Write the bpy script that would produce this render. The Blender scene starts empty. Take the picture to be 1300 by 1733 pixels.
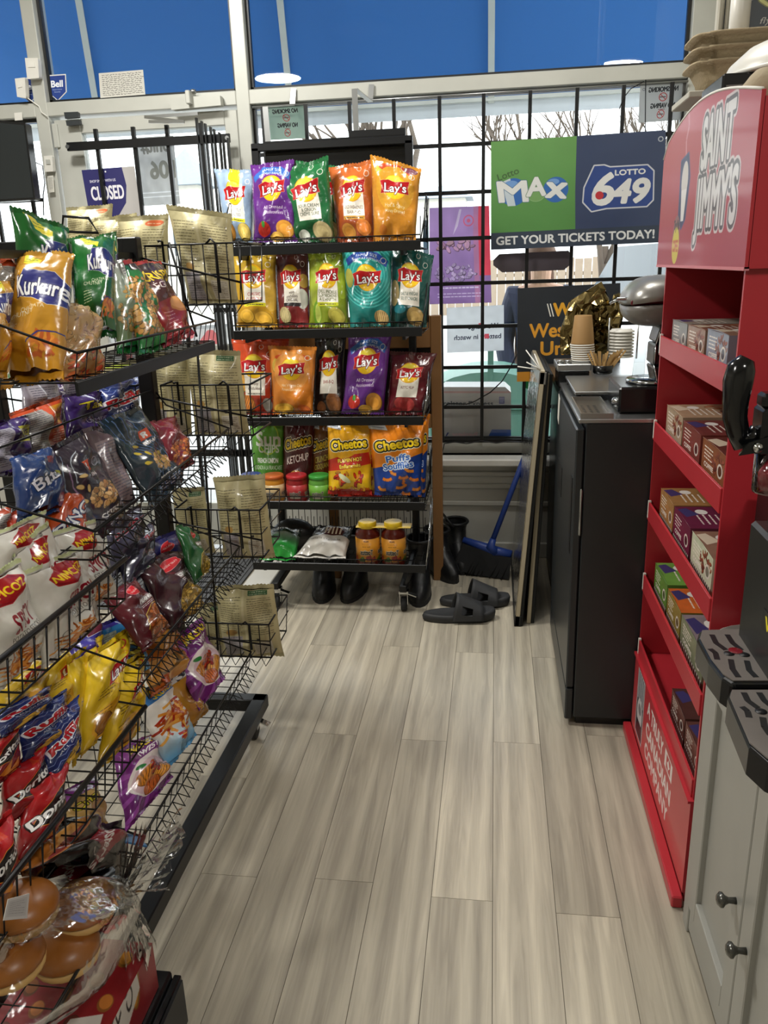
import bpy, bmesh, math, random
import numpy as np
from mathutils import Vector, Matrix
SC = bpy.context.scene
COL = SC.collection
# ---------------------------------------------------------------- camera
FX, CX, CY, HC = 1350.0, 650.0, 866.5, 1.38
def _n(v): v = np.array(v, float); return v / np.linalg.norm(v)
_down = _n([790 - CX, 5200 - CY, FX]); _fwd = _n([838 - CX, 440 - CY, FX]); _fwd = _n(_fwd - _down * (_fwd @ _down)); _right = np.cross(_down, _fwd)
MW = np.array([_right, _fwd, -_down])                    # world axes seen from the camera (x right, y down, z forward)
cam = bpy.data.cameras.new('camera'); cam.sensor_fit = 'VERTICAL'; cam.sensor_height = 36; cam.lens = FX / 1733 * 36; cam.clip_start = 0.02; cam.clip_end = 300
cobj = bpy.data.objects.new('camera', cam); COL.objects.link(cobj); SC.camera = cobj
_r, _d, _f = MW @ [1, 0, 0], MW @ [0, 1, 0], MW @ [0, 0, 1]
cobj.matrix_world = Matrix(((_r[0], -_d[0], -_f[0], 0), (_r[1], -_d[1], -_f[1], 0), (_r[2], -_d[2], -_f[2], HC), (0, 0, 0, 1)))
def at(px, py, X=None, Y=None, Z=None):                  # the point of a real plane seen at a pixel of the photograph
    r = MW @ np.array([(px - CX) / FX, (py - CY) / FX, 1.0])
    t = X / r[0] if X is not None else (Y / r[1] if Y is not None else (Z - HC) / r[2])
    return Vector((r[0] * t, r[1] * t, HC + r[2] * t))
# ---------------------------------------------------------------- sky, lamps, exposure
world = bpy.data.worlds.new('sky'); SC.world = world; world.use_nodes = True
bg = world.node_tree.nodes['Background']; bg.inputs[0].default_value = (0.93, 0.97, 1.0, 1); bg.inputs[1].default_value = 3.2
SC.view_settings.view_transform = 'Standard'; SC.view_settings.look = 'None'; SC.view_settings.gamma = 1; SC.view_settings.use_curve_mapping = False
SC.view_settings.exposure = 0.32
SC.cycles.use_denoising = True
SC.cycles.max_bounces = 8; SC.cycles.diffuse_bounces = 3; SC.cycles.glossy_bounces = 3; SC.cycles.transmission_bounces = 6; SC.cycles.transparent_max_bounces = 12
SC.cycles.sample_clamp_indirect = 6
LAMPS = [(-0.94, 1.2, 0.21, 0), (1.05, -0.4, 0.21, 22), (-1.45, 2.3, 0.2, 44), (-1.9, -0.05, 0.2, 32), (0.1, 2.6, 0.2, 13)]  # the one behind the grey cabinet is an added fill lamp
CEIL = 3.0
def ceiling_lamp(i, x, y, r, watts):                     # round flush ceiling lamp: rim, diffuser and its light
    root = emp('ceiling_lamp', (x, y, CEIL), 'round white flush ceiling lamp, number %d from the window' % i, 'lamp', None)
    b = MB(); b.lathe((x, y, CEIL), [(r + .02, 0), (r + .02, -.02), (r, -.035), (r - .01, -.03), (r - .01, 0)], 28); b.build('rim', M('white_paint'), root)
    b = MB(); b.lathe((x, y, CEIL), [(r - .012, -.012), (r - .03, -.03), (.001, -.032)], 28); b.build('diffuser', mat('lamp_glow', 'fffaf0', .4, emit=2.0) if watts else mat('lamp_off', 'e8e6de', .4), root)
    if not watts: return                                 # this one is switched off
    L = bpy.data.lights.new('lamp_light', 'AREA'); L.shape = 'DISK'; L.size = 2 * r; L.energy = watts; L.color = (1, .975, .92)
    o = bpy.data.objects.new('lamp_light', L); COL.objects.link(o); o.parent = root; o.location = (0, 0, -.045)
# ---------------------------------------------------------------- print art (flat print only, drawn in memory)
_seg = {}
def text_segs(s):
    if s in _seg: return _seg[s]
    cu = bpy.data.curves.new('t', 'FONT'); cu.body = s; cu.fill_mode = 'NONE'; cu.resolution_u = 4
    o = bpy.data.objects.new('t', cu); me = o.to_mesh()
    n = len(me.vertices); co = np.empty(n * 3); me.vertices.foreach_get('co', co); co = co.reshape(-1, 3)[:, :2]
    e = np.empty(len(me.edges) * 2, dtype=np.int32); me.edges.foreach_get('vertices', e)
    r = co[e.reshape(-1, 2)] if n else np.zeros((0, 2, 2))
    o.to_mesh_clear(); bpy.data.objects.remove(o); bpy.data.curves.remove(cu)
    if len(r):
        mn = r.reshape(-1, 2).min(0); mx = r.reshape(-1, 2).max(0)
        r = r - [mn[0], 0]; r = r / 0.729            # capital height 1
        wd = (mx[0] - mn[0]) / 0.729
    else: wd = 0.5
    _seg[s] = (r, wd); return _seg[s]
def hexc(c):
    if isinstance(c, str):
        c = c.lstrip('#'); return np.array([int(c[i:i+2], 16) for i in (0, 2, 4)]) / 255.
    return np.array(c, float)
def lin(c):
    c = hexc(c); r = np.where(c <= 0.04045, c / 12.92, ((c + 0.055) / 1.055) ** 2.4); return (r[0], r[1], r[2], 1.0)
def fill_segs(seg, W, H, ss=2):
    S = seg * ss; w, h = W * ss, H * ss
    a, b = S[:, 0], S[:, 1]; sw = a[:, 1] > b[:, 1]
    a2 = np.where(sw[:, None], b, a); b2 = np.where(sw[:, None], a, b)
    y0 = np.clip(np.ceil(a2[:, 1] - .5), 0, h).astype(int); y1 = np.clip(np.ceil(b2[:, 1] - .5), 0, h).astype(int)
    n = y1 - y0; k = n > 0; a2, b2, y0, n = a2[k], b2[k], y0[k], n[k]
    acc = np.zeros((h, w + 1), np.int32)
    if len(n):
        idx = np.repeat(np.arange(len(n)), n); off = np.arange(n.sum()) - np.repeat(np.cumsum(n) - n, n)
        rows = y0[idx] + off; t = (rows + .5 - a2[idx, 1]) / (b2[idx, 1] - a2[idx, 1])
        xs = a2[idx, 0] + t * (b2[idx, 0] - a2[idx, 0]); cols = np.clip(np.ceil(xs - .5), 0, w).astype(int)
        np.add.at(acc, (rows, cols), 1)
    m = (np.cumsum(acc, 1)[:, :w] % 2).astype(np.float32)
    return m.reshape(H, ss, W, ss).mean((1, 3))
def dilate(m, r):
    o = m.copy(); R = int(math.ceil(r))
    for dy in range(-R, R + 1):
        for dx in range(-R, R + 1):
            if dx * dx + dy * dy <= r * r + .3: o = np.maximum(o, np.roll(np.roll(m, dy, 0), dx, 1))
    return o
class Art:
    def __init__(s, w=100, h=150, bg='ffffff', k=2.0):
        s.w, s.h, s.k = w, h, k; s.W, s.H = int(w * k), int(h * k)
        s.a = np.ones((s.H, s.W, 3), np.float32) * hexc(bg).astype(np.float32)
        s.rg = np.random.RandomState(7)
    def put(s, m, c): s.a += (hexc(c).astype(np.float32) - s.a) * m[..., None]; return s
    def mask(s, pts):
        p = np.array(pts, float) * s.k; return fill_segs(np.stack([p, np.roll(p, -1, 0)], 1), s.W, s.H)
    def local(s, seg, pad):
        mn = np.floor(seg.reshape(-1, 2).min(0)).astype(int) - pad; mx = np.ceil(seg.reshape(-1, 2).max(0)).astype(int) + pad + 1
        x0, y0 = np.maximum(mn, -pad); x1, y1 = np.minimum(mx, (s.W + pad, s.H + pad))
        if x1 <= x0 or y1 <= y0: return None
        return fill_segs(seg - [x0, y0], x1 - x0, y1 - y0), x0, y0
    def putl(s, m, x0, y0, c):
        a0, b0 = max(x0, 0), max(y0, 0); a1, b1 = min(x0 + m.shape[1], s.W), min(y0 + m.shape[0], s.H)
        if a1 <= a0 or b1 <= b0: return s
        v = s.a[b0:b1, a0:a1]; v += (hexc(c).astype(np.float32) - v) * m[b0 - y0:b1 - y0, a0 - x0:a1 - x0, None]; return s
    def poly(s, pts, c, stroke=None):
        p = np.array(pts, float) * s.k; r = s.local(np.stack([p, np.roll(p, -1, 0)], 1), 1 + (int(math.ceil(stroke[1] * s.k)) if stroke else 0))
        if r is None: return s
        m, x0, y0 = r
        if stroke: s.putl(dilate(m, stroke[1] * s.k), x0, y0, stroke[0])
        return s.putl(m, x0, y0, c)
    def rect(s, x, y, w, h, c): return s.poly([(x, y), (x + w, y), (x + w, y + h), (x, y + h)], c)
    def ellp(s, cx, cy, rx, ry, rot=0, n=28):
        t = np.linspace(0, 2 * np.pi, n, endpoint=False); x, y = rx * np.cos(t), ry * np.sin(t); c, q = math.cos(rot), math.sin(rot)
        return np.stack([cx + x * c - y * q, cy + x * q + y * c], 1)
    def ell(s, cx, cy, rx, ry, c, rot=0, stroke=None): return s.poly(s.ellp(cx, cy, rx, ry, rot), c, stroke)
    def ring(s, cx, cy, r, t, c): return s.put(np.clip(s.mask(s.ellp(cx, cy, r, r)) - s.mask(s.ellp(cx, cy, r - t, r - t)), 0, 1), c)
    def line(s, pts, t, c):
        for (x0, y0), (x1, y1) in zip(pts[:-1], pts[1:]):
            l = math.hypot(x1 - x0, y1 - y0) or 1; nx, ny = -(y1 - y0) / l * t / 2, (x1 - x0) / l * t / 2
            s.poly([(x0 + nx, y0 + ny), (x1 + nx, y1 + ny), (x1 - nx, y1 - ny), (x0 - nx, y0 - ny)], c)
        return s
    def text(s, t, x, y, h, c, w=None, rot=0, shear=0, bold=0, stroke=None, al='c', arc=0, mirror=False):
        g, wd = text_segs(t)
        if not len(g): return s
        sx = (w / wd) if w else h
        p = g.copy(); W = wd * sx
        p[..., 0] = p[..., 0] * sx - (W / 2 if al == 'c' else (W if al == 'r' else 0)); p[..., 1] *= -h
        if mirror: p[..., 0] *= -1
        p[..., 0] -= shear * p[..., 1]
        p[..., 1] += h / 2
        if arc: p[..., 1] += arc * ((p[..., 0] / (W / 2 + 1e-6)) ** 2)
        c_, s_ = math.cos(rot), math.sin(rot)
        q = np.stack([x + p[..., 0] * c_ - p[..., 1] * s_, y + p[..., 0] * s_ + p[..., 1] * c_], -1)
        st = () if not stroke else (stroke if isinstance(stroke[0], tuple) else (stroke,))
        r = s.local(q * s.k, 2 + int(math.ceil((bold + max([0] + [z[1] for z in st])) * s.k)))
        if r is None: return s
        m, x0, y0 = r
        if bold: m = dilate(m, bold * s.k)
        for z in st: s.putl(dilate(m, z[1] * s.k), x0, y0, z[0])
        return s.putl(m, x0, y0, c)
    def grad(s, c0, c1, y0=0, y1=None, m=None):
        y1 = s.h if y1 is None else y1
        t = np.clip((np.arange(s.H) / s.k - y0) / (y1 - y0), 0, 1)[:, None, None]
        c = hexc(c0) * (1 - t) + hexc(c1) * t; m = np.ones((s.H, s.W)) if m is None else m
        s.a += (c - s.a) * m[..., None]; return s
    def mottle(s, amt, n=9, seed=1):
        r = np.random.RandomState(seed).rand(n + 1, n + 1); y = np.linspace(0, n - 1e-3, s.H); x = np.linspace(0, n - 1e-3, s.W)
        yi, xi = y.astype(int), x.astype(int); fy, fx = (y - yi)[:, None], (x - xi)[None]
        v = (r[yi][:, xi] * (1 - fy) * (1 - fx) + r[yi + 1][:, xi] * fy * (1 - fx) + r[yi][:, xi + 1] * (1 - fy) * fx + r[yi + 1][:, xi + 1] * fy * fx)
        s.a *= (1 + amt * (v - .5))[..., None]; return s
    def pile(s, cx, cy, rx, ry, cols, n=40, sz=4, asp=.7, seed=3, box=False):
        r = np.random.RandomState(seed)
        for i in range(n):
            if box: x, y = cx + rx * r.uniform(-1, 1), cy + ry * r.uniform(-1, 1)
            else:
                t, q = r.rand() * 6.28, math.sqrt(r.rand()); x, y = cx + rx * q * math.cos(t), cy + ry * q * math.sin(t)
            c = hexc(cols[r.randint(len(cols))]) * r.uniform(.85, 1.1); z = sz * r.uniform(.7, 1.2); ro = r.rand() * 3.1
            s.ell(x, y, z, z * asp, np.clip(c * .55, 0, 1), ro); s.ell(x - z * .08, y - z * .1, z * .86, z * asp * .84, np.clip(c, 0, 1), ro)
        return s
    def chip(s, cx, cy, rx, ry, rot=0, c='d9a93c', ridge=False):
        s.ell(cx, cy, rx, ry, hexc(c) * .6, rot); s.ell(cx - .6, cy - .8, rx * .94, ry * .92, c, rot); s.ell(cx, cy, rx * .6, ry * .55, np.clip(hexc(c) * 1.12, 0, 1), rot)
        if ridge:
            for k in range(-3, 4):
                d = rx * k / 4; L = ry * math.sqrt(max(0, 1 - (k / 4) ** 2)) * .9
                p = [(d, -L), (d, L)]; s.line([(cx + a * math.cos(rot) - b * math.sin(rot), cy + a * math.sin(rot) + b * math.cos(rot)) for a, b in p], rx * .1, hexc(c) * .72)
        return s
    def lines(s, x, y, w, n, dy, c, t=.9, seed=5, rag=.3):
        r = np.random.RandomState(seed)
        for i in range(n):
            xx = x
            L = w * (1 - rag * r.rand() * (i % 3 == 2))
            while xx < x + L - 1:
                q = min(r.uniform(3, 9), x + L - xx); s.rect(xx, y + i * dy, q, t, c); xx += q + 1.1
        return s
    def image(s, name):
        im = bpy.data.images.new(name, s.W, s.H); px = np.ones((s.H, s.W, 4), np.float32); px[..., :3] = np.clip(s.a[::-1], 0, 1)
        im.pixels.foreach_set(px.ravel()); im.update(); im.pack(); return im

def logo_yellow(a, x, y, r, t="Lay's"):
    a.ell(x, y, r, r, 'e0952a'); a.ell(x, y, r * .95, r * .95, 'f2c51d'); a.ell(x - r * .1, y - r * .35, r * .7, r * .5, 'fbe04a')
    q = [(-1.25, -.28), (-.6, -.5), (0, -.42), (.6, -.5), (1.2, -.62), (1.08, -.02), (1.18, .34), (.5, .42), (0, .36), (-.6, .5), (-1.22, .58), (-1.12, .15)]
    a.poly([(x + u * r, y + v * r) for u, v in q], 'b5121b', ('e8c7a0', .5))
    a.text(t, x, y + r * .02, r * .66, 'ffffff', w=r * 1.85, rot=-.1, shear=.12, bold=.45, stroke=('5a0a10', 1.1)); return a
def seals(a, c=None):
    for i in range(0, 100, 4): a.rect(i, 0, 1.2, 5, hexc(c or 'ffffff') * .9) if c else None
    return a
def lays(bg, bg2, txt, tc, panel='f4efe2', food=(), fam=False, strip=None, ly=52, circle=None, dark='333333', swirl=None):
    a = Art(100, 150, bg); a.grad(bg, bg2, 40, 150)
    if swirl:
        for i in range(6): a.ring(50, 55, 62 - i * 6, 2.2, hexc(bg) * (1 + .12 * (i % 2)) if swirl is True else swirl)
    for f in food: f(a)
    if circle: a.ell(50, ly + 4, 40, 44, circle)
    if panel:
        a.poly([(27, ly + 8), (75, ly + 8), (78, ly + 58), (24, ly + 58)], panel)
    logo_yellow(a, 50, ly, 25)
    if fam:
        a.poly([(6, 26), (30, 10), (70, 10), (94, 26), (90, 38), (66, 24), (34, 24), (10, 38)], fam); a.text('FAMILY SIZE', 50, 14.5, 6, 'ffffff', w=42, arc=4, bold=.3); a.text('FORMAT FAMILIAL', 50, 22.5, 5.4, 'ffffff', w=56, arc=6, bold=.2)
    n3 = len(txt) > 2
    y = ly + (31 if n3 else 35)
    for t in txt:
        a.text(t, 51, y, 6.5, tc, w=min(44, 4.6 * len(t)), bold=.35); y += 7.6 if n3 else 9.5
    if strip: a.rect(24.5, ly + 52, 53, 7, strip); a.lines(30, ly + 55, 42, 1, 3, dark, 1.4)
    a.ring(84, 26, 6, 1.2, 'e9e2d8'); a.ring(66, 12, 5, 1, 'e9e2d8') if not fam else None
    a.mottle(.12); return a
F_ = lambda cx, cy, rx, ry, rot=0, c='d9a93c', ridge=False: (lambda a: a.chip(cx, cy, rx, ry, rot, c, ridge))
E_ = lambda *p, **k: (lambda a: a.ell(*p, **k))
P_ = lambda *p, **k: (lambda a: a.pile(*p, **k))
def beige(lab=None, seed=1, base='c9bd8e'):
    a = Art(100, 150, base, 2.2); a.grad('cfc597', 'b9ad80', 0, 150); a.rect(47, 0, 4, 150, 'd6cca2')
    if lab == 'green': a.rect(58, 9, 32, 9, '2f5e35'); a.text('CERTIFIED', 74, 12, 3, 'e8e4c8', w=26); a.lines(60, 15.5, 28, 1, 2, 'c8d4b4', .8)
    if lab == 'orange': a.ell(76, 14, 17, 5, 'd8632a', -.05); a.lines(64, 14, 24, 1, 2, 'f2c9a0', 1.2)
    if lab == 'lime': a.ell(70, 12, 20, 4.5, 'b8c83a', -.05); a.lines(58, 12, 26, 1, 2, 'e4ecb0', 1)
    a.lines(6, 22, 38, 16, 4.6, '6e6647', 1.1, seed); a.lines(56, 24, 38, 17, 4.4, '6e6647', 1.1, seed + 3)
    a.rect(8, 100, 34, 44, 'a79fa0'); a.lines(10, 103, 30, 11, 3.6, '6c6670', 1, seed + 5); a.rect(60, 112, 28, 30, 'c9c0ac'); a.lines(62, 115, 24, 8, 3.3, '7a7160', .9, seed + 7)
    a.ell(24, 92, 9, 6, 'b28a4a'); a.rect(66, 104, 5, 4, '2c2820'); a.mottle(.1, 7, seed); return a
def cheese(bg, c2, extra, words):
    a = Art(100, 150, bg); a.grad(bg, c2, 60, 150); a.poly([(0, 6), (30, 10), (34, 20), (0, 17)], 'e8ecf2'); a.line([(4, 12), (28, 15)], 1.5, '8fa0b4')
    extra(a)
    a.text('Cheetos', 50, 46, 19, 'f6d21c', w=82, rot=-.16, bold=1.1, stroke=(('f7f0d0', 4.2), ('141010', 2.6)))
    for t, y, h, c, st, w in words: a.text(t, 53, y, h, c, w=w, rot=-.14, bold=.6, stroke=st)
    a.mottle(.15); return a
def kurk(bg, bg2):
    a = Art(100, 160, bg); a.grad(bg, bg2, 50, 160)
    a.poly([(18, 4), (62, 22), (58, 36), (30, 26)], 'e8d828'); a.lines(28, 16, 26, 2, 5, '5a7a1c', 1.3)
    a.poly([(36, 72), (44, 40), (84, 36), (104, 50), (104, 74), (84, 82), (60, 74)], '2c2f7a', ('e8e4dc', .8))
    a.text('Kurkure', 68, 58, 24, 'f4f4f4', w=66, rot=-.06, bold=.8, stroke=('1a1c50', 1.4))
    a.text('CHUTNEY', 45, 92, 6, 'f4ead0', w=44, rot=-.06, bold=.3); a.text('CHATPATA', 62, 86, 5, 'f4ead0', w=40, rot=-.06, bold=.3)
    for i in range(16): a.line([(62 + i * 2, 142 - (i * 7) % 20), (74 + (i * 5) % 24, 112 + (i * 3) % 18)], 4, ['b5561e', 'd98a34', 'c4702a'][i % 3])
    a.line([(60, 128), (74, 114), (100, 110)], 1.5, '2c2f7a'); a.lines(22, 104, 18, 5, 4, 'e6c890' if bg[0] != '1' else 'd8e0b0', 1.2)
    a.rect(12, 146, 7, 7, 'f0f0e8'); a.ell(15.5, 149.5, 2, 2, '1c8a34'); a.mottle(.12); return a
def rifai(bg, blue=False):
    a = Art(100, 160, bg)
    if blue:
        for i in range(9): a.line([(10 + i * 7, 0), (10 + i * 7, 40 + i * 3), (34 + i * 7, 90), (34 + i * 7, 150)], 1.1, ['3f5a8c', '5f7aa8'][i % 2])
    else:
        for i, (r0, r1) in enumerate(((58, 2.2), (50, 2.5), (44, 1.9), (66, 2.6), (72, 2.1))):
            t = np.linspace(r1, r1 + 1.3, 9); a.line([(60 + r0 * math.cos(q) * .9, 66 - r0 * math.sin(q)) for q in t], 1.3, ['8aa0b4', '9a7ca0', 'b8c4cc'][i % 3])
    a.rect(44, 44, 17, 17, 'e2542f'); a.text('R', 52.5, 52.5, 10, 'ffffff', bold=1); a.text('RIFAI', 54, 68, 6, 'e4dcd8', w=20, bold=.5); a.ring(76, 52, 7, 1.1, 'b0a4b0')
    a.pile(58, 104, 23, 17, ['c99a5e', 'ddb27a', 'a8743e'] if not blue else ['c99a5e', 'ddb27a', 'd0b04a'], 90, 4.6, .7, 4)
    for x, y, rr in ((30, 64, .4), (22, 76, .8), (34, 84, 1.4), (24, 98, .5)): a.ell(x, y, 6, 3, '8a6a34', rr); a.ell(x - .4, y - .5, 5.4, 2.6, 'd8b878' if not blue else 'd0b83a', rr)
    a.text('COCKTAIL' if not blue else 'MIXED NUTS', 58, 132, 7, 'f0ece8', w=40, bold=.5); a.lines(40, 139, 36, 3, 4, 'b8acb4', 1.2); a.mottle(.1); return a
def nimco():
    a = Art(100, 150, 'dcd8cf'); a.grad('e4e1d8', 'd2cec4', 0, 150); a.rect(0, 0, 100, 6, 'dfe8b4')
    a.poly([(24, 26), (38, 12), (66, 10), (82, 18), (70, 34), (52, 44), (30, 40)], '8e1420', ('b51c1c', 1)); a.ell(52, 26, 26, 15, 'a81a20'); a.text("NIMCO'Z", 52, 26, 11, 'f3d321', w=50, rot=-.12, bold=.6)
    a.text('SPICY', 62, 70, 28, '8c1626', w=44, rot=-.04, bold=.9); a.text('POTATO STICKS', 62, 91, 7.5, '4e463e', w=50, rot=-.04, bold=.3); a.line([(40, 100), (56, 98), (60, 101), (84, 97)], 1, '2c2824')
    for i in range(70):
        r = np.random.RandomState(i); x, y, t = 48 + r.randn() * 15, 127 + r.randn() * 8, r.rand() * 3.1
        a.line([(x - 9 * math.cos(t), y - 5 * math.sin(t)), (x + 9 * math.cos(t), y + 5 * math.sin(t))], 2.3, ['b8621c', 'd88a3a', '9a4c14', 'e09a4a'][i % 4])
    a.ring(26, 116, 5, 1, '6a645c'); a.mottle(.06); return a
def hald(bg, food, words, seed=3, n=90, sz=4, asp=.8):
    a = Art(100, 150, bg); a.grad(bg, np.array(hexc(bg)) * .85, 0, 150)
    a.poly([(34, 150), (24, 120), (40, 92), (70, 80), (100, 84), (100, 150)], hexc(food[0]) * .6); a.pile(68, 118, 34, 30, food, n, sz, asp, seed)
    a.line([(24, 122), (40, 92), (70, 79), (100, 83)], 1.4, 'd8b848'); a.ell(52, 30, 17, 12, 'c8202c', -.2, ('e8a0a0', 1)); a.text('Haldiram', 52, 30, 6, 'f4e8e0', w=27, rot=-.2, bold=.4)
    a.rect(46, 54, 44, 14, '8c7c7c'); a.text(words, 68, 61, 8, 'ffffff', w=40, bold=.5); a.lines(48, 71, 34, 2, 3.6, 'e8dcd8', 1.2); a.rect(14, 10, 6, 6, 'f4f0ec'); a.ell(17, 13, 1.8, 1.8, '1c8a34'); a.mottle(.12); return a
def snak():
    a = Art(100, 150, '7c2d80'); a.grad('8c3a94', '5e1c62', 0, 150)
    for i in range(14): t = i * .449; a.poly([(50, 90), (50 + 110 * math.cos(t), 90 + 110 * math.sin(t)), (50 + 110 * math.cos(t + .16), 90 + 110 * math.sin(t + .16))], '94469c')
    a.ell(52, 88, 44, 42, 'e8dcd8'); a.ell(50, 92, 38, 34, 'd8b8c0')
    a.poly([(16, 8), (88, 4), (94, 44), (20, 52)], '6c1c70'); a.text('SNAKSTAR', 54, 20, 15, 'f0d428', w=66, rot=-.06, bold=.9, stroke=('2a0a2c', 1)); a.text('TWISTY', 58, 38, 12, 'f6f0f2', w=44, rot=-.06, bold=.7)
    a.chip(36, 90, 19, 17, 0, 'd8862c', True); a.chip(64, 100, 20, 18, .5, 'dc9434', True); a.pile(54, 82, 13, 16, ['b5341c', 'c8502a', '9c2418'], 26, 5, .7, 2); a.chip(44, 114, 18, 14, .2, 'c8642a', True); a.ell(28, 66, 7, 4, '2c7a3a', .5); a.mottle(.15); return a
def fries():
    a = Art(100, 150, 'e6e2da'); a.grad('e8e4dc', '3c86b8', 90, 150); a.rect(0, 0, 100, 30, '2f6eaa'); a.text('AMERICAN', 52, 9, 10, 'f0c82c', w=74, bold=.7); a.text('CRUNCH', 56, 22, 10, 'f0c82c', w=60, bold=.7)
    for i in range(60):
        r = np.random.RandomState(i + 50); x, y, t = 52 + r.randn() * 17, 82 + r.randn() * 16, r.uniform(-.6, .5) + (1.57 if i % 3 == 0 else 0)
        a.line([(x - 16 * math.cos(t), y - 14 * math.sin(t)), (x + 16 * math.cos(t), y + 14 * math.sin(t))], 5, ['c8661c', 'dc8c30', 'b04c14', 'e8a848', 'a82c14'][i % 5])
    a.mottle(.15); return a
def ruff():
    a = Art(100, 150, '1f2c6c'); a.grad('26387e', '16204e', 0, 150)
    for y in (18, 30, 96, 110): a.line([(i * 10, y + (8 if i % 2 else 0) - i * .8) for i in range(11)], 1.2, '8c9cd0')
    a.text('Ruffles', 50, 58, 26, 'c01824', w=88, rot=-.2, bold=1, stroke=(('e8e4ec', 3.4), ('501018', .8))); a.text('ALL DRESSED', 52, 84, 8, 'e8e4ec', w=60, rot=-.2, bold=.4); a.pile(50, 128, 30, 14, ['d9a93c', 'e4bc5a'], 14, 11, .6, 4); a.mottle(.12); return a
def dor():
    a = Art(100, 150, 'a8161c'); a.grad('bc2024', '6c0c12', 20, 150); a.poly([(8, 92), (46, 52), (96, 40), (88, 84), (50, 112)], '1c1414', ('d88a2c', 1.4))
    a.text('Doritos', 50, 76, 24, 'f4f2ee', w=90, rot=-.24, bold=1.1, stroke=('1c1414', 1.6)); a.poly([(30, 130), (56, 112), (62, 144)], 'd8862c'); a.poly([(56, 140), (84, 116), (88, 146)], 'c8742a'); a.poly([(40, 30), (52, 14), (60, 32)], 'c83c24'); a.mottle(.14); return a
def laysyel():
    a = Art(100, 150, 'd8b41c'); a.grad('e2c024', 'b8921a', 0, 150); a.ell(50, 120, 40, 24, 'c8901e'); a.chip(34, 122, 20, 15, .2, '8a5a24'); a.chip(66, 128, 20, 14, -.2, 'd8a838')
    a.lines(18, 70, 30, 3, 5, '6a5410', 1.4); a.lines(16, 100, 30, 2, 5, '6a5410', 1.2); logo_yellow(a, 66, 56, 24); a.ring(72, 20, 8, 2, 'c83c34'); a.mottle(.14); return a
def plainbag(bg, bg2, word, wc, wy=50, wh=18, ww=70, rot=-.1, st=None, food=(), panel=None, sub=None):
    a = Art(100, 150, bg); a.grad(bg, bg2, 0, 150)
    if panel: a.rect(*panel); a.lines(panel[0] + 3, panel[1] + 5, panel[2] - 6, int(panel[3] / 5) - 1, 5, '4c4858', 1.3)
    for f in food: f(a)
    if word: a.text(word, 50, wy, wh, wc, w=ww, rot=rot, bold=.8, stroke=st)
    if sub: a.text(sub[0], 50, sub[1], sub[2], sub[3], w=sub[4], rot=rot, bold=.4)
    a.mottle(.14); return a
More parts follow.
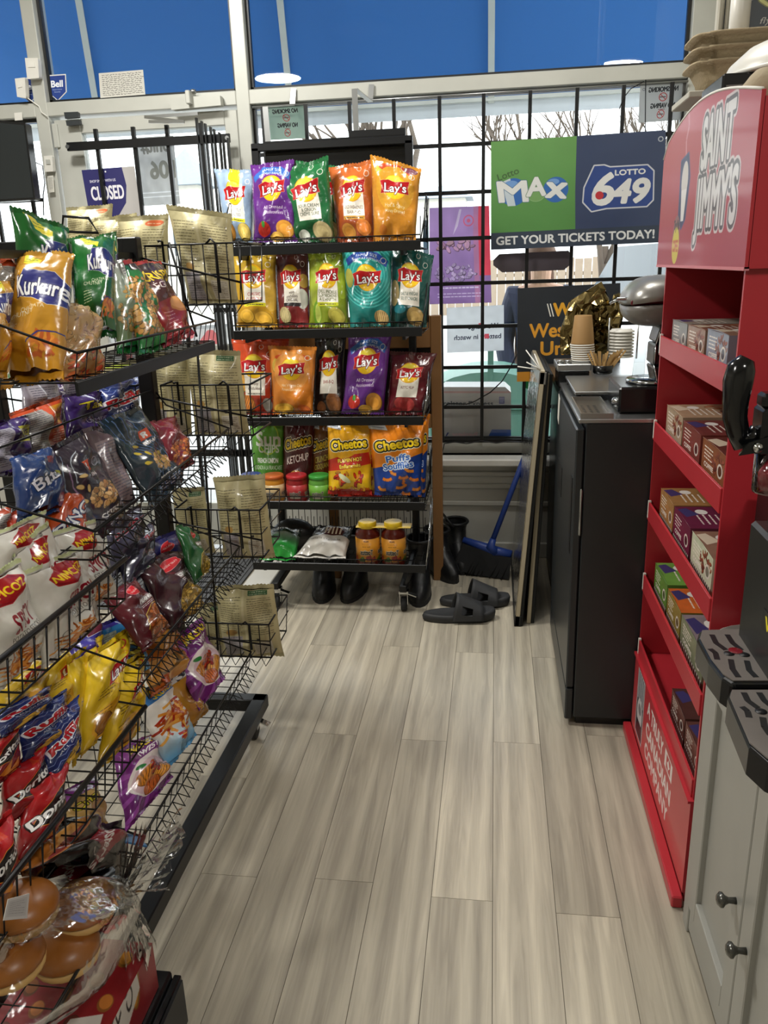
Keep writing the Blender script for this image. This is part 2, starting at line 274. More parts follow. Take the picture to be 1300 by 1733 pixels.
def art_bags():
    A = {}
    ch = lambda: (F_(30, 130, 18, 14), F_(70, 134, 22, 14, .2))
    A['light'] = lambda: lays('9db4d0', '8fa8c4', ['LIGHTLY', 'SALTED'], '6a7480', strip='e8da28', food=(E_(50, 20, 14, 30, 'e4d82a'), E_(50, 24, 14, 30, 'e4d82a'), F_(24, 130, 20, 16, 0, 'c88a34'), F_(74, 130, 22, 18, .3, 'cdb45c')))
    A['alld'] = lambda: lays('6a2f8c', '4c1c68', ['All Dressed', 'Assaisonnées'], 'f4eef4', panel=None, fam='3c6cc0', food=(E_(28, 128, 15, 13, 'b5281e'), E_(28, 120, 4, 6, '3c8a34'), F_(76, 128, 20, 17, .3, 'c88a34'), F_(56, 142, 16, 9, 0, 'd8a84a')))
    A['sour'] = lambda: lays('1f6e3c', '154c2a', ['SOUR CREAM', '& ONION', 'CRÈME SURE'], '3c4a3c', food=(F_(74, 132, 24, 18, .2, 'b8a878'), F_(28, 138, 14, 12, 0, 'd8dcd0')))
    A['bbqo'] = lambda: lays('c8682c', '8c3c1c', ['OLD FASHIONED', 'BAR-B-Q'], '5c4a3a', strip='c8923a', food=(F_(34, 132, 20, 14, .4, 'c88a3c'), F_(74, 126, 20, 16, .2, 'cf7a34')))
    A['hot'] = lambda: lays('d8922c', 'c07e24', ['Hot & Spicy', 'Honey Dressed'], 'f8e8c0', panel=None, circle='dca030', food=(E_(20, 26, 10, 11, 'b8b83c'), E_(50, 18, 34, 9, 'c84c24'), E_(24, 132, 9, 9, 'b86c24'), E_(80, 12, 14, 7, '7a3c50')))
    A['classic'] = lambda: lays('b8962a', 'b8861e', ['CLASSIC', 'CLASSIQUE'], 'b01c24', strip='d8d024', food=ch() + (E_(90, 90, 16, 30, 'c8a03c'),))
    A['wavyo'] = lambda: lays('5c2a28', '8c2a2c', ['wavy', 'ondulées', 'ORIGINAL'], '3c2a28', strip='2c2428', food=(F_(26, 128, 20, 16, .4, 'd8c890', True), E_(82, 96, 16, 20, 'c8c8bc'), E_(86, 60, 14, 14, 'a8863c')))
    A['dill'] = lambda: lays('8ca02c', '7c8c1e', ['DILL PICKLE', 'CORNICHONS', "À L'ANETH"], '4a5a24', strip='c8cc2a', food=(E_(14, 60, 12, 50, 'a8b83c'), E_(22, 124, 10, 22, '6c9a24', .0), E_(24, 124, 7, 17, 'c0d060'), F_(72, 130, 22, 16, .3, 'b8b04c'), E_(88, 70, 14, 26, '9ab02c')))
    A['teal'] = lambda: lays('2a9c94', '1c7470', [], 'ffffff', panel=None, fam='2c4c9c', swirl='4ab8b0', food=(F_(80, 134, 18, 14, .3, 'c8a86c', True), E_(10, 60, 9, 18, 'a8a84c')), ly=60)
    A['salt'] = lambda: lays('1f5a54', '163e3c', ['SALT & VINEGAR', 'SEL ET VINAIGRE'], '3c5a54', food=(F_(70, 130, 24, 18, .3, 'a88c54'), E_(12, 88, 12, 24, 'a89464'), E_(28, 118, 16, 8, '2c7a84')))
    A['wavyr'] = lambda: lays('cc4a24', 'a02e1c', ['wavy', 'ondulées'], '3c2420', strip='e8e0d0', food=(F_(28, 128, 22, 18, .4, 'c87a34', True), F_(20, 84, 14, 22, .1, 'd09a44'), E_(82, 130, 13, 14, 'a8a49c')))
    A['honey'] = lambda: lays('e08a34', 'c87420', ["Hot 'n' Sweet Chili", 'Piment fort et miel'], 'fbe8c8', panel=None, circle='e49a4c', food=(F_(18, 44, 12, 18, .2, 'd8b04a'), E_(50, 26, 36, 9, 'd8582c'), F_(30, 138, 26, 12, 0, 'd8a83c'), F_(80, 140, 16, 10, .3, 'c8642a')))
    A['bbq'] = lambda: lays('1c1818', '241a16', ['BAR-B-Q'], '8c2420', food=(F_(68, 128, 24, 20, .4, '8c5a34'), F_(30, 136, 14, 12, .2, '7a4c2c'), E_(72, 14, 20, 12, '3c3434')))
    A['ketch'] = lambda: lays('5a1c22', '6e1c28', ['KETCHUP'], '5a2024', food=(F_(50, 126, 30, 18, .2, 'a83c3c'), F_(30, 142, 16, 9, 0, '8c2c30')))
    A['sun'] = lambda: sun()
    def sun():
        a = Art(100, 150, '5c9a34'); a.grad('6cae3c', '3c7a2a', 0, 150); a.ring(58, 40, 30, 3, 'a8c83c'); a.text('Sun', 56, 40, 26, 'e0e6da', w=72, bold=1.4); a.text('CHIPS', 58, 58, 15, 'd4dccc', w=60, bold=.9); a.text('FRENCH ONION', 54, 80, 9, 'f4f8ee', w=64, bold=.6); a.text('OIGNON À LA FRANÇAISE', 54, 93, 8, 'f4f8ee', w=86, bold=.4)
        for x in (52, 60, 68): a.chip(x, 118, 16, 10, .4, 'd8a83c', True)
        return a.mottle(.14)
    A['cketch'] = lambda: cheese('4e1a1c', '3a1416', lambda a: (a.ell(48, 112, 22, 14, 'b8863c'), a.pile(50, 132, 30, 12, ['8c2c20', '7a2018'], 16, 7, .4, 3)), [('KETCHUP', 76, 14, 'f0e0d8', ('2a0c0c', 1), 68)])
    A['ccrun'] = lambda: cheese('7a4a1c', '8c3a1a', lambda a: a.pile(50, 124, 36, 22, ['b8541e', 'c86c24', '9c3c18'], 26, 8, .45, 6), [('CRUNCHY', 74, 12, 'd8c050', ('3a2010', 1), 60), ('CROQUANT', 88, 10, 'd8c050', ('3a2010', 1), 60)])
    A['cflam'] = lambda: cheese('e8a81c', 'e8c01e', lambda a: (a.poly([(0, 82), (24, 74), (40, 80), (64, 66), (96, 60), (100, 84), (66, 92), (30, 100), (0, 104)], 'c8301c'), a.pile(50, 116, 34, 16, ['d8401c', 'd88a2c', 'c8301c'], 22, 7, .45, 2), a.ell(40, 116, 16, 6, 'e8ecc0', .5), a.rect(0, 138, 100, 12, 'b5241c'), a.pile(50, 138, 50, 3, ['d8641c', 'e8a01c'], 24, 4, .6, 8)), [('FLAMIN HOT', 78, 8, 'f6e04a', ('8c1410', 1), 56), ('Enflammés', 90, 8, 'f6e04a', ('8c1410', 1), 48)])
    A['cpuff'] = lambda: puffs()
    def puffs():
        def ex(a):
            a.poly([(0, 96), (40, 88), (100, 64), (100, 150), (0, 150)], '1f3f8c')
            for i, (x, y, t) in enumerate(((30, 112, .5), (48, 100, 1.4), (64, 108, .4), (80, 94, 1.1), (74, 124, 1.9), (56, 128, .2), (88, 112, .8), (90, 132, .2), (70, 142, .7), (22, 132, 1.2))):
                q = [(x + 11 * math.cos(t + k), y + 7 * math.sin(t + k)) for k in (0, .7, 1.4, 2.1)]; a.line(q, 6.5, 'a8501c'); a.line(q, 5.2, ['dc7c28', 'e08c34'][i % 2])
        return cheese('e8861c', 'e8861c', ex, [('Puffs', 74, 13, '3468c0', ('e8f0f8', 1.6), 46), ('Soufflés', 89, 13, '3468c0', ('e8f0f8', 1.6), 60)])
    A['smartg'] = lambda: plainbag('1c1c1c', '2c8a3a', 'smartfood', 'f0f0ec', 18, 14, 86, -.06, None, (lambda a: a.grad('8c948c', '2c9a3c', 40, 100, a.mask([(0, 44), (100, 40), (100, 150), (0, 150)])),))
    A['smartw'] = lambda: plainbag('1c1a18', '1c1a18', 'smartfood', 'f0f0ec', 18, 14, 86, -.06, None, (lambda a: a.poly([(0, 72), (60, 56), (100, 66), (100, 150), (0, 150)], 'e0dcd4'), lambda a: a.poly([(30, 28), (88, 26), (82, 62), (38, 64)], '4a1c18'), lambda a: [a.rect(38 + i * 9, 32, 4, 26, 'd8c8b0') for i in range(5)]), sub=('WHITE CHEDDAR', 84, 7, '5a524a', 66))
    A['kurky'] = lambda: kurk('c8922a', 'b8801e'); A['kurkg'] = lambda: kurk('1f6a2c', '1a5224')
    A['noodle'] = lambda: plainbag('b89a6c', 'a8743e', None, '', food=(P_(50, 60, 48, 60, ['c8a878', 'b08a54', '9c7440'], n=120, sz=5, asp=.35, seed=4, box=True), P_(56, 128, 44, 22, ['c8552a', 'd8703a', 'b03c1c'], n=40, sz=6, asp=.6, seed=9, box=True)))
    A['greyb'] = lambda: plainbag('8a8c86', '6c8a5c', None, '', panel=(30, 6, 62, 130, 'a0a098'), food=(P_(20, 90, 16, 40, ['c8a468', 'b08a4c'], n=40, sz=4.5, seed=3), E_(50, 146, 60, 12, '1f6e34')))
    A['chick'] = lambda: plainbag('1f6e34', '1f6e34', None, '', food=(P_(50, 72, 48, 52, ['c8944c', 'd8a864', 'b07c38'], n=190, sz=5.5, asp=.9, seed=3, box=True), E_(50, 142, 60, 16, '1f7a38'), E_(50, 4, 60, 14, '1f6a34')))
    A['crisp'] = lambda: plainbag('2c2426', '8c2026', 'CRISPS', 'e8c424', 34, 20, 74, .0, ('1c1416', 1), (lambda a: a.poly([(0, 84), (60, 78), (100, 96), (100, 150), (0, 150)], '96242a'), E_(72, 92, 24, 15, 'c07a3c', .3), E_(70, 90, 20, 12, 'd8985a', .3), lambda a: a.rect(0, 0, 100, 7, 'b83c34'), lambda a: a.lines(22, 100, 30, 7, 6, 'd8a0a0', 1.6)), sub=('LÉGUMES', 56, 13, 'e4dcd4', 62))
    A['oran'] = lambda: plainbag('b84c28', 'a83c20', None, '', panel=(10, 40, 80, 90, 'a8a49c'))
    A['orant'] = lambda: plainbag('c8481c', 'a8381a', None, '', panel=(0, 16, 52, 140, '9c9894'), food=(lambda a: a.rect(60, 16, 34, 42, 'd8941c'), lambda a: a.text('TAKIS', 77, 30, 12, 'c84c1c', w=28, bold=.6), lambda a: a.lines(62, 44, 30, 2, 5, 'b83c14', 1.6), lambda a: a.lines(62, 74, 30, 6, 5, 'e8b8a0', 1.4)))
    A['takp'] = lambda: plainbag('3c2468', '2c1850', None, '', panel=(-10, 30, 50, 120, '9c98a4'), food=(lambda a: a.rect(58, 30, 34, 44, 'b8b43c'), lambda a: a.text('THIS', 75, 44, 11, '3c2468', w=26, bold=.6), lambda a: a.text('BAG', 75, 60, 11, '3c2468', w=24, bold=.6)))
    A['takf'] = lambda: plainbag('3a2364', '2a184c', 'Takis', 'd8c830', 44, 24, 60, -.12, ('1c1034', 1.6), sub=('GAMER', 92, 10, 'b8b0c8', 44))
    A['takg'] = lambda: plainbag('9a94a0', '8a8494', None, '', panel=(8, 10, 60, 130, 'a49ea8'), food=(lambda a: a.rect(74, 0, 26, 150, '3a2364'), lambda a: a.text('TAKIS', 87, 40, 12, 'f0ecf4', w=50, rot=1.45, bold=.5)))
    A['silver'] = lambda: plainbag('b8b8bc', '9a9aa0', None, '', panel=(14, 20, 66, 110, 'd0ccd0'), food=(lambda a: a.rect(60, 0, 40, 60, '2c2a5c'),))
    A['ruff'] = ruff; A['dor'] = dor; A['yel'] = laysyel; A['rifp'] = lambda: rifai('2e2430'); A['rifb'] = lambda: rifai('22303a', True)
    A['rifk'] = lambda: plainbag('5c4c50', '4a3c42', None, '', panel=(12, 30, 60, 110, '7a6a6c'), food=(lambda a: a.rect(82, 0, 18, 150, '2e2430'), P_(88, 90, 8, 30, ['c99a5e', 'd8b24a'], n=14, sz=5, seed=3)))
    A['rednut'] = lambda: plainbag('7a1f2c', '6a1824', 'NUTS', 'b88c90', 56, 12, 44, 0, None, (P_(52, 112, 44, 32, ['b8622c', 'a84c24', 'c8783c'], n=90, sz=5.5, asp=.8, seed=5),))
    A['bits'] = lambda: plainbag('1f3f7c', '172c58', 'Bits', 'e8e4ec', 84, 26, 60, -.4, ('10182c', 2), (lambda a: a.rect(56, 34, 20, 14, '8c2c3c'), E_(84, 76, 14, 12, 'a8a82c')))
    A['ring'] = lambda: plainbag('c8501c', 'b04016', 'RING', 'e8ecf0', 66, 28, 84, -.3, ('2a2c5c', 2.6), sub=('OLOS', 100, 22, 'e8ecf0', 60))
    A['redor'] = lambda: plainbag('c03c1c', 'a82e18', None, ''); A['nim'] = nimco
    A['hchan'] = lambda: hald('5e1a24', ['b5622a', 'c8783c', 'a04c1c'], 'PEANUT', 3, 90, 6, .85); A['hcorn'] = lambda: hald('3c1c24', ['c8a04c', 'd8b45c', 'b08438'], 'CORNFLAKES', 4, 110, 6, .4)
    A['hgreen'] = lambda: hald('1f5a2c', ['b89a3c', 'a8862c', 'c8aa50'], 'BHEL', 5, 140, 3.2, .6); A['hblue'] = lambda: hald('2c2a6c', ['b8a04c', 'a88c38', '8c8c3c'], 'MIX', 6, 90, 5, .6)
    A['dark'] = lambda: plainbag('4c4a5c', '2c2a3a', 'Ruffles', '9c2430', 44, 20, 80, -.2, ('a8a4b4', 2))  # ridged chip bag print with shade mixed into its colours
    A['snak'] = snak; A['fries'] = fries
    A['gold'] = lambda: plainbag('b8842c', '9c6c22', None, '', food=(lambda a: a.rect(0, 0, 100, 44, 'c8c8c8'), lambda a: a.pile(50, 20, 48, 20, ['f0f0f0', '50505a', '9c9ca4'], 40, 8, .5, 4, True), E_(58, 104, 34, 30, 'a8743a'), P_(58, 104, 28, 26, ['c8944c', '9c6a2c', 'd8ac64'], n=60, sz=6, asp=.3, seed=8)))
    A['blueS'] = lambda: plainbag('1f5a8c', '3c94c0', 'S', 'e8d82c', 70, 64, 50, .0, ('14202c', 3), (lambda a: a.rect(0, 30, 26, 120, '8c9488'), lambda a: a.lines(3, 36, 20, 20, 5, '50564c', 1.2), lambda a: a.rect(0, 0, 100, 18, '2c2a7c')))
    A['peach'] = lambda: plainbag('c87a2c', 'a8521c', None, '', food=(lambda a: a.rect(0, 0, 100, 40, '2c2a7c'), P_(50, 92, 50, 50, ['d8842c', 'c85a24', 'e0a04c'], n=16, sz=22, asp=.85, seed=2, box=True)))
    A['berry'] = lambda: plainbag('2c4c9c', '4a2c8c', None, '', food=(lambda a: a.poly([(30, 40), (80, 30), (86, 70), (36, 80)], '6c2c3c', ('c8c4d0', 2)), lambda a: a.rect(10, 20, 18, 30, '3ca0a8')))
    A['crispy'] = lambda: plainbag('c8a86c', 'b8904c', 'Crispers', 'd0c42c', 60, 24, 86, -.3, ('3c3414', 2), (lambda a: a.rect(0, 0, 100, 40, '6c2c74'),))
    for i, l in enumerate(('green', 'orange', 'lime', None)): A['be%d' % i] = (lambda l=l, i=i: beige(l, i + 1))
    return A
# ---------------------------------------------------------------- materials
_M = {}
def _nodes(name):
    m = bpy.data.materials.new(name); m.use_nodes = True; nt = m.node_tree; return m, nt, nt.nodes['Principled BSDF']
def mat(key, col=None, rough=.5, metal=0, var=.1, vs=9, bump=0, bs=80, coat=0, trans=0, emit=0, sub=0, spec=.5):
    if key in _M: return _M[key]
    m, nt, p = _nodes(key); N, L = nt.nodes, nt.links
    c = lin(col)
    tc = N.new('ShaderNodeTexCoord'); no = N.new('ShaderNodeTexNoise'); no.inputs['Scale'].default_value = vs; no.inputs['Detail'].default_value = 4
    L.new(tc.outputs['Object'], no.inputs['Vector'])
    mx = N.new('ShaderNodeMix'); mx.data_type = 'RGBA'
    mx.inputs[6].default_value = tuple(np.clip(np.array(c[:3]) * (1 - var), 0, 1)) + (1,); mx.inputs[7].default_value = tuple(np.clip(np.array(c[:3]) * (1 + var), 0, 1)) + (1,)
    L.new(no.outputs['Fac'], mx.inputs[0]); L.new(mx.outputs[2], p.inputs['Base Color'])
    p.inputs['Roughness'].default_value = rough; p.inputs['Metallic'].default_value = metal; p.inputs['Specular IOR Level'].default_value = spec
    if coat: p.inputs['Coat Weight'].default_value = coat; p.inputs['Coat Roughness'].default_value = .12
    if trans: p.inputs['Transmission Weight'].default_value = trans
    if emit: p.inputs['Emission Color'].default_value = c; p.inputs['Emission Strength'].default_value = emit
    if bump:
        n2 = N.new('ShaderNodeTexNoise'); n2.inputs['Scale'].default_value = bs; n2.inputs['Detail'].default_value = 3; L.new(tc.outputs['Object'], n2.inputs['Vector'])
        bp = N.new('ShaderNodeBump'); bp.inputs['Strength'].default_value = bump; bp.inputs['Distance'].default_value = .004; L.new(n2.outputs['Fac'], bp.inputs['Height']); L.new(bp.outputs[0], p.inputs['Normal'])
    _M[key] = m; return m
PAL = dict(white_paint=('dcdad2', .5), alu=('c4c5bd', .42, .2), alu_dark=('3c4043', .4, .3), black_steel=('17181a', .38, .3), black_wire=('141416', .35, .4), knee=('bdbcb4', .6), ceiling=('cfcdc6', .8),
    wall=('bdb9aa', .7), cab_grey=('9a9992', .36), cab_edge=('c9c7be', .35), red_card=('b02c35', .34), red_in=('98242c', .45), cooler=('24282b', .34), cooler_dark=('0e1012', .4), steel=('aeb0b0', .28, .9), chrome=('c4c6c8', .12, 1),
    wood=('8a6238', .55), wood_pale=('b99a6c', .6), rubber=('1c1d1f', .7), slipper=('2a2b2d', .62), boot=('111214', .5), blue_plastic=('24408c', .4), bristle=('0f1012', .8), black_plastic=('121315', .25), black_gloss=('0b0c0e', .12),
    grey_plastic=('77746f', .35), beige_card=('a3947a', .85), kraft=('a8834e', .7), paper=('e4e2da', .7), white_plastic=('e2e0d8', .35), asphalt=('a8a8a6', .9), mat_grey=('5c5d5f', .95), foam=('151617', .7), board=('b8ac92', .6), navy=('232b44', .8), jeans=('4a5a78', .85), skin=('c49a80', .55), hair=('5a3c26', .7),
    car_white=('e6e8ea', .2), car_blue=('7f93b0', .25), car_glass=('2c3a42', .08), tyre=('1a1a1a', .8), roof_tile=('8f9aa6', .8), stucco=('d8d4c8', .9), bark=('5e5348', .9), fence=('9a8a78', .9), bin_green=('5f8f80', .5), navy_print=('2a2a6a', .5), lid_yellow=('d8b41e', .35), salsa=('5c1c10', .2), dip_y=('c8862a', .3), dip_r=('8c1c20', .3), dip_g=('5c9a3c', .3), gold_foil=('7a6c48', .22, .85), cup=('a07c4c', .7), stir=('b8935c', .75), tap_black=('0d0e10', .16), bun=('a8641f', .45), dough=('d8b67a', .7), duct=('b8b4a6', .6))
def M(k):
    if k in _M: return _M[k]
    t = PAL[k]; return mat(k, t[0], t[1], t[2] if len(t) > 2 else 0)
def glassmat(key, tint=(1, 1, 1), refl=1.0, rough=.0, bump=0):
    if key in _M: return _M[key]
    m, nt, p = _nodes(key); N, L = nt.nodes, nt.links; N.remove(p); out = N['Material Output']
    t = N.new('ShaderNodeBsdfTransparent'); t.inputs[0].default_value = tuple(tint) + (1,); g = N.new('ShaderNodeBsdfGlossy'); g.inputs['Roughness'].default_value = rough
    f = N.new('ShaderNodeFresnel'); f.inputs[0].default_value = 1.5; mu = N.new('ShaderNodeMath'); mu.operation = 'MULTIPLY'; mu.inputs[1].default_value = refl
    mx = N.new('ShaderNodeMixShader'); L.new(f.outputs[0], mu.inputs[0]); L.new(mu.outputs[0], mx.inputs[0]); L.new(t.outputs[0], mx.inputs[1]); L.new(g.outputs[0], mx.inputs[2]); L.new(mx.outputs[0], out.inputs[0])
    if bump:
        tc = N.new('ShaderNodeTexCoord'); n2 = N.new('ShaderNodeTexNoise'); n2.inputs['Scale'].default_value = 28; L.new(tc.outputs['Object'], n2.inputs['Vector'])
        bp = N.new('ShaderNodeBump'); bp.inputs['Strength'].default_value = bump; bp.inputs['Distance'].default_value = .01; L.new(n2.outputs['Fac'], bp.inputs['Height']); L.new(bp.outputs[0], g.inputs['Normal']); L.new(bp.outputs[0], f.inputs['Normal'])
    _M[key] = m; return m
def printmat(key, img, rough=.45, coat=0, bump=0, bs=30, trl=0):
    if key in _M: return _M[key]
    m, nt, p = _nodes(key); N, L = nt.nodes, nt.links
    t = N.new('ShaderNodeTexImage'); t.image = img; t.extension = 'EXTEND'; L.new(t.outputs[0], p.inputs['Base Color']); p.inputs['Roughness'].default_value = rough
    if coat: p.inputs['Coat Weight'].default_value = coat; p.inputs['Coat Roughness'].default_value = .1
    if bump:
        tc = N.new('ShaderNodeTexCoord'); n2 = N.new('ShaderNodeTexNoise'); n2.inputs['Scale'].default_value = bs; n2.inputs['Detail'].default_value = 2; L.new(tc.outputs['Object'], n2.inputs['Vector'])
        bp = N.new('ShaderNodeBump'); bp.inputs['Strength'].default_value = bump; bp.inputs['Distance'].default_value = .006; L.new(n2.outputs['Fac'], bp.inputs['Height']); L.new(bp.outputs[0], p.inputs['Normal'])
    if trl:
        tr = N.new('ShaderNodeBsdfTranslucent'); L.new(t.outputs[0], tr.inputs[0]); mx = N.new('ShaderNodeMixShader'); mx.inputs[0].default_value = trl
        L.new(p.outputs[0], mx.inputs[1]); L.new(tr.outputs[0], mx.inputs[2]); L.new(mx.outputs[0], N['Material Output'].inputs[0])
    _M[key] = m; return m
# ---------------------------------------------------------------- objects and mesh builder
_W = {}
def tag(o, label=None, cat=None, group=None, kind=None):
    if label: o['label'] = label
    if cat: o['category'] = cat
    if group: o['group'] = group
    if kind: o['kind'] = kind
    return o
def emp(name, loc, label=None, cat=None, group=None, kind=None):
    o = bpy.data.objects.new(name, None); COL.objects.link(o); o.location = loc; o.empty_display_size = .05; _W[o.name] = Vector(loc); return tag(o, label, cat, group, kind)
class MB:
    def __init__(s): s.v, s.f, s.uv, s.mi, s.sm = [], [], [], [], []
    def add(s, vs, fs, uvs=None, mi=0, sm=False):
        b = len(s.v); s.v += [tuple(v) for v in vs]
        for k, f in enumerate(fs): s.f.append([b + i for i in f]); s.uv.append(uvs[k] if uvs else None); s.mi.append(mi); s.sm.append(sm)
        return s
    def box(s, x0, x1, y0, y1, z0, z1):
        return s.add([(x0, y0, z0), (x1, y0, z0), (x1, y1, z0), (x0, y1, z0), (x0, y0, z1), (x1, y0, z1), (x1, y1, z1), (x0, y1, z1)], [(0, 3, 2, 1), (4, 5, 6, 7), (0, 1, 5, 4), (1, 2, 6, 5), (2, 3, 7, 6), (3, 0, 4, 7)])
    def quad(s, BL, BR, TR, TL, t, mi=0, side=1):        # a slab: its front is the quad (uv 0..1), material 0; edges and back take material `side`
        BL, BR, TR, TL = map(Vector, (BL, BR, TR, TL)); n = (BR - BL).cross(TL - BL).normalized(); k = -n * t
        vs = [BL, BR, TR, TL, BL + k, BR + k, TR + k, TL + k]
        s.add(vs[:4], [(0, 1, 2, 3)], [[(0, 0), (1, 0), (1, 1), (0, 1)]], mi)
        return s.add(vs, [(7, 6, 5, 4), (0, 4, 5, 1), (1, 5, 6, 2), (2, 6, 7, 3), (3, 7, 4, 0)], None, side)
    def bar(s, p, q, w, h, up=(0, 0, 1)):
        p, q = Vector(p), Vector(q); d = (q - p).normalized(); u = Vector(up); a = d.cross(u)
        if a.length < 1e-4: a = d.cross(Vector((1, 0, 0)))
        a = a.normalized() * w / 2; b = a.cross(d).normalized() * h / 2
        return s.add([p - a - b, p + a - b, p + a + b, p - a + b, q - a - b, q + a - b, q + a + b, q - a + b], [(0, 3, 2, 1), (4, 5, 6, 7), (0, 1, 5, 4), (1, 2, 6, 5), (2, 3, 7, 6), (3, 0, 4, 7)])
    def path(s, pts, r, n=6, cap=True, closed=False):
        pts = [Vector(p) for p in pts]; N = len(pts); rs = r if isinstance(r, (list, tuple)) else [r] * N; vs = []; pa = None
        for i, p in enumerate(pts):
            d = (pts[min(i + 1, N - 1)] - pts[max(i - 1, 0)]) if not closed else (pts[(i + 1) % N] - pts[i - 1])
            d = d.normalized() if d.length > 1e-9 else Vector((0, 0, 1))
            if pa is None: a = d.cross(Vector((0, 0, 1)) if abs(d.z) < .9 else Vector((1, 0, 0))).normalized()
            else:
                a = pa - d * pa.dot(d); a = a.normalized() if a.length > 1e-6 else d.orthogonal().normalized()
            pa = a; b = d.cross(a)
            for k in range(n): t = 2 * math.pi * k / n; vs.append(p + (a * math.cos(t) + b * math.sin(t)) * rs[i])
        fs = [(i * n + k, i * n + (k + 1) % n, (i + 1) * n + (k + 1) % n, (i + 1) * n + k) for i in range(N - 1) for k in range(n)]
        if closed: fs += [((N - 1) * n + k, (N - 1) * n + (k + 1) % n, (k + 1) % n, k) for k in range(n)]
        elif cap: fs += [tuple(range(n - 1, -1, -1)), tuple((N - 1) * n + k for k in range(n))]
        return s.add(vs, fs, None, 0, True)
    def tube(s, p, q, r, n=6): return s.path([p, q], r, n)
    def lathe(s, c, prof, n=20, axis='z', sm=True, arc=None, uvs=False):
        c = Vector(c); vs = []; m = len(prof)
        for r, h in prof:
            for k in range(n):
                t = 2 * math.pi * k / n; x, y = r * math.cos(t), r * math.sin(t)
                vs.append(c + (Vector((x, y, h)) if axis == 'z' else (Vector((h, x, y)) if axis == 'x' else Vector((y, h, x)))))
        fs = [(i * n + k, i * n + (k + 1) % n, (i + 1) * n + (k + 1) % n, (i + 1) * n + k) for i in range(m - 1) for k in range(n)]
        up = prof[-1][1] >= prof[0][1]
        if not up: fs = [f[::-1] for f in fs]
        uv = None
        if uvs: uv = [[(-(k / n) * uvs % 1.0001, i / (m - 1)), (-(k / n) * uvs % 1.0001 - uvs / n, i / (m - 1)), (-(k / n) * uvs % 1.0001 - uvs / n, (i + 1) / (m - 1)), (-(k / n) * uvs % 1.0001, (i + 1) / (m - 1))] for i in range(m - 1) for k in range(n)]
        s.add(vs, fs, uv, 0, sm)
        b = len(s.v) - len(vs)
        for j in (0, m - 1):
            if prof[j][0] > .0015: s.f.append([b + j * n + k for k in range(n)][::(-1 if (j == 0) == up else 1)]); s.uv.append(None); s.mi.append(0); s.sm.append(False)
        return s
    def prism(s, pts, vec, mi=0, uvs=None):
        pts = [Vector(p) for p in pts]; v = Vector(vec); n = len(pts); vs = pts + [p + v for p in pts]
        s.add(vs, [tuple(range(n))], [uvs] if uvs else None, mi)
        return s.add(vs, [tuple(range(2 * n - 1, n - 1, -1))] + [(i, i + n, (i + 1) % n + n, (i + 1) % n) for i in range(n)], None, 1 if uvs else mi)
    def ball(s, c, rx, ry, rz, n=14, m=9, f=None):
        vs = []; c = Vector(c)
        for i in range(m + 1):
            a = math.pi * i / m
            for k in range(n):
                t = 2 * math.pi * k / n; p = Vector((rx * math.sin(a) * math.cos(t), ry * math.sin(a) * math.sin(t), -rz * math.cos(a))); vs.append(c + (f(p) if f else p))
        return s.add(vs, [(i * n + k, i * n + (k + 1) % n, (i + 1) * n + (k + 1) % n, (i + 1) * n + k) for i in range(m) for k in range(n)], None, 0, True)
    def build(s, name, mats, parent=None, bevel=0, loc=None, sub=0, seg=1):
        ms = mats if isinstance(mats, (list, tuple)) else [mats]
        o_w = _W.get(parent.name, Vector((0, 0, 0))) if parent else Vector((0, 0, 0))
        if parent is None and loc is None and s.v:
            a = np.array(s.v); loc = ((a[:, 0].min() + a[:, 0].max()) / 2, (a[:, 1].min() + a[:, 1].max()) / 2, a[:, 2].min())
        org = Vector(loc) if loc is not None else o_w
        me = bpy.data.meshes.new(name); me.from_pydata([(v[0] - org.x, v[1] - org.y, v[2] - org.z) for v in s.v], [], s.f)
        for m in ms: me.materials.append(m)
        me.polygons.foreach_set('material_index', [min(i, len(ms) - 1) for i in s.mi]); me.polygons.foreach_set('use_smooth', s.sm)
        if any(u for u in s.uv):
            ul = me.uv_layers.new(name='UVMap'); k = 0
            for f, u in zip(s.f, s.uv):
                for j in range(len(f)): ul.data[k].uv = u[j] if u else (0, 0); k += 1
        me.update(); o = bpy.data.objects.new(name, me); COL.objects.link(o)
        if parent: o.parent = parent; o.location = org - o_w
        else: o.location = org
        _W[o.name] = org
        if bevel: b = o.modifiers.new('b', 'BEVEL'); b.width = bevel; b.segments = seg; b.limit_method = 'ANGLE'
        if sub: m_ = o.modifiers.new('s', 'SUBSURF'); m_.levels = sub; m_.render_levels = sub
        return o
def B(name, x0, x1, y0, y1, z0, z1, m, parent=None, bevel=0): return MB().box(min(x0, x1), max(x0, x1), min(y0, y1), max(y0, y1), min(z0, z1), max(z0, z1)).build(name, m, parent, bevel)
def sheet(name, q, t, img, side, parent=None, rough=.5, coat=0, flip=False, **k):       # flat printed sheet: q = BL, BR, TR, TL
    b = MB().quad(*q, t); m = printmat('print_' + img.name, img, rough, coat, **k)
    return b.build(name, [m, side], parent)
def pxq(px, **pl):                                       # TL TR BR BL pixels -> BL BR TR TL points on a plane
    p = [at(px[i], px[i + 1], **pl) for i in (0, 2, 4, 6)]; return [p[3], p[2], p[1], p[0]]
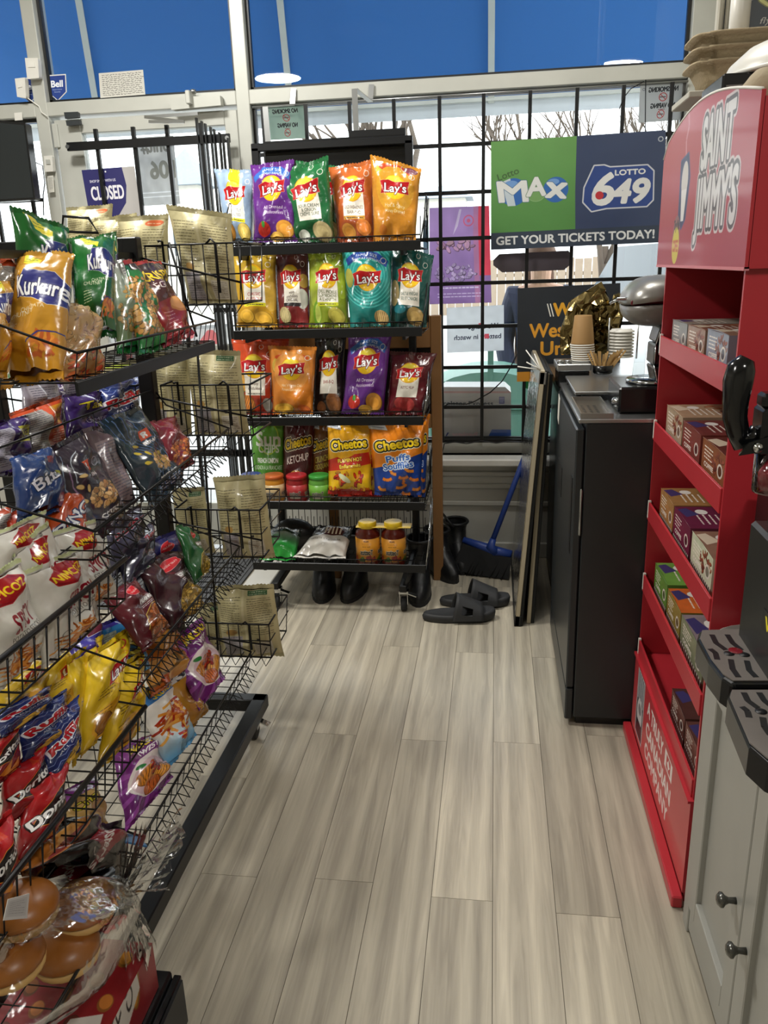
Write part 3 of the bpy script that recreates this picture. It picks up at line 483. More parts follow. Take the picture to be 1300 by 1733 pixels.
# ---------------------------------------------------------------- a pillow bag between four corner points
def film(key, img, rough=.3, trl=0): return printmat('film_' + key, img, rough, .35, .6, 26, trl)
IMG = {}
def bag(key, q, label, cat='chip bag', group=None, th=.05, seed=0, name='chip_bag', sag=.12, bottom=True, rough=.24):
    BL, BR, TR, TL = [Vector(p) for p in q]; cen = (BL + BR + TR + TL) / 4
    if key not in IMG: IMG[key] = ARTS[key]().image('art_' + key)
    m = film(key, IMG[key], rough)
    n = ((BR - BL).cross(TL - BL) + (BR - TR).cross(TL - TR) * -1).normalized()
    rg = np.random.RandomState(seed * 7 + len(key) * 13 + 5); ph = rg.rand(12) * 6.28; am = rg.rand(12)
    W = ((BR - BL).length + (TR - TL).length) / 2; nu, nv = 16, 22; v0, v1 = (.055, .945)
    def prof(u, v):
        tv = max(0, min(v, 1 - v)); e = max(0, math.sin(math.pi * u)) ** .55; g = min(1, tv / .22) ** .7
        return e * g * (1.0 + sag * (0.5 - v) * 2)
    def P(u, v, sgn):
        e = 1 - .022 * min(1, 6 * min(v, 1 - v)) * 2; uu = .5 + (u - .5) * e
        p = (BL * (1 - uu) + BR * uu) * (1 - v) + (TL * (1 - uu) + TR * uu) * v
        tv = min(v, 1 - v); near = math.exp(-tv / .13)
        w = near * .0105 * math.sin(u * (16 + 6 * am[0]) + ph[0]) + near * .007 * math.sin(u * 29 + ph[1] + v * 8)
        w += .0042 * math.sin((u * math.cos(ph[2]) + v * 1.4 * math.sin(ph[2])) * 19 + ph[3]) * (.4 + near) + .006 * math.sin((u + v * 1.7) * 7 + ph[4]) + .0055 * math.sin((u - v * 1.2) * 9 + ph[5])
        cr = abs(((u * .9 + v * .7 + am[6]) * 2.2) % 1 - .5); w -= .006 * math.exp(-(cr / .035) ** 2); cq = abs(((u * -.8 + v * 1.1 + am[7]) * 1.7) % 1 - .5); w -= .0045 * math.exp(-(cq / .035) ** 2)
        pr = prof(u, v); w *= min(1, pr * 1.6 + .35) * (W / .22)
        edge = math.sin(math.pi * u) ** .3 if 0 < u < 1 else 0
        return p + n * (sgn * th * pr * .5 + w * (1 if sgn > 0 else .5) * edge + (.004 * math.sin(u * 14 + ph[7]) * near))
    vs, fs, uvs = [], [], []
    us = [.5 - .5 * math.cos(math.pi * i / nu) if False else i / nu for i in range(nu + 1)]; vv = [v0 + (v1 - v0) * j / nv for j in range(nv + 1)]
    idx = {}
    for j, v in enumerate(vv):
        for i, u in enumerate(us):
            idx[1, i, j] = len(vs); vs.append(P(u, v, 1))
    for j, v in enumerate(vv):
        for i, u in enumerate(us):
            if i in (0, nu): idx[-1, i, j] = idx[1, i, j]
            else: idx[-1, i, j] = len(vs); vs.append(P(u, v, -1))
    for j in range(nv):
        for i in range(nu):
            fs.append((idx[1, i, j], idx[1, i + 1, j], idx[1, i + 1, j + 1], idx[1, i, j + 1])); c = [(us[i], vv[j]), (us[i + 1], vv[j]), (us[i + 1], vv[j + 1]), (us[i], vv[j + 1])]; uvs.append(c)
            fs.append((idx[-1, i, j + 1], idx[-1, i + 1, j + 1], idx[-1, i + 1, j], idx[-1, i, j])); uvs.append([c[3], c[2], c[1], c[0]])
    base = (BL + BR) / 2; b = MB(); b.add(vs, fs, uvs, 0, True)
    o = b.build(name, m, None, loc=base); tag(o, label, cat, group)
    for nm, a0, a1 in (('top_seal', v1, 1.0), ('bottom_seal', 0.0, v0)) if bottom else (('top_seal', v1, 1.0),):
        vs, fs, uvs = [], [], []; K = 3
        for sg in (1, -1):
            for j in range(K + 1):
                v = a0 + (a1 - a0) * j / K
                for i in range(2 * nu + 1):
                    u = i / (2 * nu); ve = v
                    if (nm == 'top_seal' and j == K) or (nm == 'bottom_seal' and j == 0): ve = v + (.006 if i % 2 else -.006)
                    vs.append(P(u, ve, 0) + n * sg * (.0008 + .0007 * (j % 2)))
        q_ = 2 * nu + 1; off = (K + 1) * q_
        for j in range(K):
            for i in range(2 * nu):
                a = j * q_ + i; c = [(i / (2 * nu), a0 + (a1 - a0) * j / K), ((i + 1) / (2 * nu), a0 + (a1 - a0) * j / K), ((i + 1) / (2 * nu), a0 + (a1 - a0) * (j + 1) / K), (i / (2 * nu), a0 + (a1 - a0) * (j + 1) / K)]
                fs.append((a, a + 1, a + q_ + 1, a + q_)); uvs.append(c); fs.append((off + a + q_, off + a + q_ + 1, off + a + 1, off + a)); uvs.append([c[3], c[2], c[1], c[0]])
        MB().add(vs, fs, uvs, 0, True).build(nm, m, o)
    return o
# ---------------------------------------------------------------- floor: vinyl planks, each its own piece
YW = 3.738
def plankmat():
    m, nt, p = _nodes('vinyl_plank'); N, L = nt.nodes, nt.links
    tc, oi = N.new('ShaderNodeTexCoord'), N.new('ShaderNodeObjectInfo')
    mp = N.new('ShaderNodeMapping'); mp.inputs['Scale'].default_value = (26, 1.3, 1); ad = N.new('ShaderNodeVectorMath'); ad.operation = 'ADD'
    cb = N.new('ShaderNodeCombineXYZ'); mu = N.new('ShaderNodeMath'); mu.operation = 'MULTIPLY'; mu.inputs[1].default_value = 37
    L.new(oi.outputs['Random'], mu.inputs[0]); L.new(mu.outputs[0], cb.inputs[2]); L.new(tc.outputs['Object'], mp.inputs[0]); L.new(mp.outputs[0], ad.inputs[0]); L.new(cb.outputs[0], ad.inputs[1])
    n1 = N.new('ShaderNodeTexNoise'); n1.inputs['Scale'].default_value = 2.2; n1.inputs['Detail'].default_value = 5; n1.inputs['Distortion'].default_value = 1.6; L.new(ad.outputs[0], n1.inputs['Vector'])
    w = N.new('ShaderNodeTexWave'); w.inputs['Scale'].default_value = .16; w.inputs['Distortion'].default_value = 22; w.inputs['Detail'].default_value = 4; w.inputs['Detail Scale'].default_value = .9; L.new(ad.outputs[0], w.inputs['Vector'])
    mx = N.new('ShaderNodeMix'); mx.data_type = 'FLOAT'; mx.inputs[0].default_value = .3; L.new(n1.outputs['Fac'], mx.inputs[2]); L.new(w.outputs['Fac'], mx.inputs[3])
    rp = N.new('ShaderNodeValToRGB'); rp.color_ramp.elements[0].position = .22; rp.color_ramp.elements[0].color = lin('9a9283'); rp.color_ramp.elements[1].position = .78; rp.color_ramp.elements[1].color = lin('c8bfab'); L.new(mx.outputs[0], rp.inputs[0])
    hs = N.new('ShaderNodeHueSaturation'); mr = N.new('ShaderNodeMapRange'); mr.inputs[3].default_value = .8; mr.inputs[4].default_value = 1.14; L.new(oi.outputs['Random'], mr.inputs[0]); L.new(mr.outputs[0], hs.inputs['Value']); L.new(rp.outputs[0], hs.inputs['Color']); L.new(hs.outputs[0], p.inputs['Base Color'])
    p.inputs['Roughness'].default_value = .3; p.inputs['Specular IOR Level'].default_value = .5
    bp = N.new('ShaderNodeBump'); bp.inputs['Strength'].default_value = .4; bp.inputs['Distance'].default_value = .0022; L.new(mx.outputs[0], bp.inputs['Height']); L.new(bp.outputs[0], p.inputs['Normal']); return m
floor = B('floor', -3.4, 2.2, -2.6, 3.74, -.06, -.003, mat('joint_dark', '4c473e', .8)); tag(floor, kind='structure')
PLM = plankmat(); PW = .1385; J = {0: 2.1, 1: 1.45, -1: 1.47, -2: 2.09, -3: 1.5, -4: 2.1, -5: 1.49, 2: 2.16, 3: 1.5}
rgp = random.Random(4); meshes = {}
for k in range(-24, 16):
    xa = .009 + k * PW; y = J.get(k, rgp.uniform(.9, 2.1)) - 1.2 * 4
    if xa < -3.4 or xa + PW > 2.2: continue
    while y < 3.74:
        y0, y1 = max(y, -2.6), min(y + 1.2, 3.72); y += 1.2
        if y1 - y0 < .04: continue
        L_ = round(y1 - y0, 3)
        if L_ not in meshes:
            o = MB().box(-PW / 2 + .0006, PW / 2 - .0006, -L_ / 2 + .0006, L_ / 2 - .0006, -.004, 0).build('plank', PLM, None, loc=(0, 0, 0)); meshes[L_] = o.data
        else: o = bpy.data.objects.new('plank', meshes[L_]); COL.objects.link(o)
        fw = _W['floor']; o.parent = floor; o.location = Vector((xa + PW / 2, (y0 + y1) / 2, 0)) - fw
# ---------------------------------------------------------------- room shell
ceil = B('ceiling', -3.4, 2.2, -2.6, 3.9, CEIL, CEIL + .1, M('ceiling')); tag(ceil, kind='structure')
for nm, a in (('wall_left', (-3.5, -3.4, -2.6, 3.9, 0, CEIL)), ('wall_back', (-3.4, 2.2, -2.7, -2.6, 0, CEIL)), ('wall_right', (.86, .98, 2.5, 3.9, 0, CEIL))):
    tag(B(nm, *a, M('wall')), kind='structure')
tag(B('wall_right_near', 2.2, 2.3, -2.6, 2.6, 0, CEIL, M('wall')), kind='structure'); tag(B('wall_right_return', .86, 2.2, 2.44, 2.5, 0, CEIL, M('wall')), kind='structure')
wf = emp('wall_front', (0, YW, 0), kind='structure')
kn = B('knee_wall', -1.066, .86, 3.69, 3.9, 0, .505, M('knee'), wf); B('knee_wall_left', -3.4, -2.065, 3.69, 3.9, 0, .505, M('knee'), wf)
for z in (.405, .345, .26): B('wall_ridge', -1.066, .86, 3.676, 3.69, z, z + .022, M('knee'), wf, .003)
sl = B('trim_1', -1.066, .86, 3.60, 3.74, .47, .505, M('white_paint'), None, .006); tag(sl, kind='structure')
tag(B('baseboard_front', -1.066, .86, 3.672, 3.69, 0, .075, M('knee'), None, .004), kind='structure')
# ---------------------------------------------------------------- aluminium storefront frame
GL = glassmat('window_glass', (.97, .985, .98), .75); GLU = glassmat('upper_glass', (.9, .94, .97), .55)
V = [(-3.4, -3.34), (-2.066, -2.006), (-1.126, -1.066), (.768, .862)]
fr = emp('trim_2', (0, YW, 0), kind='structure')
for a, b in V: B('mullion', a, b, YW, YW + .11, .0 if a in (-2.066, -1.126) else .5, CEIL, M('alu'), fr, .003)
for a, b in ((-3.34, -2.066), (-2.006, -1.126), (-1.066, .768)): B('transom', a, b, YW, YW + .11, 2.06, 2.118, M('alu'), fr, .003)
for a, b in ((-3.34, -2.066), (-1.066, .768)): B('bottom_rail', a, b, YW, YW + .11, .505, .56, M('alu'), fr, .003); B('head_rail', a, b, YW, YW + .11, CEIL - .06, CEIL, M('alu'), fr)
def window(nm, a, b, z0, z1, g):
    w = emp(nm, ((a + b) / 2, YW + .05, z0), kind='structure')
    k = MB()
    for x0, x1, q0, q1 in ((a, a + .014, z0, z1), (b - .014, b, z0, z1), (a, b, z0, z0 + .014), (a, b, z1 - .014, z1)): k.box(x0, x1, YW + .035, YW + .06, q0, q1)
    k.build('gasket', M('cooler_dark'), w); B('pane', a + .01, b - .01, YW + .044, YW + .05, z0 + .01, z1 - .01, g, w)
for i, (a, b, z0, z1, g) in enumerate(((-3.34, -2.066, .56, 2.06, GL), (-1.066, .768, .56, 2.06, GL), (-3.34, -2.066, 2.118, CEIL - .06, GLU), (-2.006, -1.126, 2.118, CEIL - .06, GLU), (-1.066, .768, 2.118, CEIL - .06, GLU))): window('window_%d' % (i + 1), a, b, z0, z1, g)
# door
dr = emp('door_1', (-1.566, YW + .03, .01), kind='structure'); D0, D1 = YW + .012, YW + .062
B('hinge_stile', -1.99, -1.865, D0, D1, .012, 2.045, M('alu'), dr, .003); B('lock_stile', -1.19, -1.13, D0, D1, .012, 2.045, M('alu'), dr, .003)
B('top_rail', -1.865, -1.19, D0, D1, 1.985, 2.045, M('alu'), dr, .003); B('bottom_rail', -1.865, -1.19, D0, D1, .012, .24, M('alu'), dr, .003); B('pane', -1.865, -1.19, D0 + .02, D0 + .027, .24, 1.985, GL, dr)
B('push_bar', -1.865, -1.19, D0 - .06, D0 - .03, 1.0, 1.04, M('alu'), dr, .006)
for z in (1.93, 1.1, .3): B('hinge', -1.998, -1.972, D0 - .012, D0, z, z + .1, M('alu'), dr, .003)
sb = emp('door_security_bars', (-1.55, 3.68, .2), 'black steel security bars across the glass shop door', 'security bars')
B('cross_bar', -1.905, -1.15, 3.676, 3.69, 1.905, 1.94, M('black_steel'), sb); B('lower_cross_bar', -1.905, -1.15, 3.676, 3.69, .5, .535, M('black_steel'), sb)
for x in (-1.768, -1.592, -1.436, -1.28): B('bar', x - .008, x + .008, 3.686, 3.702, .26, 1.99, M('black_steel'), sb)
for x in (-1.9, -1.16): MB().lathe((x, 3.676, 1.922), [(.009, -.006), (.009, 0)], 8, 'y').build('bolt', M('steel'), sb)
fg = emp('folding_gate', (-1.2, 3.64, .2), 'black folding security gate pushed closed at the right of the door', 'gate')
for i in range(8): MB().bar((-1.262 + i * .0165, 3.63 + .012 * (i % 2), .3), (-1.275 + i * .0185, 3.63 + .012 * (i % 2), 2.0 - i * .012), .006, .022, (0, 1, 0)).build('slat', M('black_steel'), fg)
MB().bar((-1.275, 3.625, 1.2), (-1.13, 3.625, 1.2), .02, .004, (0, 1, 0)).build('scissor_link', M('black_steel'), fg)
# window grille
gr = emp('window_security_bars', (-.15, 3.70, .57), 'black steel grid of security bars inside the big shop window', 'security bars')
for x in (-1.0, -.81, -.62, -.43, -.2374, -.0535, .137, .3265, .511, .7): B('bar', x - .0075, x + .0075, 3.694, 3.708, .569, 2.04, M('black_steel'), gr)
for z in (1.8516, 1.662, 1.474, 1.284, 1.096, .913, .7294, .569): B('cross_bar', -1.06, .765, 3.708, 3.72, z - .008, z + .008, M('black_steel'), gr)
MB().tube((-1.05, 3.72, 2.044), (.765, 3.72, 2.044), .005).build('top_rod', M('steel'), gr)
gl = emp('window_security_bars', (-2.7, 3.70, .57), 'black steel security bars in the window behind the dark screen', 'security bars')
for x in (-2.9, -2.7, -2.5, -2.3, -2.12): B('bar', x - .0075, x + .0075, 3.694, 3.708, .569, 2.04, M('black_steel'), gl)
for z in (1.71, 1.45, 1.2, .9, .6): B('cross_bar', -3.3, -2.08, 3.708, 3.72, z - .008, z + .008, M('black_steel'), gl)
# door closer, sensors
dc = emp('door_closer', at(330, 175, Y=3.72), 'grey hydraulic door closer box and folded arm above the door', 'door closer')
MB().quad(*pxq((286, 166, 372, 160, 374, 178, 290, 186), Y=3.69), .045, 0, 0).build('housing', M('grey_plastic') if False else M('alu'), dc, .004)
B('end_plate', -1.325, -1.305, 3.655, 3.738, 2.062, 2.115, M('alu'), dc, .003); MB().lathe(at(327, 158, Y=3.7), [(.014, 0), (.014, .012), (.008, .016)], 12).build('valve_cap', M('steel'), dc)
a0, a1, a2 = at(245, 198, Y=3.66), at(312, 206, Y=3.62), at(350, 190, Y=3.66)
b = MB(); b.bar(a0, at(335, 192, Y=3.66), .008, .012); b.bar(a0, a1, .008, .012); b.bar(at(252, 206, Y=3.63), a1, .008, .012); b.build('folding_arm', M('steel'), dc)
for q, nm, lb, mm in (((42, 98, 64, 98, 66, 132, 46, 134), 'motion_detector', 'white round-fronted motion detector high on the left mullion', 'white_plastic'), ((25, 133, 42, 131, 44, 166, 29, 164), 'door_contact_sensor', 'small white sensor box tilted beside the window sticker', 'white_plastic')):
    p = pxq(q, Y=3.70); t = emp(nm, p[0], lb, 'sensor'); MB().quad(*p, .036, 0, 0).build('housing', M(mm), t, .009, None, 0, 3)
    MB().quad(*[v + Vector((0, -.003, 0)) for v in pxq([q[0] + 5, q[1] + 8, q[2] - 5, q[3] + 8, q[2] - 4, q[3] + 16, q[0] + 6, q[1] + 16], Y=3.70)], .003, 0, 0).build('lens', M('paper'), t)
p = pxq((74, 264, 88, 263, 90, 290, 76, 291), Y=3.71); t = emp('alarm_switch', p[0], 'white plastic switch box on the door frame', 'switch'); MB().quad(*p, .028, 0, 0).build('housing', M('white_plastic'), t, .004); MB().quad(*[v + Vector((0, -.004, 0)) for v in pxq((78, 270, 85, 270, 86, 278, 79, 278), Y=3.71)], .004, 0, 0).build('button', M('alu'), t)
p = pxq((80, 298, 90, 297, 92, 325, 83, 326), Y=3.715); a = Art(30, 80, 'd8d6cc'); a.lines(4, 8, 22, 12, 5, '6a6a66', 1.6); tag(sheet('notice_label', p, .002, a.image('notice'), M('paper')), 'small white printed label stuck on the door frame under the switch', 'label')
for i, (q, lb) in enumerate((((108, 190, 132, 189, 133, 199, 110, 201), 'dark grey magnetic contact above the door, upper piece'), ((111, 204, 135, 203, 136, 211, 113, 213), 'dark grey magnetic contact on the door, lower piece'))):
    p = pxq(q, Y=3.715); tag(MB().quad(*p, .02, 0, 0).build('magnetic_contact', M('alu_dark'), None, .003), lb, 'sensor')
tag(MB().path([at(47, 166, Y=3.72), at(55, 172, Y=3.73), at(66, 180, Y=3.732), at(70, 190, Y=3.73), at(80, 197, Y=3.725)], .0025).build('sensor_cable', M('white_plastic')), 'thin white cable looping from the sensor to the door frame', 'cable')
p = pxq((24, 191, 37, 190, 38, 203, 25, 204), Y=3.725); tag(MB().quad(*p, .003, 0, 0).build('tape_piece', M('paper')), 'small square of pale tape under the left transom', 'tape')
# ---------------------------------------------------------------- metal straps hung from the transom
for i, (pp, lb) in enumerate((([(497, 150), (495, 178), (449, 181), (458, 292)], 'left metal strap hooked from the transom to the chip rack'), ([(629, 143), (627, 172), (600, 150), (606, 290)], 'right metal strap hooked from the transom to the chip rack'))):
    t = emp('metal_strap', at(*pp[0], Y=3.73), lb, 'bracket', 'straps holding the chip rack')
    w0, w1, w2, w3 = at(*pp[0], Y=3.73), at(*pp[1], Y=3.72), at(*pp[2], Y=3.36), at(*pp[3], Y=3.36)
    MB().bar(w0, w1, .022, .004, (0, 1, 0)).build('hook_plate', M('steel'), t); MB().bar(w1, w2, .022, .004, (0, 0, 1)).build('arm', M('alu'), t); MB().bar(w2, w3, .022, .004, (0, 1, 0)).build('drop', M('steel'), t)
# ---------------------------------------------------------------- signs, stickers, posters
PTL = bpy.data.materials.new('thin_paper'); PTL.use_nodes = True; _t = PTL.node_tree.nodes.new('ShaderNodeBsdfTranslucent'); _t.inputs[0].default_value = (.92, .92, .92, 1); PTL.node_tree.links.new(_t.outputs[0], PTL.node_tree.nodes['Material Output'].inputs[0])
def sign(nm, px, Yp, art, label, cat='sign', t=.003, side='paper', coat=0, rough=.5, trl=0, **k):
    return tag(sheet(nm, pxq(px, Y=Yp), t, art.image(nm + str(len(bpy.data.images))), PTL if trl else M(side), None, rough, coat, trl=trl), label, cat)
a = Art(110, 100, '2c2a66', 4); a.poly([(84, 0), (110, 0), (110, 100), (22, 100), (60, 92), (82, 66), (88, 34)], 'b9b6b4'); a.poly([(0, 94), (30, 100), (0, 100)], 'b9b6b4')
a.text('SHOP SMALL WITH US', 40, 22, 5, 'c9c8d8', w=54, bold=.3); a.text('CLOSED', 46, 44, 26, 'eceaf0', w=68, bold=.9); a.rect(18, 75, 19, 14, '2f55b4'); a.text('PEI', 28, 83, 5, 'dfe6f6', w=14, bold=.4); a.line([(38, 90), (44, 76)], 1.2, 'c8a04c'); a.ell(42, 7, 1.5, 1.5, 'f0f0f0'); a.ell(49, 6, 1.7, 1.7, 'f0f0f0'); a.lines(86, 90, 18, 2, 4, '8a8890', .8)
sign('closed_sign', (138, 288, 227, 281, 240, 372, 154, 378), 3.715, a, 'dark blue and grey CLOSED sign hanging on the door glass')
a = Art(70, 110, 'cfcecb', 3); a.text('Unit#', 36, 14, 20, '8d8b84', w=56, bold=1, mirror=True); a.text('106', 44, 52, 28, '96948a', w=44, bold=1.6, mirror=True); a.rect(0, 88, 70, 2, 'f2f2f2'); a.rect(0, 95, 70, 2, 'f2f2f2'); a.mottle(.12)
sign('unit_number_poster', (229, 233, 293, 229, 305, 345, 241, 349), 3.775, a, 'pale paper poster on the door reading a unit number backwards', 'poster', .001, trl=.85)
a = Art(120, 70, 'cfcdc4', 3)
rr = np.random.RandomState(2)
for i in range(11):
    y = 7 + i * 5.6; x = 8
    while x < 110:
        L_ = rr.uniform(4, 12); q = [(x + L_ * s_ / 5, y - .3 * (x - 60) * .02 + rr.uniform(-1.6, 1.6)) for s_ in range(6)]; a.line(q, 1.15, '3c3a38'); x += L_ + 2.5
sign('handwritten_notice', (167, 124, 242, 118, 246, 160, 170, 166), 3.77, a, 'white paper covered with handwriting on the upper glass', 'notice', .001)
def bell():
    a = Art(60, 80, '26418c', 4); a.text('Bell', 30, 26, 22, 'f0f2f8', w=40, bold=1.2); a.text('Smart Home', 30, 45, 5, 'b4c0e0', w=34, bold=.2); a.text('Security', 30, 53, 5, 'b4c0e0', w=22, bold=.2); return a
def shield(px, lb):
    p = pxq(px, Y=3.776); BL, BR, TR, TL = p; mid = (BL + BR) / 2; l2 = BL * .68 + TL * .32; r2 = BR * .68 + TR * .32
    b = MB(); c = (BL + BR + TR + TL) / 4
    bo = [c + (v - c) * 1.09 + Vector((0, .0012, 0)) for v in (mid, r2, TR, TL, l2)]
    b.prism(bo, (0, .001, 0)); o = b.build('security_sticker', M('paper')); tag(o, lb, 'sticker')
    b = MB(); b.prism([mid, r2, TR, TL, l2], (0, .0008, 0), 0, [(.5, 0), (1, .32), (1, 1), (0, 1), (0, .32)]); b.build('shield_print', [printmat('bellprint', BELL, .4), M('paper')], o)
BELL = bell().image('bell'); shield((81, 129, 110, 127, 112, 168, 84, 170), 'blue shield sticker on the glass right of the left mullion'); shield((36, 134, 60, 132, 63, 172, 40, 174), 'blue shield sticker half hidden behind the left mullion')
def nosmoke(bg):
    a = Art(100, 76, bg, 3.4); a.text('NO SMOKING', 50, 10, 10, '3c3c3c', w=62, bold=.6, mirror=True); a.text('NO VAPING', 52, 43, 10, '3c3c3c', w=54, bold=.6, mirror=True)
    for y in (26, 61):
        a.ring(50, y, 9, 1.7, 'c0504c'); a.line([(44, y - 6), (56, y + 6)], 1.7, 'c0504c'); a.rect(43, y - 1, 13, 2, '6a5c5a')
    a.rect(42, 50.5, 16, 1.2, '8a5a58'); a.ring(8, 8, 3, 1, '6c6c6c'); return a
sign('no_smoking_sign', (1084, 145, 1164, 139, 1152, 203, 1080, 208), 3.77, nosmoke('c8c6c0'), 'white no smoking and no vaping sign seen from behind, right window corner', 'sign', .001, trl=.85)
sign('no_smoking_sign', (447, 183, 515, 178, 517, 234, 458, 237), 3.77, nosmoke('a9bfae'), 'greenish no smoking sign seen from behind, above the chip rack', 'sign', .001, trl=.85)
a = Art(100, 155, '9c7fae', 2.4); a.grad('a98aba', '8a6a9c', 0, 155); a.rect(82, 0, 18, 110, 'd84c5c'); a.rect(74, 0, 8, 155, 'b27a9c'); a.ring(66, 22, 9, 2, 'c8627c'); a.ell(66, 22, 3, 3, 'c8627c'); a.poly([(50, 4), (54, 4), (48, 30), (40, 44), (44, 28)], 'c8b4cc'); a.pile(44, 60, 30, 9, ['b48aa4', 'c49aa8', 'a67a9a'], 20, 7, .5, 4); a.pile(44, 104, 34, 13, ['a890b4', 'b49cbc', '9880a8'], 60, 4, .7, 4); a.lines(18, 122, 62, 2, 6, 'd4c4dc', 2.2); a.lines(14, 138, 70, 2, 5, 'cbb8d4', 1.4); a.mottle(.1)  # pale low-contrast purple and red print
sign('purple_poster', (727, 352, 828, 348, 832, 512, 727, 515), 3.776, a, 'pale purple and red poster taped to the window behind the bars', 'poster', .001, trl=.85)
a = Art(100, 78, 'd3d5d8', 3); a.text('We change', 64, 34, 9, '4a4c58', w=52, bold=.3, mirror=True); a.text('battery in watch', 54, 52, 8.5, '4a4c58', w=82, bold=.3, mirror=True); a.rect(56, 29, 6, 8, 'c8505c'); a.rect(66, 48, 8, 8, 'c8505c'); a.mottle(.06)
sign('watch_battery_notice', (756, 521, 853, 516, 853, 593, 757, 597), 3.776, a, 'white paper notice about watch batteries, seen mirrored on the window', 'notice', .001, trl=.85)
a = Art(175, 160, '23282f', 3); a.rect(0, 143, 175, 17, 'c8862a'); a.rect(0, 143, 52, 17, 'd8922c'); a.text('W', 78, 38, 22, 'dfa12c', w=30, bold=1.4); a.line([(52, 28), (58, 50)], 2, 'e8e4da'); a.line([(57, 28), (63, 50)], 2, 'e8e4da'); a.text('Western', 22, 72, 24, 'dd9a2c', w=112, bold=1, al='l'); a.text('Union', 42, 103, 24, 'dd9a2c', w=84, bold=1, al='l'); a.mottle(.06)
sign('money_transfer_sign', (876, 488, 1050, 479, 1050, 640, 875, 646), 3.66, a, 'black money transfer sign with yellow lettering behind the coffee counter', 'sign', .004, 'black_plastic')
a = Art(297, 188, '2f3b54', 3.4); a.rect(0, 0, 148, 158, '5d8f4c'); a.grad('639552', '4f8444', 0, 158, a.mask([(0, 0), (148, 0), (148, 158), (0, 158)])); a.rect(148, 0, 149, 158, '34415f'); a.rect(0, 158, 297, 30, '313c4c')
a.text('Lotto', 30, 56, 12, '3d5a34', w=38, rot=-.3, bold=.3)
a.ell(40, 88, 24, 24, '2f62a8'); a.poly([(18, 70), (34, 64), (44, 112), (30, 112)], 'b8c4cc') ; a.ell(80, 92, 16, 14, '6f9a5c', 0, ('8ab07a', 1)); a.ell(114, 88, 22, 22, '2f62a8'); a.ell(36, 74, 12, 6, '6c94c8'); a.ell(110, 74, 10, 5, '6c94c8')
a.text('M', 41, 86, 36, 'd4d6d4', w=50, rot=.02, shear=-.15, bold=2, stroke=('4c6a88', 1)); a.text('A', 80, 80, 32, 'd4d6d4', w=32, bold=2, stroke=('5a7a5c', 1)); a.text('x', 116, 82, 38, 'd4d6d4', w=34, rot=.1, bold=2.2, stroke=('4c6a88', 1))
a.poly([(180, 52), (196, 52), (206, 56), (268, 56), (278, 66), (278, 114), (268, 124), (200, 124), (176, 128), (162, 112), (164, 88)], '2c4482', ('c4c6cc', 2.6)); a.text('6', 192, 90, 54, 'd8d8d6', w=34, shear=.2, bold=2.6); a.ell(189, 102, 7, 7, 'b8323a'); a.text('49', 238, 96, 40, 'd8d8d6', w=58, shear=.2, bold=2.4); a.text('LOTTO', 240, 65, 9, 'd8d8d6', w=50, bold=.6)
a.text('GET YOUR TICKETS TODAY!', 146, 172, 15, 'd6d8d8', w=272, bold=.8); a.ring(289, 14, 4.5, 1.6, 'aeb4bc'); a.mottle(.04)
lot = sign('lottery_sign', (831, 240, 1127, 220, 1122, 410, 831, 423), 3.655, a, 'large green and navy lottery sign hung on the window bars', 'sign', .006, 'navy', .15, .4)
for px in ((872, 218), (897, 165), (1093, 135)):
    MB().tube(at(px[0], px[1], Y=3.66), at(px[0] - 1, 232, Y=3.66), .0022).build('hanging_wire', M('black_wire'), lot)
p = [at(x, y, Y=3.775) for x, y in ((850, 461), (835, 449), (835, 440), (845, 430), (962, 424), (968, 432), (966, 447), (955, 457))]; tag(MB().prism(p, (0, .004, 0)).build('octagonal_plaque', mat('plaque', '7d7480', .6), None, .001), 'purple-grey eight-sided plaque behind the bars below the lottery sign', 'plaque')
a = Art(126, 92, 'a9a19a', 3); a.grad('b4aaa2', 'a39c98', 0, 92); a.rect(0, 7, 126, 3, 'b48a84'); a.text('Purolator Express', 48, 27, 7.5, '4f5258', w=96, bold=.4); a.rect(106, 16, 9, 12, '6e6a8c'); a.lines(107, 18, 7, 3, 3, 'b4b0c0', 1); a.text('Purolator', 48, 79, 8, 'c39a98', w=42, shear=.2, bold=.3, mirror=True); a.poly([(16, 84), (20, 76), (23, 76), (18, 84)], '3c3c6a'); a.poly([(84, 92), (94, 71), (126, 71), (126, 92)], '2f4f94'); a.mottle(.06)
p = [at(x, y, Y=3.83) for x, y in ((737, 748), (865, 748), (865, 664), (855, 655), (750, 655), (737, 668))]
tag(MB().prism(p, (0, .18, 0), 0, [(0, 0), (1, 0), (1, .9), (.92, 1), (.1, 1), (0, .86)]).build('courier_drop_box', [printmat('puro', a.image('puro'), .6), M('paper')], None, .002), 'grey courier drop box with chamfered top outside the low window', 'box')
p = [at(x, y, Y=3.778) for x, y in ((886, 643), (918, 641), (919, 652), (912, 658), (900, 661), (890, 657))]; tag(MB().prism(p, (0, .001, 0)).build('green_sticker', mat('green_vinyl', '2fae5c', .5)), 'bright green rounded sticker under the money transfer sign', 'sticker')
a = Art(170, 60, 'd9d6d2', 2); a.text('MTA', 95, 28, 40, 'd87a7a', w=150, bold=3); a.rect(0, 0, 170, 5, 'b8b8b8')
sign('cash_machine_decal', (190, 562, 386, 548, 386, 600, 190, 628), 3.776, a, 'white decal with big red letters low on the door glass', 'sticker', .001, trl=.85)
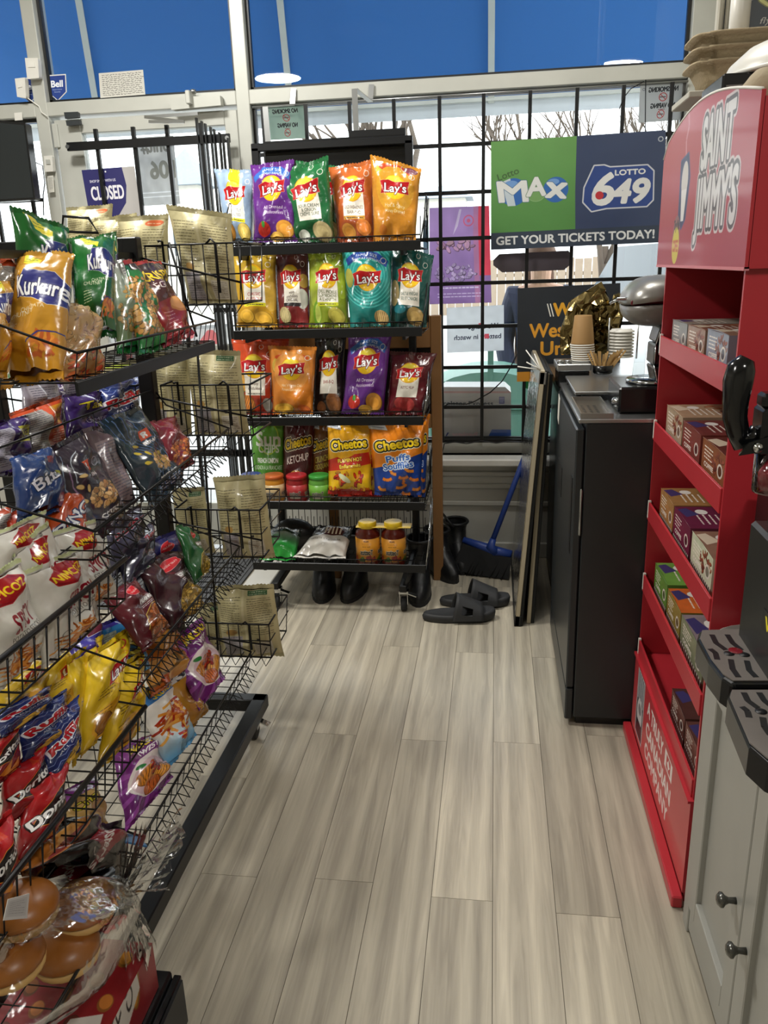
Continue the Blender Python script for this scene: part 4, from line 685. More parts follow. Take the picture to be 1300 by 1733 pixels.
# ---------------------------------------------------------------- dark screen at the far left, cables
p = pxq((-40, 200, 43, 208, 60, 338, -40, 344), Y=3.45); t = emp('wall_screen', p[0], 'dark flat screen hanging in the left window', 'screen'); MB().quad(*p, .05, 0, 0).build('bezel', M('black_plastic'), t, .006); c = sum(p, Vector()) / 4; MB().quad(*[c + (v - c) * .94 + Vector((0, -.002, 0)) for v in p], .002, 0, 0).build('screen', mat('screen_dark', '1f2426', .3), t)
def cable(nm, pts, lb, r=.0028, m='black_wire', Yp=3.69): return tag(MB().path([at(x, y, Y=(pp[0] if pp else Yp)) for x, y, *pp in pts], r, 5).build(nm, M(m)), lb, 'cable')
cable('light_string', [(742, 800), (748, 770), (752, 751), (770, 748), (790, 751), (815, 746), (840, 750), (860, 747), (890, 749), (925, 744)], 'dark string light cable lying along the bottom of the window')
cable('light_string', [(744, 692), (760, 683), (790, 684), (804, 679), (830, 664), (850, 645), (862, 625), (880, 590)], 'dark string light cable sagging diagonally across the window bars')
cable('light_string', [(888, 640), (889, 680), (890, 720), (889, 750), (890, 790)], 'dark cable dropping straight down beside the broom', .002)
cable('light_string', [(44, 216), (50, 228), (53, 240), (49, 252), (55, 262), (60, 275), (72, 280), (76, 310), (73, 330), (74, 365)], 'tangled dark cable hanging beside the left mullion')
cable('light_string', [(1048, 185), (1056, 165), (1068, 150), (1090, 138)], 'dark looped cable at the upper right of the window', .002)
# ---------------------------------------------------------------- door mat and threshold
mt = emp('door_mat', (-1.5, 3.35, 0), 'grey ribbed entrance mat in front of the shop door', 'mat')
B('base', -2.0, -1.13, 2.95, 3.66, 0, .006, M('mat_grey'), mt); b = MB()
for i in range(44): b.box(-2.0 + i * .02, -1.99 + i * .02, 2.96, 3.65, .006, .01)
tag(b.build('ribs', M('mat_grey'), mt), kind='stuff')
tag(B('trim_3', -1.12, -1.0, 2.95, 3.7, 0, .008, M('white_paint'), None, .003), kind='structure')
# ---------------------------------------------------------------- outside: ground, awning, cars, person, houses, trees
GZ = -.12
tag(B('ground', -30, 40, 3.9, 90, GZ - .05, GZ, M('asphalt')), kind='structure')
aw = emp('shop_awning', (0, 3.9, 2.2), 'sloping blue fabric awning over the shop front outside', 'awning')
def awm():
    m, nt, p = _nodes('awning_fabric'); N, L = nt.nodes, nt.links; p.inputs['Base Color'].default_value = lin('3d74ac'); p.inputs['Roughness'].default_value = .8
    tr = N.new('ShaderNodeBsdfTranslucent'); tr.inputs[0].default_value = lin('5a92c4'); mx = N.new('ShaderNodeMixShader'); mx.inputs[0].default_value = .35
    L.new(p.outputs[0], mx.inputs[1]); L.new(tr.outputs[0], mx.inputs[2]); L.new(mx.outputs[0], N['Material Output'].inputs[0]); return m
AZ0, AZ1, AY0, AY1 = 3.6, 2.24, 3.9, 4.95
MB().add([(-6, AY0, AZ0), (6, AY0, AZ0), (6, AY1, AZ1), (-6, AY1, AZ1), (-6, AY0, AZ0 + .004), (6, AY0, AZ0 + .004), (6, AY1, AZ1 + .004), (-6, AY1, AZ1 + .004)], [(0, 1, 2, 3), (7, 6, 5, 4), (0, 4, 5, 1), (3, 2, 6, 7), (1, 5, 6, 2), (0, 3, 7, 4)]).build('canopy', awm(), aw)
B('valance', -6, 6, AY1 - .003, AY1 + .003, 2.15, AZ1, mat('valance', 'c9ced2', .8), aw)
for x0, x1 in ((-1.94, -2.34), (-1.0, -1.17), (-.03, -.03), (.9, 1.1), (-3.2, -3.6)): MB().bar((x0, AY0 + .05, AZ0 - .09), (x1, AY1, AZ1 - .02), .034, .034).build('rib', M('alu'), aw)
B('front_rail', -6, 6, AY1 - .03, AY1, AZ1 - .02, AZ1, M('alu'), aw)
def car(nm, x, y, rz, body, label, L=4.5, Wd=1.82, H=1.62):
    t = emp(nm, (x, y, GZ), label, 'car'); R = Matrix.Rotation(rz, 4, 'Z'); T = Matrix.Translation((x, y, GZ)) @ R
    prof = [(-L / 2, .35, .80, .86), (-L / 2 + .1, .3, .93, .95), (-L / 2 + 1.0, .25, 1.02, 1.0), (-L / 2 + 1.25, .25, 1.04, 1.0), (L / 2 - .9, .25, 1.05, 1.0), (L / 2 - .1, .3, 1.0, .97), (L / 2, .4, .9, .88)]
    b = MB(); n = 16; vs = []
    for yy, zl, zh, w in prof:
        for k in range(n):
            a = 2 * math.pi * k / n; cx_, sx_ = math.cos(a), math.sin(a); ex = lambda v: math.copysign(abs(v) ** .5, v); vs.append(T @ Vector((ex(cx_) * Wd / 2 * w, yy, (zl + zh) / 2 + ex(sx_) * (zh - zl) / 2)))
    m = len(prof); fs = [(i * n + k, i * n + (k + 1) % n, (i + 1) * n + (k + 1) % n, (i + 1) * n + k) for i in range(m - 1) for k in range(n)] + [tuple(range(n - 1, -1, -1)), tuple((m - 1) * n + k for k in range(n))]
    b.add(vs, fs, None, 0, True); b.build('body', M(body), t)
    g0, g1 = [(-.78, -1.25, 1.0), (.78, -1.25, 1.0), (.8, 1.9, 1.02), (-.8, 1.9, 1.02)], [(-.6, -.45, H), (.6, -.45, H), (.62, 1.5, H - .02), (-.62, 1.5, H - .02)]
    vs = [T @ Vector(v) for v in g0 + g1]; MB().add(vs, [(0, 1, 5, 4), (1, 2, 6, 5), (2, 3, 7, 6), (3, 0, 4, 7)]).build('windows', M('car_glass'), t)
    MB().prism([T @ Vector((v[0], v[1], v[2] - .01)) for v in g1], (0, 0, .05)).build('roof', M(body), t, .02)
    for sx in (-1, 1):
        for yy in (-L / 2 + .85, L / 2 - .85):
            c = T @ Vector((sx * (Wd / 2 - .12), yy, .32)); b = MB(); b.path([c - R @ Vector((.1, 0, 0)), c + R @ Vector((.1, 0, 0))], .32, 20); w = b.build('wheel', M('tyre'), t); b = MB(); b.path([c - R @ Vector((.105, 0, 0)), c + R @ Vector((.105, 0, 0))], .19, 12); b.build('hub', M('alu'), w)
        b = MB(); b.ball(T @ Vector((sx * .62, -L / 2 + .06, .72)), .17, .06, .09, 10, 6); b.build('headlight', M('paper'), t); b = MB(); b.ball(T @ Vector((sx * .7, L / 2 - .03, .82)), .12, .05, .09, 10, 6); b.build('tail_light', mat('tail_red', 'b01c22', .2), t)
        b = MB(); b.ball(T @ Vector((sx * (Wd / 2 + .06), -.95, 1.08)), .1, .06, .08, 8, 5); b.build('mirror', M(body), t)
    B('grille', 0, 0, 0, 0, 0, 0, M('tyre'), t) if False else MB().prism([T @ Vector(v) for v in ((-.5, -L / 2 - .012, .5), (.5, -L / 2 - .012, .5), (.45, -L / 2 - .012, .7), (-.45, -L / 2 - .012, .7))], R @ Vector((0, .06, 0))).build('grille', M('tyre'), t)
car('car', 2.35, 8.6, .25, 'car_white', 'white parked car outside behind the lottery sign')
car('car', 6.3, 13.2, 2.9, 'car_blue', 'pale blue parked car farther off, with red tail light')
# person standing outside
def person(x, y, h, label):
    t = emp('person', (x, y, GZ), label, 'person'); s = h / 1.7
    pts = {'pelvis': (0, 0, .92), 'spine': (0, .01, 1.15), 'chest': (0, 0, 1.32), 'neck': (0, 0, 1.46), 'headb': (0, -.02, 1.52), 'headt': (0, -.02, 1.66)}
    E_l = [('pelvis', 'spine'), ('spine', 'chest'), ('chest', 'neck'), ('neck', 'headb'), ('headb', 'headt')]; R = {'pelvis': (.15, .11), 'spine': (.145, .105), 'chest': (.165, .115), 'neck': (.055, .055), 'headb': (.075, .085), 'headt': (.07, .085)}
    for sd, q in ((-1, 'l'), (1, 'r')):
        for n_, p, r in (('hip', (sd * .09, 0, .86), .095), ('knee', (sd * .1, -.01, .48), .062), ('ankle', (sd * .1, .02, .09), .045), ('toe', (sd * .11, -.13, .045), .04), ('sh', (sd * .17, 0, 1.39), .065), ('elb', (sd * .23, .03, 1.11), .046), ('wri', (sd * .2, -.12, .92), .034), ('hand', (sd * .19, -.17, .86), .04)): pts[n_ + q] = p; R[n_ + q] = (r, r)
        E_l += [('pelvis', 'hip' + q), ('hip' + q, 'knee' + q), ('knee' + q, 'ankle' + q), ('ankle' + q, 'toe' + q), ('chest', 'sh' + q), ('sh' + q, 'elb' + q), ('elb' + q, 'wri' + q), ('wri' + q, 'hand' + q)]
    def skin(names, edges, mm, nm, grow=0, parent=t):
        ids = {k: i for i, k in enumerate(names)}; me = bpy.data.meshes.new(nm); me.from_pydata([tuple(c * s for c in pts[k]) for k in names], [(ids[a], ids[b]) for a, b in edges if a in ids and b in ids], []); o = bpy.data.objects.new(nm, me); COL.objects.link(o); o.parent = parent; me.materials.append(M(mm))
        sk = o.modifiers.new('k', 'SKIN'); o.modifiers.new('s', 'SUBSURF').render_levels = 2
        for i, k in enumerate(names): me.skin_vertices[0].data[i].radius = [(q + grow) * s for q in R[k]]; me.skin_vertices[0].data[i].use_root = (i == 0)
        for p_ in me.polygons: p_.use_smooth = True
        return o
    skin(list(pts), E_l, 'skin', 'body'); up = ['spine', 'pelvis', 'chest', 'shl', 'elbl', 'wril', 'shr', 'elbr', 'wrir']; skin(up, E_l, 'navy', 'coat', .022); lo = ['pelvis', 'hipl', 'kneel', 'anklel', 'hipr', 'kneer', 'ankler']; skin(lo, E_l, 'jeans', 'trousers', .012)
    MB().ball((x, y + .01, GZ + 1.625 * s), .098 * s, .11 * s, .1 * s).build('hair', M('hair'), t); MB().ball((x, y + .08 * s, GZ + 1.5 * s), .09 * s, .05 * s, .13 * s).build('long_hair', M('hair'), t)
    for sd in (-1, 1): MB().ball((x + sd * .032 * s, y - .098 * s, GZ + 1.6 * s), .011, .008, .008, 8, 5).build('eye', M('tyre'), t); MB().ball((x + sd * .11 * s, y - .09 * s, GZ + .045 * s), .05 * s, .12 * s, .05 * s, 10, 6).build('shoe', M('boot'), t)
    MB().ball((x, y - .108 * s, GZ + 1.57 * s), .012, .018, .02, 8, 6).build('nose', M('skin'), t)
    for q in ('l', 'r'):
        hx, hy, hz = pts['hand' + q]
        for i in range(5): MB().path([(x + (hx + (i - 2) * .013) * s, y + (hy - .01) * s, GZ + (hz - .02) * s), (x + (hx + (i - 2) * .016) * s, y + (hy - .035) * s, GZ + (hz - .06) * s), (x + (hx + (i - 2) * .015) * s, y + (hy - .03) * s, GZ + (hz - (.1 - .012 * abs(i - 2))) * s)], [.009 * s, .008 * s, .006 * s], 6).build('finger', M('skin'), t)
pp = at(912, 600, Y=5.0); person(pp.x, 5.0, 1.58, 'person in a navy coat and jeans standing outside behind the window')
# green bin under the window outside
bc = at(800, 660, Y=4.5); bt = emp('outdoor_bin', (bc.x, 4.5, GZ), 'green outdoor bin with a domed lid outside the window', 'bin'); B('body', bc.x - .25, bc.x + .42, 4.25, 4.75, GZ, .62, M('bin_green'), bt, .03)
MB().prism([Vector((bc.x + .085 + .36 * math.cos(q), 4.25, .62 + .2 * math.sin(q))) for q in np.linspace(0, math.pi, 13)], (0, .5, 0)).build('domed_lid', mat('bin_lid', '6f9f90', .5), bt); MB().bar((bc.x + .1, 4.24, .62), (bc.x + .1, 4.24, 1.1), .03, .03).build('post', M('bin_green'), bt)
# houses
def house(px0, px1, pyb, pyt, pye, Yd, label):
    a, b_, e, tp = at(px0, pyb, Y=Yd), at(px1, pyb, Y=Yd), at(px0, pye, Y=Yd), at((px0 + px1) / 2, pyt, Y=Yd); x0, x1 = a.x, b_.x; t = emp('house', ((x0 + x1) / 2, Yd, GZ), label, 'house'); D = (x1 - x0) * .9
    B('wall', x0 + .3, x1 - .3, Yd, Yd + D, GZ, e.z, M('stucco'), t); c = Vector(((x0 + x1) / 2, Yd + D / 2, tp.z + (tp.z - e.z) * .5))
    MB().add([(x0, Yd - .3, e.z), (x1, Yd - .3, e.z), (x1, Yd + D, e.z), (x0, Yd + D, e.z), tuple(c)], [(0, 1, 4), (1, 2, 4), (2, 3, 4), (3, 0, 4), (3, 2, 1, 0)]).build('roof', M('roof_tile'), t)
    for i in range(3):
        xx = x0 + .3 + (x1 - x0 - .6) * (.12 + .3 * i); w = B('window', xx, xx + (x1 - x0) * .16, Yd - .05, Yd, e.z - 2.2, e.z - .7, M('paper'), t); B('pane', xx + .1, xx + (x1 - x0) * .16 - .1, Yd - .08, Yd - .05, e.z - 2.1, e.z - .8, M('car_glass'), w)
house(262, 352, 345, 268, 316, 26, 'grey-roofed pale house across the street seen through the door'); house(690, 800, 410, 318, 338, 34, 'pale house across the street right of the chip rack')
def tree(px, py, Yd, h, seed, label):
    p = at(px, py, Y=Yd); rg = random.Random(seed); t = emp('bare_tree', (p.x, Yd, GZ), label, 'tree'); b, tw = MB(), MB()
    def br(p0, d, L, r, dep):
        p1 = p0 + d * L; (b if dep < 2 else tw).path([p0, p0.lerp(p1, .5) + Vector((rg.uniform(-.04, .04) * L, 0, 0)), p1], [r, r * .85, r * .65], 5)
        if dep < 5:
            for k in range(3 if dep < 3 else 2): br(p0.lerp(p1, rg.uniform(.55, 1)), (d + Vector((rg.uniform(-.7, .7), rg.uniform(-.6, .6), rg.uniform(-.1, .5)))).normalized(), L * rg.uniform(.6, .78), r * .6, dep + 1)
    br(Vector((p.x, Yd, GZ)), Vector((0, 0, 1)), h * .33, h * .018, 0); b.build('trunk', M('bark'), t); tag(tw.build('branches', M('bark'), t), kind='stuff')
tree(672, 400, 11, 5.6, 3, 'bare winter tree outside, right behind the chip rack'); tree(905, 400, 15, 5.4, 8, 'bare winter tree outside above the lottery sign'); tree(175, 300, 24, 4.6, 5, 'small bare tree outside behind the closed sign'); tree(1030, 300, 13, 5.0, 11, 'bare winter tree outside below the right no smoking sign')
fb = at(700, 436, Y=24); ft = emp('board_fence', (6, 24, GZ), 'long weathered board fence at the far side of the lot', 'fence')
for i in range(60): B('board', fb.x + i * .24, fb.x + i * .24 + .22, 24, 24.03, GZ, 1.35 + .03 * (i % 3 == 0), M('fence'), ft)
B('rail', fb.x, fb.x + 14.4, 24.03, 24.08, .9, 1.0, M('fence'), ft)
# ---------------------------------------------------------------- chip rack by the window
ARTS = art_bags()
RY0, RY1 = 2.97, 3.27
RX0, RX1 = -.975, -.262
rk = emp('chip_rack', (-.62, 3.12, 0), 'black five-shelf wire chip rack on casters in front of the window', 'rack')
SH = [1.452, 1.152, .822, .484, .222]
for x in (-.93, -.33):
    MB().bar((x, 3.30, .09), (x, 3.30, 1.825), .03, .03, (0, 1, 0)).build('post', M('black_steel'), rk, .003)
b = MB(); b.bar((-.945, 3.30, 1.825), (-.315, 3.30, 1.825), .03, .03); b.build('top_bar', M('black_steel'), rk, .003)
b = MB(); b.bar((-.56, 3.335, 1.86), (-.345, 3.335, 1.86), .012, .025); b.build('sign_rail', M('black_steel'), rk); B('header_panel', -.90, -.345, 3.325, 3.335, 1.66, 1.85, M('black_plastic'), rk)
for i, z in enumerate(SH):
    x0, x1 = RX0, RX1
    s = B('shelf_front', x0, x1, RY0 - .004, RY0 + .002, z - .03, z + .004, M('black_steel'), rk, .002)
    w = MB(); n = 26
    for k in range(n + 1): x = x0 + (x1 - x0) * k / n; w.path([(x, RY0, z - .02), (x, RY1, z - .025), (x, RY1 + .02, z + .1)], .0016, 4)
    for k in range(1, 5): y = RY0 + (RY1 - RY0) * k / 5; w.tube((x0, y, z - .024), (x1, y, z - .024), .002, 4)
    for k in range(27): x = x0 + (x1 - x0) * k / 26; w.tube((x, RY0, z), (x, RY0, z + .022), .0013, 4)
    w.tube((x0, RY0, z + .022), (x1, RY0, z + .022), .0022, 4); tag(w.build('shelf_wires', M('black_wire'), s), kind='stuff')
    for sx, x in ((-1, x0), (1, x1)):
        g = MB(); hh = .16 if i < 4 else .2
        g.path([(x, RY0, z), (x + sx * .012, RY0 + .03, z + hh * .5), (x + sx * .012, RY0 + .12, z + hh), (x, RY1, z + hh), (x, RY1, z)], .0024, 5)
        for k in range(1, 6): y = RY0 + .05 + .045 * k; g.tube((x, y, z), (x + sx * .01, y, z + hh * (.75 if k < 2 else 1)), .0014, 4)
        for k in (.35, .7): g.tube((x + sx * .01, RY0 + .04, z + hh * k), (x, RY1, z + hh * k), .0014, 4)
        g.build('side_wires', M('chrome') if (i in (2, 4) and sx > 0) else M('black_wire'), rk)
    MB().bar((x0 + .04, 3.29, z - .03), (x0 + .04, RY0 + .03, z - .03), .012, .03).build('shelf_bracket', M('black_steel'), rk); MB().bar((x1 - .07, 3.29, z - .03), (x1 - .07, RY0 + .03, z - .03), .012, .03).build('shelf_bracket', M('black_steel'), rk)
w = MB()
for k in range(24): x = -.93 + k * .0275; w.tube((x, 3.275, .2), (x, 3.275, .45), .0015, 4)
for z in (.205, .28, .36, .448): w.tube((-.94, 3.273, z), (-.28, 3.273, z), .002, 4)
tag(w.build('back_grid', M('black_wire'), rk), kind='stuff')
def caster(x, y, zt, parent, r=.03, m='rubber'):
    c = emp('caster', (x, y, 0)); c.parent = parent; c.location = Vector((x, y, 0)) - _W[parent.name]; _W[c.name] = Vector((x, y, 0))
    MB().path([(x - .011, y, r), (x + .011, y, r)], r, 16).build('wheel', M(m), c); b = MB(); b.bar((x - .016, y, r), (x - .016, y, zt), .003, .026, (0, 1, 0)); b.bar((x + .016, y, r), (x + .016, y, zt), .003, .026, (0, 1, 0)); b.box(x - .02, x + .02, y - .018, y + .018, zt - .012, zt); b.build('fork', M('chrome'), c)
    MB().bar((x + .01, y, zt - .01), (x + .055, y - .01, zt - .022), .02, .004).build('brake_lever', M('chrome'), c)
for x in (-.90, -.36):
    b = MB(); b.bar((x, 3.0, .105), (x, 3.62, .105), .03, .03); b.build('base_rail', M('black_steel'), rk, .003); caster(x, 3.03, .09, rk); caster(x, 3.57, .09, rk)
MB().bar((-.90, 3.32, .105), (-.36, 3.32, .105), .03, .03).build('base_rail', M('black_steel'), rk, .003); MB().path([(-.36, 3.02, .1), (-.32, 2.99, .2)], .01, 6).build('base_strut', M('black_steel'), rk)
# wooden stand behind it
ws = emp('wooden_stand', (-.5, 3.42, 0), 'brown wooden post stand behind the chip rack', 'stand')
B('post', -.262, -.218, 3.36, 3.40, 0, 1.17, M('wood'), ws, .003); B('post', -.73, -.69, 3.36, 3.40, 0, 1.17, M('wood'), ws, .003); B('cross_board', -.96, -.262, 3.362, 3.39, 1.04, 1.17, M('wood'), ws, .003); B('cross_board', -.73, -.262, 3.362, 3.39, .70, .76, M('wood'), ws, .003); B('backboard', -.96, -.262, 3.375, 3.39, .76, 1.05, M('black_plastic'), ws)
# bags on the rack: TL TR BR BL pixels
ROW = ['top', 'second', 'third', 'fourth', 'lowest']
RB = [  # key, px, row, depth of foot, depth of head, label
 ('light', (362, 286, 432, 288, 428, 412, 384, 412), 0, 3.08, 3.16, 'pale blue chip bag with white panel, far left of the top rack shelf'),
 ('alld', (424, 280, 498, 270, 504, 410, 429, 410), 0, 3.03, 3.10, 'purple family size chip bag on the top rack shelf'),
 ('sour', (500, 272, 583, 282, 580, 408, 520, 408), 0, 3.15, 3.22, 'dark green chip bag tucked behind the green one, top rack shelf'),
 ('sour', (468, 292, 556, 263, 568, 410, 500, 410), 0, 3.04, 3.09, 'green sour cream chip bag leaning at the middle of the top rack shelf'),
 ('bbqo', (556, 284, 634, 270, 636, 410, 572, 410), 0, 3.07, 3.15, 'burnt orange chip bag with cream panel, top rack shelf'),
 ('hot', (626, 261, 714, 286, 704, 408, 632, 408), 0, 3.03, 3.09, 'golden orange chip bag with peaked corner, far right of the top rack shelf'),
 ('classic', (390, 426, 468, 428, 470, 554, 401, 554), 1, 3.03, 3.11, 'mustard yellow chip bag, far left of the second rack shelf'),
 ('wavyo', (462, 428, 523, 426, 526, 554, 472, 554), 1, 3.05, 3.13, 'dark maroon chip bag between yellow and lime ones, second rack shelf'),
 ('dill', (521, 424, 588, 425, 592, 554, 523, 554), 1, 3.03, 3.11, 'lime green pickle chip bag in the middle of the second rack shelf'),
 ('teal', (576, 416, 665, 420, 661, 552, 593, 554), 1, 3.02, 3.08, 'bright teal family size chip bag on the second rack shelf'),
 ('salt', (661, 414, 735, 432, 722, 554, 658, 554), 1, 3.05, 3.12, 'dark teal chip bag, far right of the second rack shelf'),
 ('redor', (412, 566, 490, 570, 488, 700, 418, 700), 2, 3.15, 3.22, 'plain red-orange bag behind the wavy chips, third rack shelf'),
 ('wavyr', (391, 574, 472, 580, 466, 702, 405, 702), 2, 3.05, 3.11, 'red-orange ridged chip bag, far left of the third rack shelf'),
 ('honey', (453, 585, 537, 587, 530, 701, 462, 701), 2, 3.02, 3.08, 'light orange chip bag with pale circle, third rack shelf'),
 ('bbq', (533, 572, 586, 568, 585, 702, 528, 702), 2, 3.07, 3.14, 'black barbecue chip bag in the middle of the third rack shelf'),
 ('alld', (590, 568, 664, 563, 650, 702, 578, 700), 2, 3.02, 3.1, 'purple family size chip bag on the third rack shelf'),
 ('ketch', (660, 594, 740, 598, 714, 702, 652, 702), 2, 3.05, 3.12, 'dark red crumpled chip bag, far right of the third rack shelf'),
 ('sun', (422, 704, 482, 706, 480, 842, 430, 842), 3, 3.12, 3.18, 'leaf green chip bag behind the dip jars, fourth rack shelf'),
 ('cketch', (479, 704, 534, 706, 530, 842, 476, 842), 3, 3.12, 3.18, 'maroon puffed snack bag behind the dip jars, fourth rack shelf'),
 ('ccrun', (527, 708, 572, 710, 566, 842, 522, 842), 3, 3.14, 3.2, 'brown and orange snack bag half hidden, fourth rack shelf'),
 ('cflam', (553, 708, 629, 716, 630, 838, 555, 836), 3, 3.01, 3.06, 'yellow and red snack bag in the middle of the fourth rack shelf'),
 ('cflam', (566, 712, 646, 716, 646, 842, 572, 842), 3, 3.12, 3.18, 'yellow snack bag hidden behind the yellow and red one'),
 ('cpuff', (690, 708, 728, 700, 720, 842, 690, 842), 3, 3.12, 3.18, 'orange snack bag peeking out behind the blue puffs bag'),
 ('cpuff', (621, 711, 722, 712, 712, 838, 634, 838), 3, 3.01, 3.06, 'orange and blue puffs bag, far right of the fourth rack shelf'),
]
for i, (k, px, r, yf, yh, lb) in enumerate(RB):
    q = [at(px[6], px[7], Y=yf), at(px[4], px[5], Y=yf), at(px[2], px[3], Y=yh), at(px[0], px[1], Y=yh)]
    bag(k, q, lb, 'chip bag', None, .055, i)
# popcorn bags lying on the lowest shelf
bag('smartg', [at(440, 948, Y=3.0), at(500, 948, Y=3.0), at(512, 896, Y=3.16), at(452, 890, Y=3.16)], 'green and black popcorn bag lying on the lowest rack shelf', th=.07, seed=41)
bag('smartw', [at(496, 944, Y=3.0), at(585, 946, Y=3.0), at(600, 892, Y=3.17), at(538, 890, Y=3.17)], 'white and black popcorn bag lying on the lowest rack shelf', th=.07, seed=42)
tag(MB().ball(at(498, 905, Y=3.22), .1, .05, .075, 14, 9).build('black_sack', mat('black_sack', '141416', .35, bump=.5, bs=20), None), 'slumped black plastic sack at the back of the lowest rack shelf', 'bag')
# dip jars and salsa jars
def jar(nm, c, r, h, glass, lid, art, label, group, neck=.8, lidh=.02):
    t = emp(nm, c, label, 'jar', group); x, y, z = c
    MB().lathe(c, [(r * .92, 0), (r, .006), (r, h * .72), (r * .96, h * .8), (r * neck, h * .9), (r * neck, h * .93)], 24).build('glass_body', M(glass), t)
    if art: MB().lathe(c, [(r + .0008, h * .12), (r + .0008, h * .68)], 24, uvs=2).build('printed_label', printmat('jl_' + art.name, art, .35), t)
    l = MB().lathe(c, [(r * neck + .003, h * .9), (r * neck + .004, h * .91), (r * neck + .004, h * .9 + lidh - .002), (r * neck + .001, h * .9 + lidh)], 28).build('lid', M(lid), t)
    return t
PAL.update(lid_navy=('2c3a7c', .35), lid_orange=('c8642c', .35), lid_red=('b8242c', .35), lid_green=('3c9a3c', .35), dip_w=('d8ccb0', .3))
def dip_art(bg, t): a = Art(200, 60, bg, 2); [(a.text(t, x, 34, 17, '1c1814', w=70, bold=.8, stroke=('f0e8dc', 1.2)), a.rect(x - 34, 48, 68, 8, 'd8d0c0')) for x in (0, 100, 200)]; return a.image('dip' + bg)
DJ = [(427, 3.0, 'dip_w', 'lid_navy', dip_art('c8bca0', 'Tostitos'), 'dip jar with navy lid, first from the left'), (464, 2.995, 'dip_y', 'lid_orange', dip_art('c8ae80', 'Tostitos'), 'dip jar with orange lid on the fourth rack shelf'), (503, 2.995, 'dip_r', 'lid_red', dip_art('a82c30', 'Tostitos'), 'dip jar with red lid on the fourth rack shelf'), (541, 2.995, 'dip_g', 'lid_green', dip_art('6ca83c', 'Tostitos'), 'dip jar with green lid on the fourth rack shelf')]
for px, yy, gm, lm, im, lb in DJ: p = at(px, 834, Y=yy + .04); jar('dip_jar', (p.x, yy + .045, SH[3] - .012), .043, .104, gm, lm, im, lb, 'dip jars on the chip rack', .88, .014)
def salsa_art():
    a = Art(200, 90, 'd8932c', 2.4)
    for x in (0, 100, 200):
        a.text('SALSA', x, 8, 7, '3c2414', w=26, bold=.4); a.lines(x - 26, 17, 52, 2, 5, '6a4418', 1.2); a.text('MEDIUM · MOYENNE', x, 30, 5, '3c2414', w=42); a.text('Tostitos', x, 52, 20, '1c1a18', w=66, bold=1, stroke=('f0e4cc', 1.3)); a.pile(x - 22, 80, 24, 10, ['b8342c', 'c84c34'], 8, 9, .7, 3); a.pile(x + 22, 80, 22, 9, ['4c7a2c', '6c9a3c'], 8, 8, .6, 5)
    return a.image('salsa')
SI = salsa_art()
for px, lb in ((624, 'salsa jar with yellow lid, left of the pair on the lowest rack shelf'), (667, 'salsa jar with yellow lid, right of the pair on the lowest rack shelf')):
    p = at(px, 944, Y=3.05); t = jar('salsa_jar', (p.x, 3.05, SH[4] - .02), .05, .172, 'salsa', 'lid_yellow', SI, lb, 'salsa jars', .66, .026)
p0, p1 = at(612, 891, Y=3.05), at(688, 891, Y=3.05); tag(B('twin_pack_band', p0.x - .02, p1.x + .02, 3.02, 3.08, p0.z + .004, p0.z + .007, M('lid_yellow'), None, .001), 'yellow plastic band joining the two salsa jars', 'band')
# boots under and beside the rack
def boot(x, y, rz, h, label, s=1.0):
    R = Matrix.Rotation(rz, 4, 'Z'); T = Matrix.Translation((x, y, 0)) @ R; t = emp('boot', (x, y, 0), label, 'boot', 'boots under the chip rack'); n = 18
    secs = [(.0, .0, .048, .13), (.018, .0, .05, .135), (.05, .0, .05, .13), (.085, .02, .047, .105), (.12, .05, .045, .07), (.17, .062, .048, .062), (h, .062, .056, .066)]
    vs = []
    for z, yo, rx, ry in secs:
        for k in range(n): a = 2 * math.pi * k / n; vs.append(T @ Vector((rx * s * math.cos(a), yo * s + ry * s * math.sin(a), z * s)))
    m = len(secs); b = MB(); b.add(vs, [(i * n + k, i * n + (k + 1) % n, (i + 1) * n + (k + 1) % n, (i + 1) * n + k) for i in range(m - 1) for k in range(n)] + [tuple(range(n - 1, -1, -1))], None, 0, True)
    b.build('upper', mat('boot_leather', '111214', .45, bump=.4, bs=40), t)
    MB().path([T @ Vector((.056 * s * math.cos(a), .062 * s + .066 * s * math.sin(a), h * s)) for a in np.linspace(0, 2 * math.pi, 19)[:-1]], .007, 6, closed=True).build('cuff', M('boot'), t)
    MB().prism([T @ Vector((.052 * s * math.cos(a), .136 * s * math.sin(a), .0)) for a in np.linspace(0, 2 * math.pi, 19)[:-1]], (0, 0, .016)).build('sole', M('rubber'), t); b = MB()
    for k in range(4): b.tube(T @ Vector((-.03 * s, -.045 * s + .026 * k * s, (.088 + .03 * k) * s)), T @ Vector((.03 * s, -.045 * s + .026 * k * s, (.088 + .03 * k) * s)), .003, 5)
    b.build('laces', M('rubber'), t)
boot(-.735, 3.2, .1, .26, 'tall black boot under the chip rack, left of the pair'); boot(-.60, 3.21, -.12, .26, 'tall black boot under the chip rack, right of the pair'); boot(-.31, 3.19, .05, .24, 'tall black boot standing by the right rack caster')
boot(-.225, 3.44, .5, .2, 'black laced boot beside the wooden post, front one'); boot(-.16, 3.56, .2, .2, 'short black boot beside the broom head, rear one')
MB_ = MB().tube(at(748, 868, Y=3.5), at(768, 892, Y=3.46), .006); tag(MB_.build('umbrella_shaft', M('black_steel')), 'thin black umbrella shaft poking up beside the wooden post', 'umbrella')
